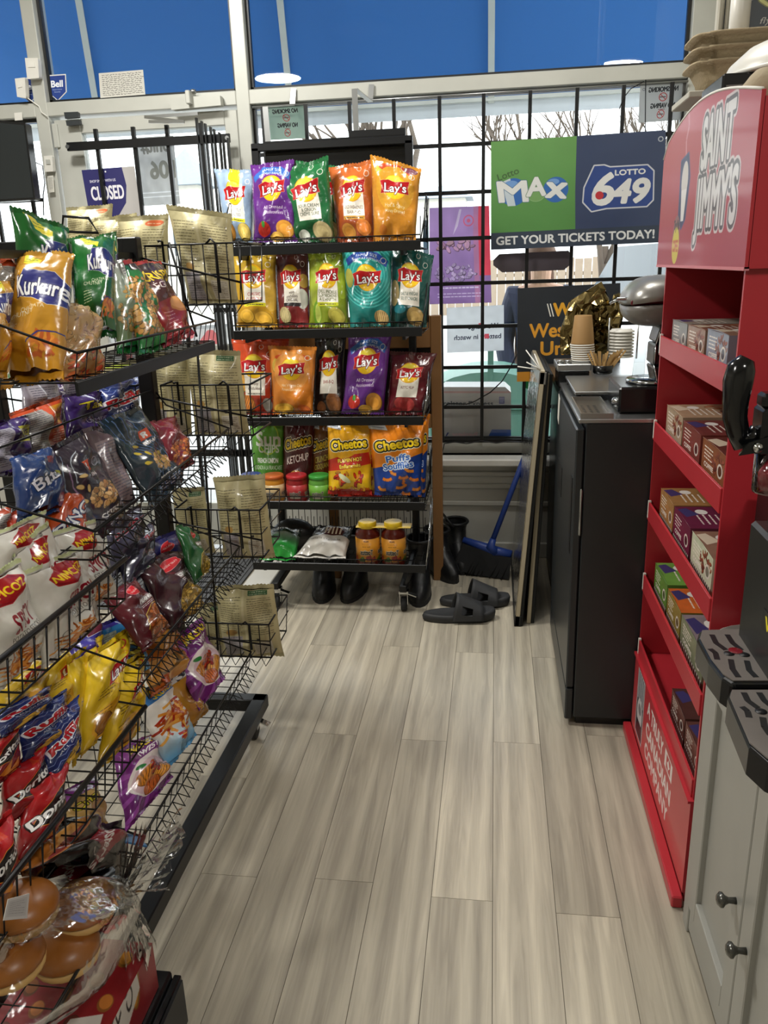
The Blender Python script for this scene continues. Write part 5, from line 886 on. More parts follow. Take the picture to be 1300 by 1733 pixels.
# broom
br = emp('broom', at(828, 955, Y=3.44), 'blue push broom leaning in the corner with black bristles', 'broom')
h0, h1, h2 = at(830, 925, Y=3.46), at(914, 705, Y=3.6), at(909, 664, Y=3.63); MB().tube(h0, h1, .0125, 12).build('handle', M('blue_plastic'), br); MB().tube(h1, h2, .008, 10).build('handle_tip', M('steel'), br)
MB().path([h2 + Vector((.016 * math.cos(a), 0, .016 + .016 * math.sin(a))) for a in np.linspace(0, 6.28, 13)[:-1]], .003, 6, closed=True).build('hanging_ring', M('alu'), br)
q = [at(784, 914, Y=3.5), at(812, 924, Y=3.48), at(840, 934, Y=3.46), at(866, 938, Y=3.44)]; b = MB(); b.path(q, [.016, .022, .026, .018], 10); b.build('head', M('blue_plastic'), br); MB().path([q[2] + Vector((0, 0, .0)), h0, h0 + (h1 - h0) * .06], [.028, .022, .015], 10).build('socket', M('blue_plastic'), br)
b = MB(); rg = random.Random(3)
for i in range(220):
    u = rg.random(); k = min(2, int(u * 3)); p = q[k].lerp(q[k + 1], u * 3 - k) + Vector((0, rg.uniform(-.02, .02), -.012)); e = Vector((p.x - .035 + rg.uniform(-.012, .012) - .03 * (1 - u), p.y - .03 + rg.uniform(-.02, .02), max(.004, p.z - .125))); b.tube(p, e, .003, 4)
tag(b.build('bristles', M('bristle'), br), kind='stuff')
lo = [Vector((v.x - .012 - .03 * (i == 0), v.y - .03, max(.006, v.z - .12))) for i, v in enumerate(q)]; b = MB(); vs = [p_ + Vector((0, d, -.008)) for p_ in q for d in (-.022, .022)] + [p_ + Vector((0, d, 0)) for p_ in lo for d in (-.035, .03)]
b.add(vs, [(2 * i, 2 * i + 2, 2 * i + 10, 2 * i + 8) for i in range(3)] + [(2 * i + 1, 2 * i + 9, 2 * i + 11, 2 * i + 3) for i in range(3)] + [(0, 8, 9, 1), (6, 7, 15, 14)] + [(2 * i + 8, 2 * i + 10, 2 * i + 11, 2 * i + 9) for i in range(3)]).build('bristle_pack', M('bristle'), br)
# slides
def slide(x, y, rz, label):
    R = Matrix.Rotation(rz, 4, 'Z'); T = Matrix.Translation((x, y, 0)) @ R; t = emp('slide_sandal', (x, y, 0), label, 'sandal', 'pair of dark slides'); n = 28; rings = []
    def outl(a, s, z, lift=0):
        c, q = math.cos(a), math.sin(a); L = .148; wd = .045 + .011 * max(0, c) + .004 * (c < -.3); return T @ Vector((L * s * c, wd * s * q * (1 + .12 * c), z + lift * max(0, c) ** 2))
    vs = []
    for s, z, lf in ((.9, 0, .0), (.98, .006, .006), (1.0, .022, .012), (.96, .034, .014), (.86, .033, .012), (.55, .026, .006), (.02, .025, .002)):
        for k in range(n): vs.append(outl(2 * math.pi * k / n, s, z, lf))
    m = 7; MB().add(vs, [(i * n + k, i * n + (k + 1) % n, (i + 1) * n + (k + 1) % n, (i + 1) * n + k) for i in range(m - 1) for k in range(n)] + [tuple(range(n - 1, -1, -1))], None, 0, True).build('sole', M('slipper'), t)
    vs, fs = [], []; nu, nv = 14, 8
    for sg in (0, 1):
        for j in range(nv + 1):
            v = j / nv; xx = -.03 + .125 * v
            for i in range(nu + 1):
                a = math.pi * i / nu; wd = (.056 + .003 * v - sg * .005); hh = (.1 - .05 * v - sg * .005); xs = xx + (-.018 + .02 * v) * math.cos(a) * 0 - .022 * math.sin(a) * (1 - v) * -1
                vs.append(T @ Vector((xs, -wd * math.cos(a), .016 + hh * max(0, math.sin(a)) ** .8)))
    q_ = nu + 1; off = (nv + 1) * q_
    hole = lambda i, j: (2 <= j <= 4 and i in (1, 2))
    for j in range(nv):
        for i in range(nu):
            if hole(i, j): continue
            a = j * q_ + i; fs.append((a, a + 1, a + q_ + 1, a + q_)); fs.append((off + a + q_, off + a + q_ + 1, off + a + 1, off + a))
    for i in range(nu): fs.append((i + 1, i, off + i, off + i + 1)); a = nv * q_ + i; fs.append((a, a + 1, off + a + 1, off + a))
    MB().add(vs, fs, None, 0, True).build('strap', M('slipper'), t)
a, b_ = at(716, 1048, Z=0), at(838, 1036, Z=0); slide((a.x + b_.x) / 2, 2.955, .12, 'dark slide sandal nearest the camera, beside the boots'); slide(-.07, 3.105, .08, 'dark slide sandal behind its twin, closer to the broom')
# ---------------------------------------------------------------- long double sided wire gondola on casters
gd = emp('wire_gondola', (-1.15, 1.3, 0), 'long black wire snack gondola on casters along the left of the aisle', 'rack')
BS, BW = M('black_steel'), M('black_wire')
for p, q in (((-.705, .55, .098), (-.705, 2.12, .098)), ((-1.62, .55, .098), (-1.62, 2.12, .098)), ((-1.64, 2.1, .098), (-.684, 2.1, .098)), ((-1.64, .57, .098), (-.684, .57, .098))): MB().bar(p, q, .042, .042).build('base_rail', BS, gd, .003)
for x, y in ((-.72, 2.06), (-1.6, 2.06), (-1.6, .62)): caster(x, y, .078, gd, .034)
for y in (.5, 1.33, 2.1):
    for x in (-.945, -1.40):
        if y == 1.33: MB().tube((x, y, .11), (x, y, 1.42), .008, 8).build('upright', BS, gd)
        else: MB().bar((x, y, .1), (x, y, 1.466), .042, .034, (0, 1, 0)).build('upright', BS, gd, .003)
for y in (.5, 2.1): B('top_beam', -1.42, -.925, y - .016, y + .016, 1.408, 1.466, BS, gd, .003)
for x in (-.945, -1.40): MB().bar((x, .5, 1.42), (x, 2.1, 1.42), .016, .016).build('top_rail', BS, gd)
MB().path([at(105, 392, Y=2.05), at(107, 366, Y=2.05), at(150, 369, Y=2.05), at(166, 394, Y=2.05)], .004, 6, closed=True).build('sign_holder', BW, gd)
def basket(xf0, xf1, y0, y1, R, spine=-.93, front=.052, zig=True, back=.11, nw=20, rr=.0028, rail=False):
    k = MB(); A, Bq, C, Dq = Vector((spine, y0, R)), Vector((xf0, y0, R)), Vector((xf1, y1, R)), Vector((spine, y1, R)); u = Vector((0, 0, back)); dn = Vector((0, 0, -front)); s_ = Vector((-.012, 0, -front))
    k.tube(Bq, C, rr, 8); k.path([Bq, A + Vector((.03, 0, back * .6)), A + u, Dq + u, Dq + Vector((.03, 0, back * .6)), C], .0024, 6)
    k.path([A + dn, Bq + s_, C + s_, Dq + dn, A + dn], .002, 5)
    o = k.build('basket', BW, gd); w = MB()
    for i in range(nw + 1):
        t = i / nw; f = Bq.lerp(C, t); b = A.lerp(Dq, t); w.path([f, f + s_, b + dn], .0015 if rr < .004 else .0023, 4)
        if i % 3 == 0: w.tube(b + dn, b + u, .0014, 4)
    if zig:
        n = nw * 2 + 12; pts = [Bq.lerp(C, i / n) + (Vector((-.008, 0, -front * .9)) if i % 2 else Vector((.014, 0, -front - .016))) for i in range(n + 1)]; w.path(pts, .0016, 4)
    for t in (.33, .66): w.tube(Bq.lerp(A, t) + dn, C.lerp(Dq, t) + dn, .0015, 4)
    tag(w.build('basket_wires', BW, o), kind='stuff')
    if rail: MB().bar(Bq + Vector((-.01, 0, -front - .012)), C + Vector((-.01, 0, -front - .012)), .006, .024).build('price_rail', BS, o)
    return o
for i, R in enumerate((1.248, .958, .61, .272)): basket((-.72, -.673, -.708, -.704)[i], (-.736, -.725, -.725, -.719)[i], (1.326, 1.214, 1.37, 1.283)[i], 2.1, R, zig=i > 0, rail=i == 0)
for i, R in enumerate((.853, .53, .30)): basket(-.70 if i < 2 else -.66, -.70 if i < 2 else -.66, .5, 1.36 if i < 2 else 1.2, R, zig=False, front=.085 if i < 2 else .03, back=.05, rr=.0052 if i < 2 else .003, nw=24 if i < 2 else 18)
# inner shelves between the two sides, wires only
for z in (.92, .62):
    k = MB()
    for i in range(15): y = .55 + i * .106; k.tube((-.96, y, z), (-1.39, y, z), .0016, 4)
    for x in (-.97, -1.1, -1.25, -1.38): k.tube((x, .52, z), (x, 2.08, z), .0026, 5)
    tag(k.build('inner_shelf', BW, gd), kind='stuff')
# side baskets on the far end, facing the window
def end_basket(x0, x1, zr, h, yb=2.135, yf=2.36):
    k = MB(); z0 = zr - h
    k.path([(x0, yb, zr), (x1, yb, zr), (x1, yb, z0), (x0, yb, z0)], .003, 6, closed=True); k.path([(x0, yb, zr), (x0, yf, zr), (x1, yf, zr), (x1, yb, zr)], .003, 6); k.path([(x0, yb, z0), (x0, yf - .04, z0), (x1, yf - .04, z0), (x1, yb, z0)], .003, 6)
    k.path([(x0 + .05, 2.11, zr + .01), (x0 + .05, yb, zr + .01), (x0 + .05, yb, z0 + .03)], .0035, 6); k.path([(x1 - .085, yb - .006, zr), (x1 - .07, yb - .01, zr + .012), (x1 - .058, yb - .01, zr), (x1 - .056, yb - .01, z0 + .03)], .003, 6)
    o = k.build('end_basket', BW, gd); w = MB(); n = 8
    for i in range(n + 1):
        x = x0 + (x1 - x0) * i / n; w.tube((x, yb, zr), (x, yb, z0), .0018, 4); w.tube((x, yb, z0), (x, yf - .04, z0), .0016, 4); w.tube((x, yf - .04, z0), (x, yf, zr), .0016, 4)
        if i < n: w.path([(x, yb, z0), (x + (x1 - x0) / n / 2, yb - .012, z0 - .024), (x + (x1 - x0) / n, yb, z0)], .0018, 4)
    for t in (.5,): w.tube((x0, yb, zr - h * t), (x1, yb, zr - h * t), .002, 4); w.tube((x1, yb, zr - h * t), (x1, yf, zr - h * t), .002, 4)
    w.tube((x0 - .04, yb - .03, zr - .02), (x1, yb + .005, z0 + h * .35), .003, 5)
    tag(w.build('basket_wires', BW, o), kind='stuff')
EZ = (1.444, 1.073, .71, .347)
for i, z in enumerate(EZ): end_basket(-.925, -.668, z, (.155, .142, .145, .11)[i])
for z in EZ[:3]: end_basket(-1.38, -1.0, z, .15)
MB().tube(at(286, 160 + 250, Y=2.12), at(333, 570, Y=2.12), .003).build('hanging_rod', BW, gd); MB().tube(at(333, 575, Y=2.12), at(369, 1100, Y=2.12), .0035).build('hanging_rod', BW, gd)
T2 = lambda v: v if isinstance(v, tuple) else (v, v)
GB = [  # key, TL TR BR BL pixels, X of foot, X of head, thickness, label
 ('oran', (-40, 432, 26, 436, 26, 520, -40, 520), -.93, -.97, .05, 'orange bag with grey back panel at the left edge, top gondola basket'),
 ('kurky', (-50, 462, 18, 470, 10, 640, -60, 640), -.86, -.93, .06, 'yellow snack bag cut by the left edge, top gondola basket'),
 ('kurkg', (16, 346, 118, 386, 122, 560, 42, 560), (-.95, -.88), (-.97, -.92), .06, 'green puffed snack bag standing tallest behind the yellow one, top gondola basket'),
 ('kurkg', (176, 396, 196, 392, 204, 560, 180, 560), -.88, -.93, .03, 'folded green snack bag edge beside the top beam of the gondola'),
 ('noodle', (100, 512, 166, 520, 176, 636, 100, 650), -.765, -.83, .05, 'clear bag of pale fried noodles, front of the top gondola basket'),
 ('greyb', (190, 440, 222, 440, 268, 590, 196, 600), -.79, -.88, .05, 'grey-backed nut mix bag leaning right, top gondola basket'),
 ('chick', (214, 448, 246, 470, 288, 590, 236, 600), -.76, -.85, .05, 'green-ended clear bag of roasted chickpeas, top gondola basket'),
 ('kurkg', (116, 402, 196, 398, 198, 570, 128, 574), (-.85, -.775), (-.92, -.85), .07, 'green puffed snack bag right of the yellow one, top gondola basket'),
 ('kurky', (30, 426, 125, 428, 106, 640, 0, 658), (-.91, -.755), (-.95, -.83), .08, 'large mustard yellow snack bag at the front of the top gondola basket'),
 ('crisp', (208, 441, 270, 443, 328, 566, 276, 590), -.755, -.86, .05, 'black and red vegetable crisps bag, right end of the top gondola basket'),
 ('silver', (92, 604, 146, 600, 150, 720, 96, 730), -1.12, -1.14, .05, 'pale silver-backed snack bag behind the gondola spine'),
 ('takg', (36, 648, 108, 640, 112, 760, 40, 770), -1.08, -1.1, .05, 'purple-edged snack bag showing its grey back, inside the gondola'),
 ('takf', (108, 668, 178, 660, 182, 740, 116, 752), -1.02, -1.05, .06, 'purple rolled chip bag with yellow lettering, inside the gondola'),
 ('ruff', (168, 654, 236, 626, 240, 730, 172, 738), -1.0, -1.04, .06, 'navy ridged chip bag with red lettering beside the purple one, inside the gondola'),
 ('orant', (14, 700, 106, 668, 106, 790, 30, 800), -1.0, -1.04, .06, 'bright orange chip bag with grey back panel, inside the gondola'),
 ('takp', (-40, 720, 52, 702, 50, 800, -30, 810), -.98, -1.02, .06, 'dark purple chip bag with olive square, left edge inside the gondola'),
 ('bits', (18, 774, 90, 758, 116, 862, 30, 884), -.81, -.9, .06, 'dark blue snack bag left of the brown nut pouch, second gondola basket'),
 ('rifk', (140, 726, 186, 716, 232, 850, 190, 872), -.80, -.89, .04, 'taupe-backed nut pouch between the two dark ones, second gondola basket'),
 ('rednut', (248, 716, 296, 704, 330, 784, 292, 806), -.77, -.86, .05, 'dark red clear-fronted nut bag, right end of the second gondola basket'),
 ('rifb', (164, 714, 238, 686, 314, 812, 256, 860), -.765, -.88, .05, 'dark blue-green nut pouch with zigzag lines, second gondola basket'),
 ('rifp', (64, 768, 142, 726, 220, 876, 142, 936), -.79, -.89, .06, 'dark brown nut cocktail pouch with orange square, second gondola basket'),
 ('dark', (176, 890, 240, 850, 250, 930, 190, 980), -.88, -.93, .05, 'chip bag with shade painted into its grey print lying behind the third gondola basket'),
 ('dark', (196, 930, 262, 880, 262, 960, 210, 1000), -.85, -.91, .05, 'crumpled chip bag with shade painted into its print, lower behind the third gondola basket'),
 ('ring', (62, 856, 132, 818, 160, 920, 96, 970), -.785, -.84, .05, 'orange ring snack bag with blue outlined letters above the white bags'),
 ('redor', (8, 872, 80, 842, 96, 950, 20, 980), -.83, -.88, .05, 'plain red snack bag left of the orange ring bag'),
 ('oran', (-40, 866, 20, 858, 24, 950, -40, 960), -.86, -.92, .06, 'orange snack bag at the left edge above the white bags'),
 ('hblue', (228, 924, 300, 896, 320, 1000, 256, 1040), -.83, -.9, .05, 'blue-topped mixed snack bag behind the maroon ones, third gondola basket'),
 ('hgreen', (296, 886, 324, 896, 356, 964, 330, 990), -.77, -.84, .045, 'green snack bag at the right end of the third gondola basket'),
 ('hcorn', (226, 958, 300, 926, 346, 1022, 292, 1072), -.765, -.86, .055, 'brown cornflake mix bag, third gondola basket'),
 ('hchan', (172, 1012, 228, 976, 288, 1060, 244, 1104), -.75, -.85, .055, 'maroon spicy peanut bag, third gondola basket'),
 ('blueS', (160, 1060, 222, 1034, 256, 1130, 190, 1160), -.82, -.88, .06, 'sky blue bag with a big yellow letter, fourth gondola basket'),
 ('berry', (112, 1050, 168, 1030, 176, 1120, 120, 1130), -.84, -.9, .05, 'blue and violet bag behind the yellow chips'),
 ('peach', (224, 1070, 290, 1040, 326, 1130, 258, 1180), -.80, -.87, .06, 'dark-topped bag printed with orange fruit, fourth gondola basket'),
 ('gold', (258, 1140, 304, 1106, 354, 1200, 314, 1246), -.76, -.84, .06, 'golden snack bag with silver foil top, fourth gondola basket'),
 ('snak', (280, 1090, 340, 1044, 380, 1148, 336, 1204), -.745, -.84, .06, 'purple twisty snack bag, right end of the fourth gondola basket'),
 ('fries', (226, 1180, 282, 1140, 334, 1244, 284, 1302), -.745, -.83, .055, 'blue and white bag printed with red fries, fourth gondola basket'),
 ('snak', (188, 1268, 262, 1240, 292, 1316, 214, 1408), -.735, -.82, .06, 'purple twisty snack bag lying nearer the camera, fourth gondola basket'),
 ('crispy', (104, 1340, 160, 1310, 182, 1396, 128, 1420), -.78, -.84, .05, 'tan and purple crisp bag low beside the black bread bag'),
 ('nim', (-30, 912, 78, 862, 72, 1010, -30, 1050), -.775, -.80, .05, 'white spicy stick bag at the back left of the near basket'),
 ('nim', (80, 904, 160, 878, 196, 1004, 116, 1056), -.755, -.78, .06, 'white spicy stick bag at the back right of the near basket'),
 ('nim', (18, 938, 80, 880, 122, 1020, 46, 1086), -.755, -.775, .045, 'white spicy stick bag wedged in the middle of the near basket'),
 ('nim', (-74, 1004, 34, 944, 78, 1104, -30, 1190), -.735, -.755, .055, 'white spicy stick bag at the front left of the near basket'),
 ('nim', (36, 968, 138, 924, 172, 1046, 74, 1134), -.73, -.75, .055, 'white spicy stick bag with large red lettering at the front of the near basket'),
 ('yel', (-10, 1150, 84, 1090, 80, 1200, -10, 1240), -.84, -.9, .05, 'shaded yellow chip bag furthest left in the lower near basket'),
 ('yel', (60, 1120, 132, 1078, 130, 1190, 70, 1240), -.83, -.88, .05, 'shaded yellow chip bag second from left in the lower near basket'),
 ('yel', (112, 1116, 172, 1074, 158, 1240, 122, 1300), -.80, -.84, .05, 'yellow chip bag with crumpled top, lower near basket'),
 ('yel', (148, 1112, 222, 1056, 190, 1226, 134, 1286), -.77, -.82, .055, 'glossy yellow chip bag second from right in the lower near basket'),
 ('yel', (186, 1140, 244, 1096, 238, 1236, 166, 1306), -.745, -.79, .055, 'yellow chip bag showing red banner at the right end of the lower near basket'),
 ('ruff', (-10, 1206, 86, 1160, 88, 1206, 0, 1252), -.81, -.84, .05, 'navy ridged chip bag at the back of the lower near basket'),
 ('ruff', (26, 1222, 114, 1164, 118, 1240, 40, 1290), -.79, -.82, .05, 'navy ridged chip bag in the middle of the lower near basket'),
 ('ruff', (66, 1246, 132, 1176, 134, 1270, 84, 1336), -.76, -.80, .05, 'navy ridged chip bag nearest the red bags, lower near basket'),
 ('dor', (-40, 1290, 32, 1212, 34, 1300, -30, 1350), -.79, -.83, .05, 'red tortilla chip bag at the back left of the lower near basket'),
 ('dor', (6, 1310, 78, 1250, 76, 1350, 4, 1404), -.77, -.80, .05, 'red tortilla chip bag in the middle of the lower near basket'),
 ('dor', (44, 1336, 114, 1274, 100, 1406, 26, 1466), -.735, -.77, .055, 'red tortilla chip bag with big white lettering, lower near basket'),
 ('dor', (-50, 1430, 20, 1368, 24, 1490, -40, 1560), -.73, -.75, .05, 'red tortilla chip bag cut by the left edge, lower near basket'),
]
for i, (k, px, xb, xt, th, lb) in enumerate(GB):
    bag(k, [at(px[6], px[7], X=T2(xb)[0]), at(px[4], px[5], X=T2(xb)[1]), at(px[2], px[3], X=T2(xt)[1]), at(px[0], px[1], X=T2(xt)[0])], lb, 'snack bag', None, th, 60 + i, 'snack_bag')
EB = [  # beige bags in the end baskets, backs to the aisle
 ('be1', (112, 352, 192, 345, 190, 470, 112, 470), 2.30, 'beige pouch with orange tag peeking over the top beam of the gondola'),
 ('be3', (150, 372, 232, 360, 232, 480, 160, 480), 2.27, 'beige pouch behind the top beam, between two tagged pouches'),
 ('be1', (194, 368, 286, 362, 288, 520, 226, 520), 2.25, 'beige pouch with orange tag in the top end basket'),
 ('be3', (280, 346, 392, 362, 404, 515, 320, 515), 2.21, 'large beige pouch at the right of the top end basket'),
 ('be2', (128, 622, 236, 606, 240, 720, 134, 730), 2.24, 'beige pouch with lime tag seen under the top gondola basket'),
 ('be3', (254, 596, 322, 600, 326, 738, 270, 738), 2.24, 'beige pouch at the left of the second end basket'),
 ('be0', (312, 590, 406, 594, 424, 738, 330, 738), 2.21, 'beige pouch with green tag at the right of the second end basket'),
 ('be0', (290, 826, 346, 824, 366, 936, 302, 938), 2.24, 'narrow beige pouch with green tag in the third end basket'),
 ('be3', (360, 808, 448, 802, 466, 944, 378, 946), 2.20, 'wide beige pouch bulging over the third end basket'),
 ('be0', (330, 1022, 378, 1018, 392, 1108, 340, 1110), 2.24, 'narrow beige pouch with green tag in the lowest end basket'),
 ('be0', (362, 992, 464, 988, 482, 1110, 376, 1112), 2.20, 'wide beige pouch with green tag in the lowest end basket'),
]
for i, (k, px, y, lb) in enumerate(EB):
    bag(k, [at(px[6], px[7], Y=y), at(px[4], px[5], Y=y), at(px[2], px[3], Y=y + .02), at(px[0], px[1], Y=y + .02)], lb, 'snack pouch', None, .07, 130 + i, 'snack_pouch', rough=.42)
# near bottom shelf: bread in bags, boxes, black deck
a = Art(140, 90, '15120f'); a.poly([(64, 22), (76, 30), (92, 18), (96, 40), (108, 48), (94, 62), (84, 84), (70, 70), (54, 62), (62, 44)], '7c1620'); a.text("Dempster's", 80, 48, 15, 'c8c4bc', w=66, rot=1.45, bold=.6); a.lines(60, 74, 30, 1, 3, 'b8b0a8', 1.4)
a.ell(26, 54, 14, 34, 'b8702c', .5); a.ell(22, 50, 9, 26, 'd89a4c', .5); a.ell(30, 58, 5, 28, '8c2420', .5); a.ell(8, 66, 8, 24, 'b8702c', .5); a.rect(112, 0, 28, 12, '2f7ab8')
ARTS['bread'] = lambda: a
bag('bread', [at(28, 1482, X=-.72), at(214, 1486, X=-.70), at(216, 1412, X=-.79), at(66, 1384, X=-.80)], 'black bag of hot dog buns with a red leaf on the bottom near shelf', 'bread bag', None, .09, 7, 'bread_bag', bottom=False)
tag(MB().quad(at(168, 1414, X=-.76), at(250, 1432, X=-.70), at(236, 1416, X=-.74), at(172, 1398, X=-.78), .004, 0, 0).build('bread_bag_tail', mat('blue_film', '2f7ab8', .3), None, .001), 'flat sky blue plastic bag end behind the black bread bag', 'bag end')
BUN = [(140, 1532, -.69, .056), (38, 1536, -.72, .055), (112, 1606, -.70, .056), (14, 1622, -.73, .055)]
BL_ = ['glossy burger bun at the upper right inside the clear bag', 'burger bun under the paper tag inside the clear bag', 'burger bun at the lower right inside the clear bag', 'burger bun at the lower left inside the clear bag']
bc = []
for (px, py, x, r), lb in zip(BUN, BL_):
    c = at(px, py, X=x); bc.append(c); t = emp('burger_bun', c - Vector((0, 0, r * .55)), lb, 'bun', 'burger buns in a bag')
    MB().ball(c, r, r, r * .62, 22, 14, lambda p: Vector((p.x, p.y, p.z if p.z > -.004 else p.z * .25))).build('crown', mat('bun', '94591f', .35, var=.3, vs=14), t)
    MB().ball(c - Vector((0, 0, .012)), r * .97, r * .97, r * .42, 20, 12, lambda p: Vector((p.x, p.y, min(p.z, .006)))).build('heel', mat('dough', 'cfa768', .6, var=.2, vs=14), t)
CL2 = glassmat('clear_tail', (.93, .93, .93), 1.0, .14, .5)
CL = glassmat('clear_film', (.97, .97, .96), .55, .1, .35)
cc = sum(bc, Vector()) / 4; tl = at(205, 1500, X=-.645); rg = np.random.RandomState(5)
pb = emp('plastic_bag', (cc.x, cc.y, cc.z - .08), 'clear plastic bag of burger buns with a twisted tail over the shelf edge', 'plastic bag')
ax = (tl - cc); b = MB(); vs = []; nn, mm = 30, 22
for i in range(mm + 1):
    s_ = i / mm; y = cc.y - .18 + (tl.y + .0 - (cc.y - .18)) * s_; ctr = Vector((cc.x + (tl.x - cc.x) * s_ ** 2, y, cc.z + (tl.z - cc.z) * s_ ** 2)); rad = max(.008, math.sin(math.pi * min(1, .1 + s_ * .92)) ** .45)
    for k in range(nn): t = 2 * math.pi * k / nn; w = 1 + .05 * math.sin(5 * t + 9 * s_) + .03 * rg.randn() * .5; vs.append(ctr + Vector((.115 * rad * w * math.cos(t), 0, .085 * rad * w * math.sin(t))))
b.add(vs, [(i * nn + k, i * nn + (k + 1) % nn, (i + 1) * nn + (k + 1) % nn, (i + 1) * nn + k) for i in range(mm) for k in range(nn)], None, 0, True); b.build('wrapper', CL, pb)
def crumple(p0, dirs, wid, name):                       # gathered film fanning out from the twist
    b = MB(); vs = []; nu, nv = 26, 14
    for j in range(nv + 1):
        v = j / nv
        for i in range(nu + 1):
            u = i / nu - .5; c = p0 + dirs[0] * v + dirs[1] * (u * wid * (.12 + v ** .8)); vs.append(c + dirs[2] * (.016 * v ** .5 * math.sin(u * 34 + 3 * v) + .009 * math.sin(u * 61 + v * 7)) + dirs[0] * (.1 * v * math.sin(u * 9 + 1)))
    b.add(vs, [(j * (nu + 1) + i, j * (nu + 1) + i + 1, (j + 1) * (nu + 1) + i + 1, (j + 1) * (nu + 1) + i) for j in range(nv) for i in range(nu)], None, 0, True); return b.build(name, CL2, pb)
crumple(tl, (Vector((.09, .05, .05)), Vector((0, .10, .09)), Vector((.6, -.8, .3))), 1.0, 'tail'); crumple(tl, (Vector((.03, -.02, -.14)), Vector((.05, .05, 0)), Vector((.3, -.9, 0))), .8, 'tail_strip'); crumple(tl, (Vector((.03, .02, .1)), Vector((.04, .06, .02)), Vector((.5, -.8, 0))), .9, 'tail_puff')
MB().path([tl + Vector((.012 * math.cos(q), .012 * math.sin(q) * .3, .012 * math.sin(q))) for q in np.linspace(0, 6.28, 11)[:-1]], .003, 5, closed=True).build('twist_tie', M('paper'), pb)
pt = [at(x, y, X=-.615) for x, y in ((6, 1558), (46, 1554), (50, 1512), (14, 1522))]; ap = Art(60, 50, 'b9b7b8'); ap.rect(5, 6, 50, 38, 'aaa8aa'); ap.lines(10, 12, 40, 6, 5, '8a888c', 1.2); MB().quad(*pt, .001).build('price_tag', [printmat('pricetag', ap.image('pricetag'), .4), M('paper')], pb)
# deck and boxes below
dk = gd
B('base_deck', -.98, -.60, .5, 1.13, .02, .10, M('black_plastic'), dk, .004); B('deck_lip', -.60, -.585, .5, 1.135, .02, .085, M('black_plastic'), dk, .002); B('deck_plate', -.572, -.566, .62, 1.10, .012, .112, M('black_steel'), dk)
def cookie_art(tt):
    a = Art(60, 150, '8c1a20'); a.mottle(.1)
    for i, (x, y, c) in enumerate(((38, 16, 'c8862c'), (20, 36, '9c5a24'), (42, 52, 'c87a34'), (18, 70, '6a2c1c'), (44, 100, 'b86c2c'), (16, 118, 'c8862c'))): a.ell(x, y, 9, 7, hexc(c) * .7, .3); a.ell(x, y - 1, 7.5, 5.5, c, .3)
    if tt: a.poly([(14, 66), (46, 60), (54, 84), (48, 118), (12, 124), (6, 96)], 'd4cec6'); a.text('FILLED', 30, 84, 12, '2a2220', w=36, rot=-.4, bold=.3); a.text('COOKIES', 30, 102, 11, '2a2220', w=40, rot=-.4, bold=.3)
    else: a.lines(16, 128, 26, 3, 5, 'c89a94', 1.6)
    return a.image('cookie%d' % tt)
def carton(nm, x0, x1, y0, y1, z0, z1, img, side, label, cat='box', group=None, rough=.35):
    b = MB(); b.quad((x0, y0, z1), (x1, y0, z1), (x1, y1, z1), (x0, y1, z1), .0005, 0, 1); b.add([(x1, y0, z0), (x1, y1, z0), (x1, y1, z1), (x1, y0, z1), (x0, y0, z0), (x1, y0, z0), (x1, y0, z1), (x0, y0, z1)], [(0, 1, 2, 3), (4, 5, 6, 7)], [[(0, 1), (0, 0), (.3, 0), (.3, 1)], [(0, 0), (1, 0), (1, .1), (0, .1)]], 0)
    b.add([(x0, y0, z0), (x0, y1, z0), (x0, y1, z1), (x0, y0, z1), (x1, y1, z0), (x1, y1, z1)], [(0, 3, 2, 1), (1, 2, 5, 4), (0, 1, 4)], None, 1)
    o = b.build(nm, [printmat('ct_' + img.name, img, rough, .2), side], None, loc=((x0 + x1) / 2, (y0 + y1) / 2, z0)); B('lid_flap', x0 + .002, x1 - .002, y1 - .001, y1 + .001, z0 + .004, z1 - .001, side, o); return tag(o, label, cat, group)
RC = mat('red_carton', '8c1a20', .35)
carton('cookie_box', -.705, -.61, .72, 1.09, .102, .205, cookie_art(1), RC, 'red cookie box with white oval label on the black deck'); carton('cookie_box', -.815, -.725, .70, 1.07, .102, .20, cookie_art(0), RC, 'red cookie box with printed biscuits, left of the labelled box')
ab = Art(60, 150, '18181a'); ab.rect(10, 40, 40, 14, 'c8ccd4'); carton('black_box', -.93, -.84, .66, 1.05, .102, .20, ab.image('blackbox'), M('black_plastic'), 'black glossy box on the black deck beneath the burger buns')
tag(B('cardboard_sheet', -.97, -.82, .50, .66, .215, .222, M('kraft')), 'brown cardboard sheet at the bottom left corner under the wire shelf', 'cardboard') if False else None
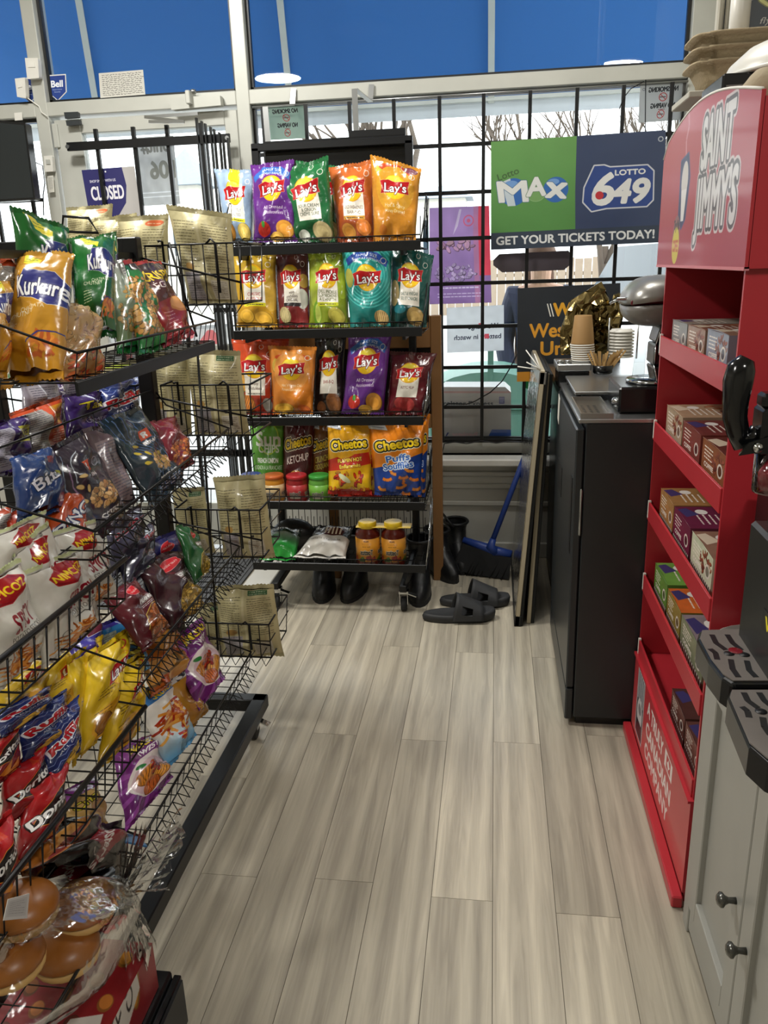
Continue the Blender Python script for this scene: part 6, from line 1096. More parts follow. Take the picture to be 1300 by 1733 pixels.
# ---------------------------------------------------------------- boards leaning on the coffee cabinet
for i, (xb, xt, y0, y1, h, lb) in enumerate(((.092, .165, 2.9, 3.58, 1.0, 'tall picture board wrapped in clear film, outermost of the two leaning boards'), (.138, .182, 2.93, 3.55, .985, 'pale-edged board leaning directly against the coffee cabinet'))):
    t = emp('leaning_board', (xb, (y0 + y1) / 2, 0), lb, 'board'); a, b_ = Vector((xb, y0, .002)), Vector((xt, y0, h)); d = (b_ - a).normalized(); n = Vector((-d.z, 0, d.x)); th = .02
    def slab(nm, off, t_, m, g=0, z0=0, z1=1, bev=.002):
        p0, p1 = a.lerp(b_, z0) - n * off, a.lerp(b_, z1) - n * off; dy0, dy1 = y0 + g, y1 - g
        return MB().prism([Vector((p.x, y, p.z)) for p, y in ((p0, dy0), (p0, dy1), (p1, dy1), (p1, dy0))], -n * t_).build(nm, m, t, bev)
    slab('board', 0, .016, M('board')); slab('foam_backing', .017, .012, M('foam'), .004)
    if i == 0:
        slab('clear_wrap', -.003, .002, glassmat('shrink_film', (.93, .94, .93), 1.8, .09, 1.0), .004, .01, .99); slab('print', -.0008, .0008, mat('board_print', '6a6c70', .4, var=.4, vs=5), .03, .03, .97)
        for z in (.02, .97): slab('corner_guard', -.004, .026, M('grey_plastic') if z > .5 else M('foam'), .0, z - .02, z + .025)
        b = MB()
        for k in range(5): b.tube(Vector((xt, y0 + .02, h)), Vector((xt - .02 - .03 * (k % 3), y0 + .01 + .02 * k, h + .015 + .012 * k - .03 * (k == 2))), .0022, 5)
        b.build('tie_ends', M('paper'), t)
ORD = 'first second third fourth fifth sixth seventh eighth ninth tenth eleventh twelfth thirteenth fourteenth fifteenth sixteenth'.split()
# ---------------------------------------------------------------- coffee cabinet
cf = emp('coffee_cabinet', (.48, 2.55, 0), 'black coffee station cabinet standing right of the leaning boards', 'cabinet')
CK, CD = M('cooler'), M('cooler_dark')
B('body', .252, .74, 2.207, 2.9, .03, .945, CK, cf, .003); B('plinth', .262, .74, 2.225, 2.89, 0, .03, CD, cf); dd = B('door', .226, .25, 2.21, 2.89, .13, .93, CK, cf, .004); B('lower_panel', .226, .25, 2.21, 2.89, .02, .125, CK, cf, .004)
B('handle', .243, .250, 2.202, 2.212, .62, .76, M('chrome'), dd, .003); B('handle_recess', .224, .23, 2.25, 2.29, .55, .78, CD, dd); B('top_plate', .232, .74, 2.207, 2.9, .945, .957, M('steel'), cf, .002)  # the chrome strip imitates a bright highlight along the door edge
B('vent_slot', .2245, .228, 2.6, 2.75, .62, .72, CD, cf); b = MB(); b.quad((.2235, 2.84, .84), (.2235, 2.78, .83), (.2235, 2.76, .92), (.2235, 2.82, .93), .001, 0, 0); b.build('paper_tag', M('paper'), cf)
dp = emp('drip_pan', (.275, 2.36, .957), 'steel drip pan with three rows of round holes on the coffee cabinet', 'drip tray')
b = MB()
for x0, x1, y0, y1 in ((.236, .24, 2.212, 2.5), (.32, .324, 2.212, 2.5), (.24, .32, 2.212, 2.216), (.24, .32, 2.496, 2.5)): b.box(x0, x1, y0, y1, .957, .972)
b.build('rim', M('steel'), dp); B('perforated_floor', .24, .32, 2.216, 2.496, .957, .96, mat('pan_floor', '8c8478', .3, .85), dp); b = MB()
for i in range(3):
    for j in range(9): b.lathe((.258 + i * .018, 2.235 + j * .021, .9601), [(.0052, 0), (.0001, .0004)], 10)
tag(b.build('holes', M('cooler_dark'), dp), kind='stuff')
wp = emp('steel_worktop', (.33, 2.7, .957), 'raised brushed steel plate behind the drip pan', 'worktop'); B('plate', .248, .52, 2.51, 2.87, .975, .985, M('steel'), wp, .002)
for x in (.26, .5):
    for y in (2.53, 2.85): MB().tube((x, y, .957), (x, y, .976), .008, 8).build('foot', M('rubber'), wp)
hb = emp('cup_holder', (.29, 3.02, .9), 'black cup organiser box behind the steel plate', 'organizer'); B('box', .228, .335, 2.91, 3.08, .935, .995, M('black_plastic'), hb, .003); B('top_tray', .222, .34, 2.905, 3.085, .995, 1.02, M('steel'), hb, .003)
for k, (x, y) in enumerate(((.235, 2.93), (.262, 2.925))): MB().lathe((x, y, 1.02), [(.012, 0), (.012, .012), (.009, .014)], 12).build('lid_stud', M('steel'), hb)
B('shelf', .235, .74, 2.9, 3.62, .90, .935, M('steel'), hb); B('shelf_panel', .255, .74, 2.905, 3.62, .03, .90, CK, hb)
cx, cy = at(988, 600, Y=3.0).x, 3.0
prof = [(.041, 0), (.043, .002), (.041, .005), (.040, .01), (.030, .09), (.028, .092), (.001, .092)]
for i in range(8):
    t = emp('paper_cup', (cx, cy, 1.021 + i * .0078), 'brown upside down paper cup, %s from the bottom of the stack' % ORD[i], 'cup', 'stack of paper cups'); z = 1.021 + i * .0078
    MB().lathe((cx - .001 * i, cy, z), [(.0405, .006), (.040, .01), (.031, .104), (.029, .106), (.001, .106)], 24).build('wall', M('cup'), t); MB().path([(cx - .001 * i + .041 * math.cos(q), cy + .041 * math.sin(q), z + .003) for q in np.linspace(0, 2 * math.pi, 25)[:-1]], .0026, 6, closed=True).build('rim', M('paper'), t)
def crinkle(nm, outline, c, depth, m, label, seed, cat='bag'):
    rg = np.random.RandomState(seed); b = MB(); n, mm = len(outline), 12; ce = sum(outline, Vector()) / n; vs = []
    for sg in (-1, 1):
        for j in range(mm + 1):
            v = j / mm
            for i in range(n):
                p = ce.lerp(outline[i], v); vs.append(p + Vector((.006 * rg.randn() * (v < .95), sg * depth * (1 - v ** 2.2) * (1 + .16 * rg.randn()) + .004 * rg.randn(), .006 * rg.randn() * (v < .95))))
    off = (mm + 1) * n; fs = []
    for j in range(mm):
        for i in range(n): a, q = j * n + i, j * n + (i + 1) % n; fs.append((a, q, q + n, a + n)); fs.append((off + a + n, off + q + n, off + q, off + a))
    for i in range(n): fs.append((mm * n + i, mm * n + (i + 1) % n, off + mm * n + (i + 1) % n, off + mm * n + i))
    b.add(vs, fs, None, 0, False); return tag(b.build(nm, m, None), label, cat)
def dens(pts, k=4): return [pts[i].lerp(pts[(i + 1) % len(pts)], j / k) for i in range(len(pts)) for j in range(k)]
GF = mat('gold_foil', '7c6c44', .2, .9, var=.3, vs=30, bump=.5, bs=30)
crinkle('gold_foil_bag', dens([at(x, y, Y=3.1) for x, y in ((948, 598), (948, 560), (966, 508), (1018, 476), (1034, 512), (1050, 496), (1056, 530), (1046, 575), (1030, 602), (985, 604))]), None, .05, GF, 'crinkled gold foil bag standing behind the stack of paper cups', 3)
st = emp('stirrer_cup', at(1020, 632, Y=2.93), 'black cup full of wooden stir sticks on the coffee counter', 'container'); sp = at(1020, 632, Y=2.93)
MB().lathe(sp, [(.03, 0), (.034, .004), (.036, .03), (.034, .03), (.032, .006)], 16).build('cup', M('black_plastic'), st)
rg = random.Random(2)
for i in range(16):
    u = (i / 15 - .5); b0 = sp + Vector((u * .04, rg.uniform(-.012, .012), .006)); b1 = sp + Vector((u * .13 + .012, rg.uniform(-.02, .02), .075 + rg.uniform(-.008, .008)))
    tag(MB().bar(b0, b1, .006, .0016, (0, 1, 0)).build('stir_stick', M('stir')), 'wooden stir stick in the black cup, %s from the left' % ORD[i], 'stir stick', 'wooden stir sticks')
lp = at(1050, 603, Y=3.02)
for i in range(9): tag(MB().lathe((lp.x, 3.02, lp.z + i * .011 - .002), [(.044, 0), (.046, .002), (.044, .006), (.037, .008), (.036, .0115), (.001, .0115)], 22).build('plastic_cover', M('white_plastic')), 'white plastic cup cover, %s from the bottom of its stack' % ORD[i], 'lid', 'stack of cup lids')
lh = emp('lid_holder', (lp.x, 3.02, lp.z - .004), 'thin clear and steel rod holder around the lid stack', 'holder'); b = MB()
for dx in (-.05, .05): b.tube((lp.x + dx, 2.98, lp.z - .004), (lp.x + dx, 2.98, lp.z + .14), .003, 6)
b.build('rods', M('steel'), lh)
# coffee machine
cm = emp('coffee_machine', at(1075, 700, Y=2.36), 'grey-headed pod coffee machine with black column beside the red display', 'coffee machine'); Yc = 2.36
p = lambda x, y, Y=Yc: at(x, y, Y=Y)
a0, a1 = p(1046, 702, 2.28), p(1120, 655, 2.28); B('base', a0.x, a0.x + .16, 2.28, 2.5, .957, a1.z, M('black_plastic'), cm, .006)
c = p(1088, 642, 2.38); MB().lathe((c.x + .03, 2.38, a1.z), [(.075, 0), (.078, .006), (.074, .012), (.001, .012)], 28).build('drip_plate', M('chrome'), cm); MB().lathe((a0.x + .005, 2.33, .99), [(.001, -.02), (.016, -.018), (.018, 0), (.012, .006), (.001, .007)], 16, 'z').build('side_knob', M('chrome'), cm)
cp = [p(1108, 652), p(1101, 615), p(1104, 580), p(1114, 548)]; b = MB()
for q0, q1 in zip(cp[:-1], cp[1:]): b.bar(q0 + Vector((.02, 0, 0)), q1 + Vector((.02, 0, 0)), .11, .045, (1, 0, 0))
b.build('column', M('black_plastic'), cm, .004); b = MB()
for q0, q1 in zip(cp[:-1], cp[1:]): b.tube(q0 + Vector((.0, -.056, 0)), q1 + Vector((.0, -.056, 0)), .002)
b.build('column_trim', M('chrome'), cm)
MB().quad(p(1070, 638), p(1090, 640), p(1096, 560), p(1080, 560), .004, 0, 0).build('clear_panel', glassmat('clear_acrylic', (.9, .92, .92), 2.0, .1), cm)
hc = p(1112, 510); sq = lambda v: Vector((math.copysign(abs(v.x / .105) ** .6 * .105, v.x), math.copysign(abs(v.y / .13) ** .6 * .13, v.y), v.z))
MB().ball(hc + Vector((.012, .03, .006)), .105, .13, .068, 24, 14, lambda v: Vector((sq(v).x, sq(v).y, max(v.z, 0) * .95 + v.x * .12))).build('head_upper', mat('head_silver', '8f8d88', .3, .5), cm)
MB().ball(hc + Vector((.012, .03, -.004)), .100, .125, .066, 24, 14, lambda v: Vector((sq(v).x, sq(v).y, min(v.z, 0) * .95 + v.x * .06))).build('head_lower', M('grey_plastic'), cm)
B('seam_band', hc.x - .08, hc.x + .1, 2.29, 2.49, hc.z - .006, hc.z + .008, mat('maroon_gloss', '5c1a24', .2), cm, .003); MB().path([p(1032, 514, 2.33), p(1046, 506, 2.33), p(1062, 506, 2.33), p(1080, 500, 2.33)], [.003, .005, .005, .004], 8).build('lever', M('chrome'), cm)
# ---------------------------------------------------------------- red cardboard display
RX = .43; rs = emp('drink_display', (.6, 1.86, 0), 'tall red cardboard drink display stand with five shelves', 'display stand'); RC_, RI = M('red_card'), M('red_in')
def sidep(nm, y0, y1, top): MB().prism([(RX, y0, 0), (.80, y0, 0), (.80, y0, 1.63), (RX, y0, top)], (0, y1 - y0, 0)).build(nm, RC_, rs, .002)
sidep('side_panel', 1.512, 1.522, 1.62); sidep('side_panel', 2.186, 2.196, 1.60); B('back_panel', .775, .785, 1.522, 2.186, 0, 1.60, RI, rs); B('roof', RX + .01, .79, 1.522, 2.186, 1.56, 1.57, RI, rs)
LT = (1.180, .955, .730, .516, .312)
for i, z in enumerate(LT):
    s = B('shelf', RX + .006, .775, 1.524, 2.184, z - .052, z - .044, RC_, rs); B('lip', RX - .004, RX + .002, 1.52, 2.188, z - .05, z, RC_, s, .001)
    B('lip_edge', RX - .0045, RX + .0025, 2.178, 2.187, z - .045, z + .004, M('paper'), s) if True else None
ha = Art(170, 66, 'a8303e', 4)
ha.grad('b0404e', '9c2a38', 0, 66)
ha.poly([(46, 22), (62, 20), (68, 30), (64, 46), (56, 50), (48, 44)], '2c2a58', ('46447c', .8)); ha.ell(56, 30, 8.5, 9, '3a3866'); ha.ell(57, 30, 7, 7.5, 'c8c0bc'); ha.poly([(51, 34), (63, 34), (60, 47), (54, 47)], 'd8d2d0')
ha.line([(56, 20), (54, 14), (58, 9), (55, 3)], 2.4, 'c07882'); ha.ell(46, 53, 8, 9, '8c5a5c'); ha.ell(46, 57, 8, 8, 'c8b83a'); ha.text('Try Me', 46, 48, 4, '2c2028', w=12, bold=.3); ha.text('COFFEE', 46, 57, 5, 'b85a28', w=12, bold=.4)
ha.text('SAINT', 113, 19, 19, 'd0cccc', w=50, bold=.9, stroke=(('c8bcbc', 2.6), ('4c4448', 1.5))); ha.text("JIMMY'S", 117, 41, 19, 'd0cccc', w=66, bold=.9, stroke=(('c8bcbc', 2.6), ('4c4448', 1.5))); ha.text('SAINT', 113, 19, 19, 'd0cccc', w=50, bold=.9, stroke=('4c4448', 1.2))
hy0, hy1, hz0 = 1.50, 2.285, 1.352
def hz(t): return 1.63 + .055 * math.sin(math.pi * min(1, max(0, t)) ** .9) + .0 * t     # curved top edge, t from far to near
prof_ = [(t, hz(t) - (.0 if t > .04 else .02)) for t in np.linspace(0, 1, 17)]
pts = [Vector((RX - .006, hy1, hz0)), Vector((RX - .006, hy0, hz0))] + [Vector((RX - .006, hy1 + (hy0 - hy1) * t, z)) for t, z in reversed(prof_)]
uv = [((hy1 - q.y) / (hy1 - hy0), (q.z - hz0) / .345) for q in pts]
MB().prism(pts, (.007, 0, 0), 0, uv).build('header_card', [printmat('header', ha.image('header'), .42, .15), M('red_card')], rs)
MB().path([q + Vector((.001, 0, .001)) for q in pts[2:]], .0028, 6).build('torn_edge', M('paper'), rs); B('header_return', RX, .80, 1.500, 1.509, hz0, 1.62, RC_, rs); B('header_bottom_edge', RX - .007, RX + .002, hy0, hy1, hz0 - .003, hz0 + .003, mat('pink_edge', 'c87880', .5), rs)
fa = Art(170, 70, 'b8323a', 4); fa.grad('b02a34', 'c85a58', 0, 70); fa.rect(14, 4, 26, 62, 'b8b4b4'); fa.rect(16, 6, 22, 58, '4c4a50')
for i in range(5): fa.rect(17 + i * 4.4, 6, 2, 26, 'c8c8cc')
fa.ell(27, 42, 9, 14, 'd0cccc'); fa.ell(27, 38, 5, 5, '8a8688'); fa.poly([(16, 64), (20, 50), (34, 50), (38, 64)], '2c2a30'); fa.text('A TRULY', 52, 16, 13, 'e8dcd8', w=50, al='l', bold=.6); fa.text('CANADIAN', 52, 35, 13, 'e8dcd8', w=76, al='l', bold=.6); fa.text('COMPANY', 52, 54, 13, 'e8dcd8', w=72, al='l', bold=.6)
fa.rect(108, 9, 20, 14, 'e8dcd8'); fa.rect(112.5, 10.5, 11, 11, 'b8323a'); fa.poly([(118, 11.5), (120, 15), (122, 16), (119, 19), (118, 21), (117, 19), (114, 16), (116, 15)], 'e8dcd8')
MB().quad((RX - .006, 2.2, .03), (RX - .006, 1.505, .03), (RX - .006, 1.505, .262), (RX - .006, 2.2, .262), .008, 0, 1).build('base_panel', [printmat('basefront', fa.image('basefront'), .36, .2), RC_], rs)
B('base_ledge', RX - .03, RX - .006, 1.49, 2.2, .0, .03, RC_, rs, .003); B('base_bevel', RX - .012, RX + .002, 1.505, 2.196, .262, .268, RC_, rs)
# drink mix boxes on its shelves
def mixbox(y0, y1, x0, x1, z0, z1, c, top, label, leaf=None):
    a = Art(80, 60, c, 2.4); a.mottle(.1)
    if leaf: a.pile(56, 20, 24, 16, leaf, 26, 5, .5, 3)
    a.rect(0, 42, 80, 18, 'dcd6cc'); [a.poly([(i * 6, 42), (i * 6 + 3, 42), (i * 6 + 1, 60), (i * 6 - 2, 60)], '2c2422') for i in range(14)]; a.ell(64, 26, 9, 10, 'd8d0c4'); a.ell(64, 26, 6, 7, hexc(c) * .6); a.lines(8, 8, 30, 4, 5, 'ece4d8', 1.8); a.text('COFFEE', 26, 33, 7, 'ece4d8', w=32, bold=.4)
    b_ = Art(80, 80, top, 2.4); b_.mottle(.14)
    if leaf: b_.pile(30, 24, 34, 22, leaf, 50, 5, .4, 6)
    b_.lines(30, 40, 36, 5, 6, 'e8dfd2', 1.7); b_.ell(20, 58, 9, 6, 'e4e0d8'); b_.poly([(6, 70), (30, 62), (40, 76), (10, 79)], '3c3a6c' if not leaf else 'd8c8b0')
    k = str(len(bpy.data.images)); m0, m1 = printmat('mixf' + k, a.image('mixf' + k), .4, .15), printmat('mixt' + k, b_.image('mixt' + k), .4, .15); side = mat('mixs' + k, c, .45)
    b = MB(); P = [(x0, y0, z0), (x1, y0, z0), (x1, y1, z0), (x0, y1, z0), (x0, y0, z1), (x1, y0, z1), (x1, y1, z1), (x0, y1, z1)]
    b.add(P, [(0, 4, 7, 3)], [[(1, 0), (1, 1), (0, 1), (0, 0)]], 0); b.add(P, [(4, 5, 6, 7)], [[(1, 0), (1, 1), (0, 1), (0, 0)]], 1); b.add(P, [(0, 3, 2, 1), (0, 1, 5, 4), (1, 2, 6, 5), (2, 3, 7, 6)], [[(0, 0)] * 4] * 4, 2)
    o = b.build('drink_mix_box', [m0, m1, side], None); tag(o, label, 'box', 'drink mix boxes on the red display')
    MB().path([(x0 - .0004, y0, z1 + .0003), (x0 - .0004, (y0 + y1) / 2, z1 + .0025), (x0 - .0004, y1, z1 + .0003)], .0008, 4).build('lid_edge', side, o)
L1 = ['8c4a34', '6c3428', 'a8643c']
BX = [ # shelf, y far, y near, height, face, top, leaf, label
 (0, 2.15, 1.99, .075, '8c8c8a', '8a8478', None, 'grey drink mix box at the far end of the highest display shelf'), (0, 1.98, 1.82, .075, '9c7c68', '7a5040', L1, 'tan and brown drink mix box in the middle of the highest display shelf'), (0, 1.80, 1.64, .08, '8e94a2', '8c6a58', L1, 'blue-grey drink mix box at the near end of the highest display shelf'),
 (1, 2.14, 1.96, .085, 'b09a80', 'a88c70', L1, 'beige leaf-print drink mix box, far end of the second display shelf'), (1, 1.95, 1.78, .08, '7c3c34', '6c3430', None, 'maroon-brown drink mix box, middle of the second display shelf'), (1, 1.76, 1.58, .08, '8a5434', '5c3028', L1, 'brown and orange drink mix box, near end of the second display shelf'),
 (2, 2.14, 1.98, .085, 'a87c4c', '9c7446', None, 'caramel drink mix box, far end of the third display shelf'), (2, 1.97, 1.80, .085, '6c2440', '662440', None, 'burgundy drink mix box, middle of the third display shelf'), (2, 1.78, 1.60, .085, 'c8ccb0', '8c6a58', L1, 'cream drink mix box with reddish leaf top, near end of the third display shelf'),
 (3, 2.14, 1.98, .085, '5f8a3c', '6c9a44', None, 'green drink mix box, far end of the fourth display shelf'), (3, 1.97, 1.82, .08, '8a7a3c', 'c8642c', None, 'orange-topped drink mix box, middle of the fourth display shelf'), (3, 1.81, 1.60, .08, '7c8468', '8a7c80', None, 'mauve-topped drink mix box, near end of the fourth display shelf'),
 (4, 1.84, 1.70, .07, '5c3c34', '4c302c', None, 'dark brown drink mix box alone at the bottom of the display'), (4, 1.69, 1.55, .07, '6c4a40', '5a3a34', None, 'lighter brown drink mix box beside the cabinet at the bottom of the display')]
for s, ya, yb, h, c, tp, lf, lb in BX: z0 = LT[s] - .043; mixbox(yb, ya, .448, .64, z0, z0 + h + .01, c, tp, lb, lf)
# ---------------------------------------------------------------- things piled on and behind the display, top right
bk = emp('black_flat_box', (.56, 1.96, 1.57), 'flat black box lying on top of the red display', 'box'); B('body', .452, .70, 1.875, 2.05, 1.665, 1.725, M('black_plastic'), bk, .004); B('support', .50, .66, 1.90, 2.02, 1.571, 1.665, RC_, bk); B('side_label', .4505, .452, 1.89, 2.04, 1.672, 1.70, mat('grey_label', '5c6068', .5), bk); B('front_seam', .46, .69, 1.874, 1.8755, 1.70, 1.703, M('grey_plastic'), bk)
wd = emp('white_dome_cover', (.63, 1.96, 1.725), 'white plastic dome lid on the black box', 'lid'); MB().lathe((.645, 1.97, 1.7255), [(.165, 0), (.166, .008), (.155, .03), (.12, .06), (.07, .08), (.001, .088)], 40).build('dome', M('white_plastic'), wd); MB().path([(.645 + .165 * math.cos(q), 1.97 + .165 * math.sin(q), 1.731) for q in np.linspace(0, 2 * math.pi, 33)[:-1]], .005, 6, closed=True).build('rim', M('white_plastic'), wd)
sk = emp('cloth_pouch', at(1290, 176, Y=1.78), 'beige lumpy cloth pouch on the near corner of the display top', 'pouch'); c = at(1292, 158, Y=1.78); MB().ball(c, .05, .045, .04, 16, 10, lambda v: v * (1 + .22 * math.sin(60 * v.x + 40 * v.z) * .6)).build('pouch', mat('pouch_cloth', 'a89a80', .85, bump=.5, bs=60), sk); MB().ball(c + Vector((.03, -.02, .03)), .03, .03, .02).build('fold', M('beige_card'), sk); B('ledge', .40 + .05, .60, 1.60, 1.85, 1.571, c.z - .04, RC_, sk)
ws_ = emp('wall_shelf', (.66, 2.33, 1.55), 'narrow beige wall shelf behind the red display', 'shelf'); B('board', .46, .86, 2.22, 2.42, 1.74, 1.755, M('duct'), ws_, .002); B('bracket', .84, .86, 2.25, 2.40, 1.55, 1.74, M('duct'), ws_)
for i in range(3):
    z = 1.757 + i * .03; t = emp('cup_carrier', (.62, 2.32, z), ['bottom pulp cup carrier in the stack on the wall shelf', 'middle pulp cup carrier in the stack on the wall shelf', 'top pulp cup carrier in the stack on the wall shelf'][i], 'cup carrier', 'moulded pulp cup carriers'); m = mat('pulp', '9c8c70', .95, bump=.6, bs=140)
    def ring(s, zz, n=40): return [Vector((.62 + s * .15 * math.copysign(abs(math.cos(q)) ** .45, math.cos(q)) * (1 - .1 * (abs(math.sin(2 * q)) > .96)), 2.32 + s * .095 * math.copysign(abs(math.sin(q)) ** .45, math.sin(q)), zz)) for q in np.linspace(0, 2 * math.pi, n + 1)[:-1]]
    R_ = [ring(.74, z), ring(.8, z + .03), ring(.92, z + .062), ring(1.0, z + .066), ring(1.01, z + .061), ring(.9, z + .056), ring(.76, z + .028), ring(.70, z + .006)]; vs = sum(R_, []); n = 40
    MB().add(vs, [(k * n + q, k * n + (q + 1) % n, (k + 1) * n + (q + 1) % n, (k + 1) * n + q) for k in range(7) for q in range(n)] + [tuple(range(n - 1, -1, -1)), tuple(7 * n + q for q in range(n))], None, 0, True).build('tray', m, t)
    for sx in (-1, 1):
        for sy in (-1, 1): MB().lathe((.62 + sx * .06, 2.32 + sy * .038, z + .008), [(.028, 0), (.034, .03), (.037, .031), (.032, .002)], 14).build('cup_pocket', m, t)
a = Art(60, 60, '3c434c', 4); a.grad('3a4048', '464e58', 0, 60); a.ring(56, 8, 28, 7, '8c8a54'); a.ring(56, 8, 26.5, 4, 'd8d890'); a.text('fly', 38, 48, 9, 'c8c8c4', w=12, shear=.3); a.line([(52, 50), (58, 20), (60, 8)], .8, 'b4b4a8')
pc = [at(1234, 54, Y=2.36), at(1330, 46, Y=2.36), at(1330, -30, Y=2.36), at(1262, 6, Y=2.36)]
b = MB(); b.prism(pc, (0, .06, 0), 0, [(0, 0), (1, 0), (1, 1), (.25, .75)]); tag(b.build('slate_box', [printmat('slate', a.image('slate'), .4), M('black_plastic')], None), 'slate box with a pale yellow ring printed on it, above the cup carriers', 'box')
for i, (x0, x1, lb) in enumerate(((1203, 1214, 'slim vertical wall trunking left of the white cylinder'), (1216, 1228, 'wider vertical wall trunking beside the white cylinder'))):
    p0 = at(x0, 120, Y=2.438); p1 = at(x1, 120, Y=2.438); tag(B('wall_trunking', p0.x, p1.x, 2.412, 2.439, 1.2, CEIL, M('duct'), None, .004), lb, 'trunking')
p0 = at(1244, 40, Y=2.40); cy_ = emp('white_canister', (p0.x, 2.40, p0.z), 'white ribbed canister behind the slate box', 'canister'); MB().lathe((p0.x, 2.36, p0.z - .03), [(.022, 0), (.024, .004), (.024, .075), (.022, .08), (.023, .083), (.023, .095), (.001, .097)], 18).build('body', M('white_plastic'), cy_)
# ---------------------------------------------------------------- grey cabinet with drink dispenser, right foreground
GC = M('cab_grey'); gc = emp('grey_cabinet', (.72, 1.0, 0), 'grey painted cabinet with round knobs in the right foreground', 'cabinet')
B('body', .432, 1.05, .45, 1.455, .06, .668, GC, gc); B('corner_post', .418, .452, 1.425, 1.462, 0, .668, GC, gc, .002); B('plinth', .436, 1.0, .46, 1.425, .0, .06, GC, gc); B('skirting', .421, .436, .46, 1.425, .012, .07, GC, gc, .002); B('face_rail', .421, .436, .46, 1.425, .64, .668, GC, gc)
for y0, y1, ky in ((1.125, 1.42, 1.155), (.825, 1.12, 1.085), (.52, .82, .79)):
    d = emp('door', (.42, (y0 + y1) / 2, .08)); d.parent = gc; d.location = Vector((.42, (y0 + y1) / 2, .08)) - _W['grey_cabinet']; _W[d.name] = Vector((.42, (y0 + y1) / 2, .08))
    B('panel', .425, .433, y0 + .045, y1 - .045, .12, .60, GC, d); b = MB()
    for q in ((y0, y0 + .05, .078, .638), (y1 - .05, y1, .078, .638), (y0 + .05, y1 - .05, .078, .128), (y0 + .05, y1 - .05, .588, .638)): b.box(.414, .432, *q)
    b.build('frame', GC, d, .002); zk = at(1245, 1528, X=.40).z if ky > 1.1 else at(1292, 1637, X=.40).z; zk = .335 if ky > 1.1 else .30
    MB().lathe((.414, ky, zk), [(.006, 0), (.005, -.012), (.008, -.018), (.013, -.022), (.013, -.026), (.008, -.031), (.001, -.032)], 18, 'x').build('knob', mat('pewter', '5c5c58', .25, .7), d)
ctp = [Vector((.40, .42, .668)), Vector((1.06, .42, .668)), Vector((1.06, 1.492, .668)), Vector((.50, 1.492, .668))] + [Vector((.50 - .10 * math.sin(q), 1.392 + .10 * math.cos(q), .668)) for q in np.linspace(.2, 1.5708, 7)]
ct = MB().prism(ctp, (0, 0, .024)).build('counter_slab', M('cab_edge'), None, .004); tag(ct, 'white-edged countertop with rounded corner on the grey cabinet', 'countertop'); MB().prism([Vector((v.x * .985 + .008, v.y - .008, .692)) for v in ctp], (0, 0, .002)).build('laminate_top', mat('laminate', '6f6e68', .4), ct)
dm = emp('drink_dispenser', (.6, 1.1, .694), 'black frozen drink dispenser with tap handle and two drip trays', 'dispenser')
B('housing', .425, .95, .75, 1.33, .694, .955, mat('housing_black', '232422', .35), dm, .006)
va = Art(80, 30, '232422', 3); va.text('VERY', 40, 15, 18, 'e8d81c', w=60, rot=-.0, bold=1.2); vq = at(1288, 1062, X=.4235); MB().quad((.4235, vq.y, vq.z), (.4235, vq.y - .12, vq.z), (.4235, vq.y - .12, vq.z + .034), (.4235, vq.y, vq.z + .034), .001, 0, 0).build('name_print', printmat('very', va.image('very'), .4), dm)
TZ = .745
def tray(px, nm):
    pts = [at(x, y, Z=TZ) for x, y in px]; b = MB().prism([q - Vector((0, 0, .045)) for q in pts], (0, 0, .045)); o = b.build(nm, M('black_plastic'), dm, .006, None, 0, 2); c = sum(pts, Vector()) / len(pts)
    MB().prism([c + (q - c) * .93 + Vector((0, 0, .0005)) for q in pts], (0, 0, .002)).build('grille_plate', mat('tray_plate', '6f6964', .4, var=.18, vs=18), o); return o
t1 = tray(((1184, 1066), (1256, 1064), (1266, 1076), (1292, 1080), (1345, 1110), (1345, 1158), (1240, 1158), (1222, 1146), (1200, 1118), (1180, 1080)), 'drip_tray'); t2 = tray(((1236, 1166), (1345, 1166), (1345, 1310), (1300, 1290), (1268, 1262), (1250, 1220), (1232, 1178)), 'drip_tray')
def slot(px, o, w=.0045):
    pts = [at(x, y, Z=TZ + .0027) for x, y in px]; b = MB()
    for q0, q1 in zip(pts[:-1], pts[1:]): b.bar(q0, q1, 2 * w, .0006)
    b.build('slot', M('cooler_dark'), o)
for o, dx, dy in ((t1, 0, 0), (t2, 54, 98)):
    for px in (((1205, 1074), (1212, 1088), (1229, 1100)), ((1231, 1074), (1240, 1088), (1255, 1100)), ((1202, 1098), (1211, 1105), (1214, 1116)), ((1237, 1116), (1240, 1132), (1250, 1146)), ((1264, 1118), (1268, 1134), (1280, 1146)), ((1270, 1086), (1276, 1098)), ((1290, 1120), (1300, 1134))):
        if max(x for x, y in px) + dx < 1330: slot([(x + dx, y + dy) for x, y in px], o)
    for x, y in ((1234, 1106), (1260, 1108)):
        if x + dx < 1310: q = at(x + dx, y + dy, Z=TZ + .0027); MB().lathe(q, [(.0085, 0), (.0085, .0005), (.0001, .0006)], 14).build('drain_hole', M('cooler_dark'), o)
q = at(1245, 1101, Z=TZ + .003); MB().lathe(q, [(.012, 0), (.011, .0005), (.0001, .0006)], 11).build('red_spill', mat('spill', '7c1c24', .2), t1)
TY = 1.08; tp = lambda x, y: at(x, y, Y=TY)
hp = [(1256, 606), (1246, 622), (1240, 646), (1236, 680), (1235, 706), (1240, 730), (1252, 748), (1272, 742), (1284, 728)]
b = MB(); rr = [.010, .018, .019, .0165, .0155, .0145, .013, .011, .012]; b.path([tp(x + 9 * (i < 6), y) for i, (x, y) in enumerate(hp)], rr, 12); b.build('tap_handle', M('tap_black'), dm)
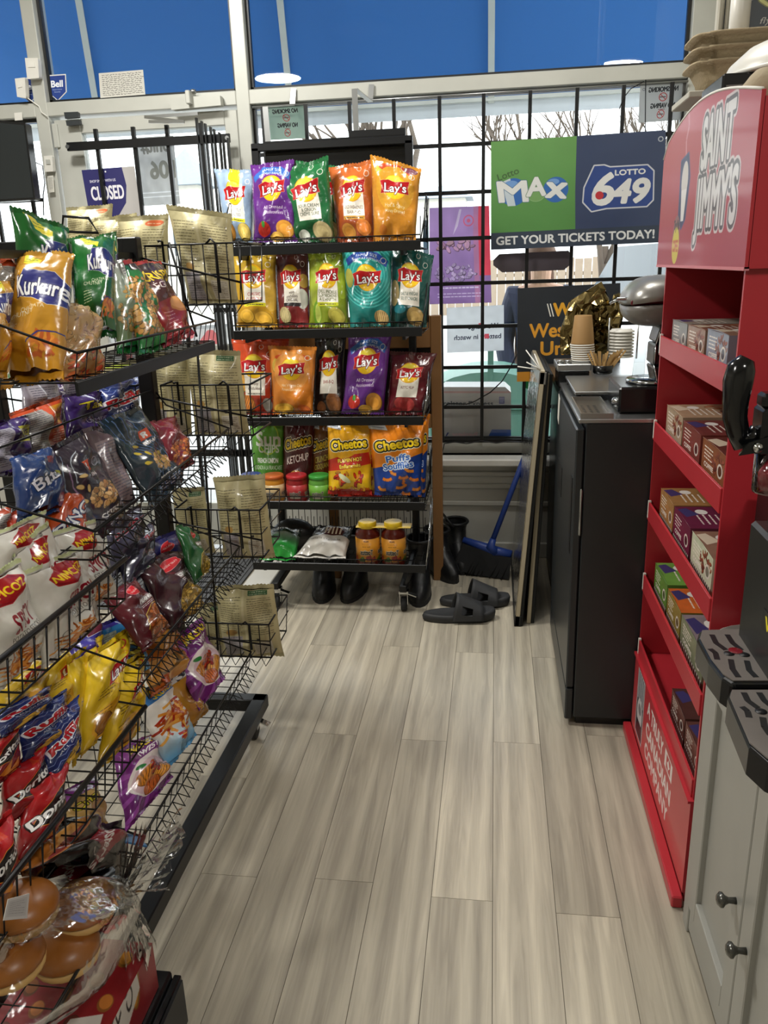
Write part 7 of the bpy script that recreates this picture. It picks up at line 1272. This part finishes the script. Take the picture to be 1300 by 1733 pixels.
b = MB(); c0, c1 = tp(1276, 764), tp(1320, 688); b.box(c0.x, c1.x, TY - .022, TY + .022, c0.z, c1.z); c0, c1 = tp(1284, 690), tp(1310, 664); b.box(c0.x, c1.x, TY - .014, TY + .014, c0.z, c1.z); b.build('tap_body', M('tap_black'), dm, .004)
MB().prism([tp(1240, 764) - Vector((0, .026, 0)), tp(1258, 742) - Vector((0, .026, 0)), tp(1300, 730) - Vector((0, .026, 0)), tp(1310, 762) - Vector((0, .026, 0)), tp(1264, 760) - Vector((0, .026, 0))], (0, .006, 0)).build('tap_lever', M('tap_black'), dm, .002); c = tp(1272, 750); MB().lathe((c.x, TY - .026, c.z), [(.007, 0), (.006, -.004), (.001, -.006)], 12, 'y').build('tap_bolt', M('chrome'), dm)
c = tp(1300, 832); c1 = tp(1300, 766); MB().lathe((c.x + .004, TY, c.z), [(.024, 0), (.025, .003), (.0255, c1.z - c.z)], 20).build('clear_spout', glassmat('clear_spout', (.86, .8, .8), 2.2, .08), dm); MB().lathe((c.x + .004, TY, c.z + .004), [(.018, 0), (.019, .022), (.014, .03)], 16).build('red_juice', mat('juice', '8c2430', .15), dm)
B('spout_arm', tp(1318, 720).x, .46, TY - .02, TY + .02, tp(1300, 750).z, tp(1300, 720).z, M('tap_black'), dm); B('cylinder_housing', .44, .95, .80, 1.30, .955, 1.12, mat('housing_black', '232422'), dm, .006)
# striped box behind the dispenser
sa = Art(60, 90, '16140f', 4); sa.rect(0, 0, 60, 34, 'c4beb6'); [sa.poly([(i * 22 - 14, 0), (i * 22 - 4, 0), (i * 22 + 14, 34), (i * 22 + 4, 34)], '1a1614') for i in range(4)]; sa.ring(40, 34, 14, 2, 'b8b0a8'); sa.ell(40, 34, 11, 11, 'cfc8c0')
b = MB(); b.quad((.482, 1.40, .696), (.66, 1.40, .696), (.66, 1.40, .965), (.482, 1.40, .965), .085, 0, 1); tag(b.build('striped_box', [printmat('striped', sa.image('striped'), .4), M('black_plastic')], None, .001), 'black box with white diagonal stripes between the dispenser and the red display', 'box')
for i, (x, y, r, w) in enumerate(LAMPS):
    ceiling_lamp(i, x, y, r, w)
    t = [o for o in SC.objects if o.name.startswith('ceiling_lamp')][-1]
    t['label'] = ['round ceiling lamp above the wire snack gondola', 'added fill lamp on the ceiling behind the near grey cabinet', 'round ceiling lamp above the far end of the wire gondola', 'round ceiling lamp above the near end of the wire gondola', 'round ceiling lamp nearest the window by the chip rack'][i]; t['group'] = 'ceiling lamps'
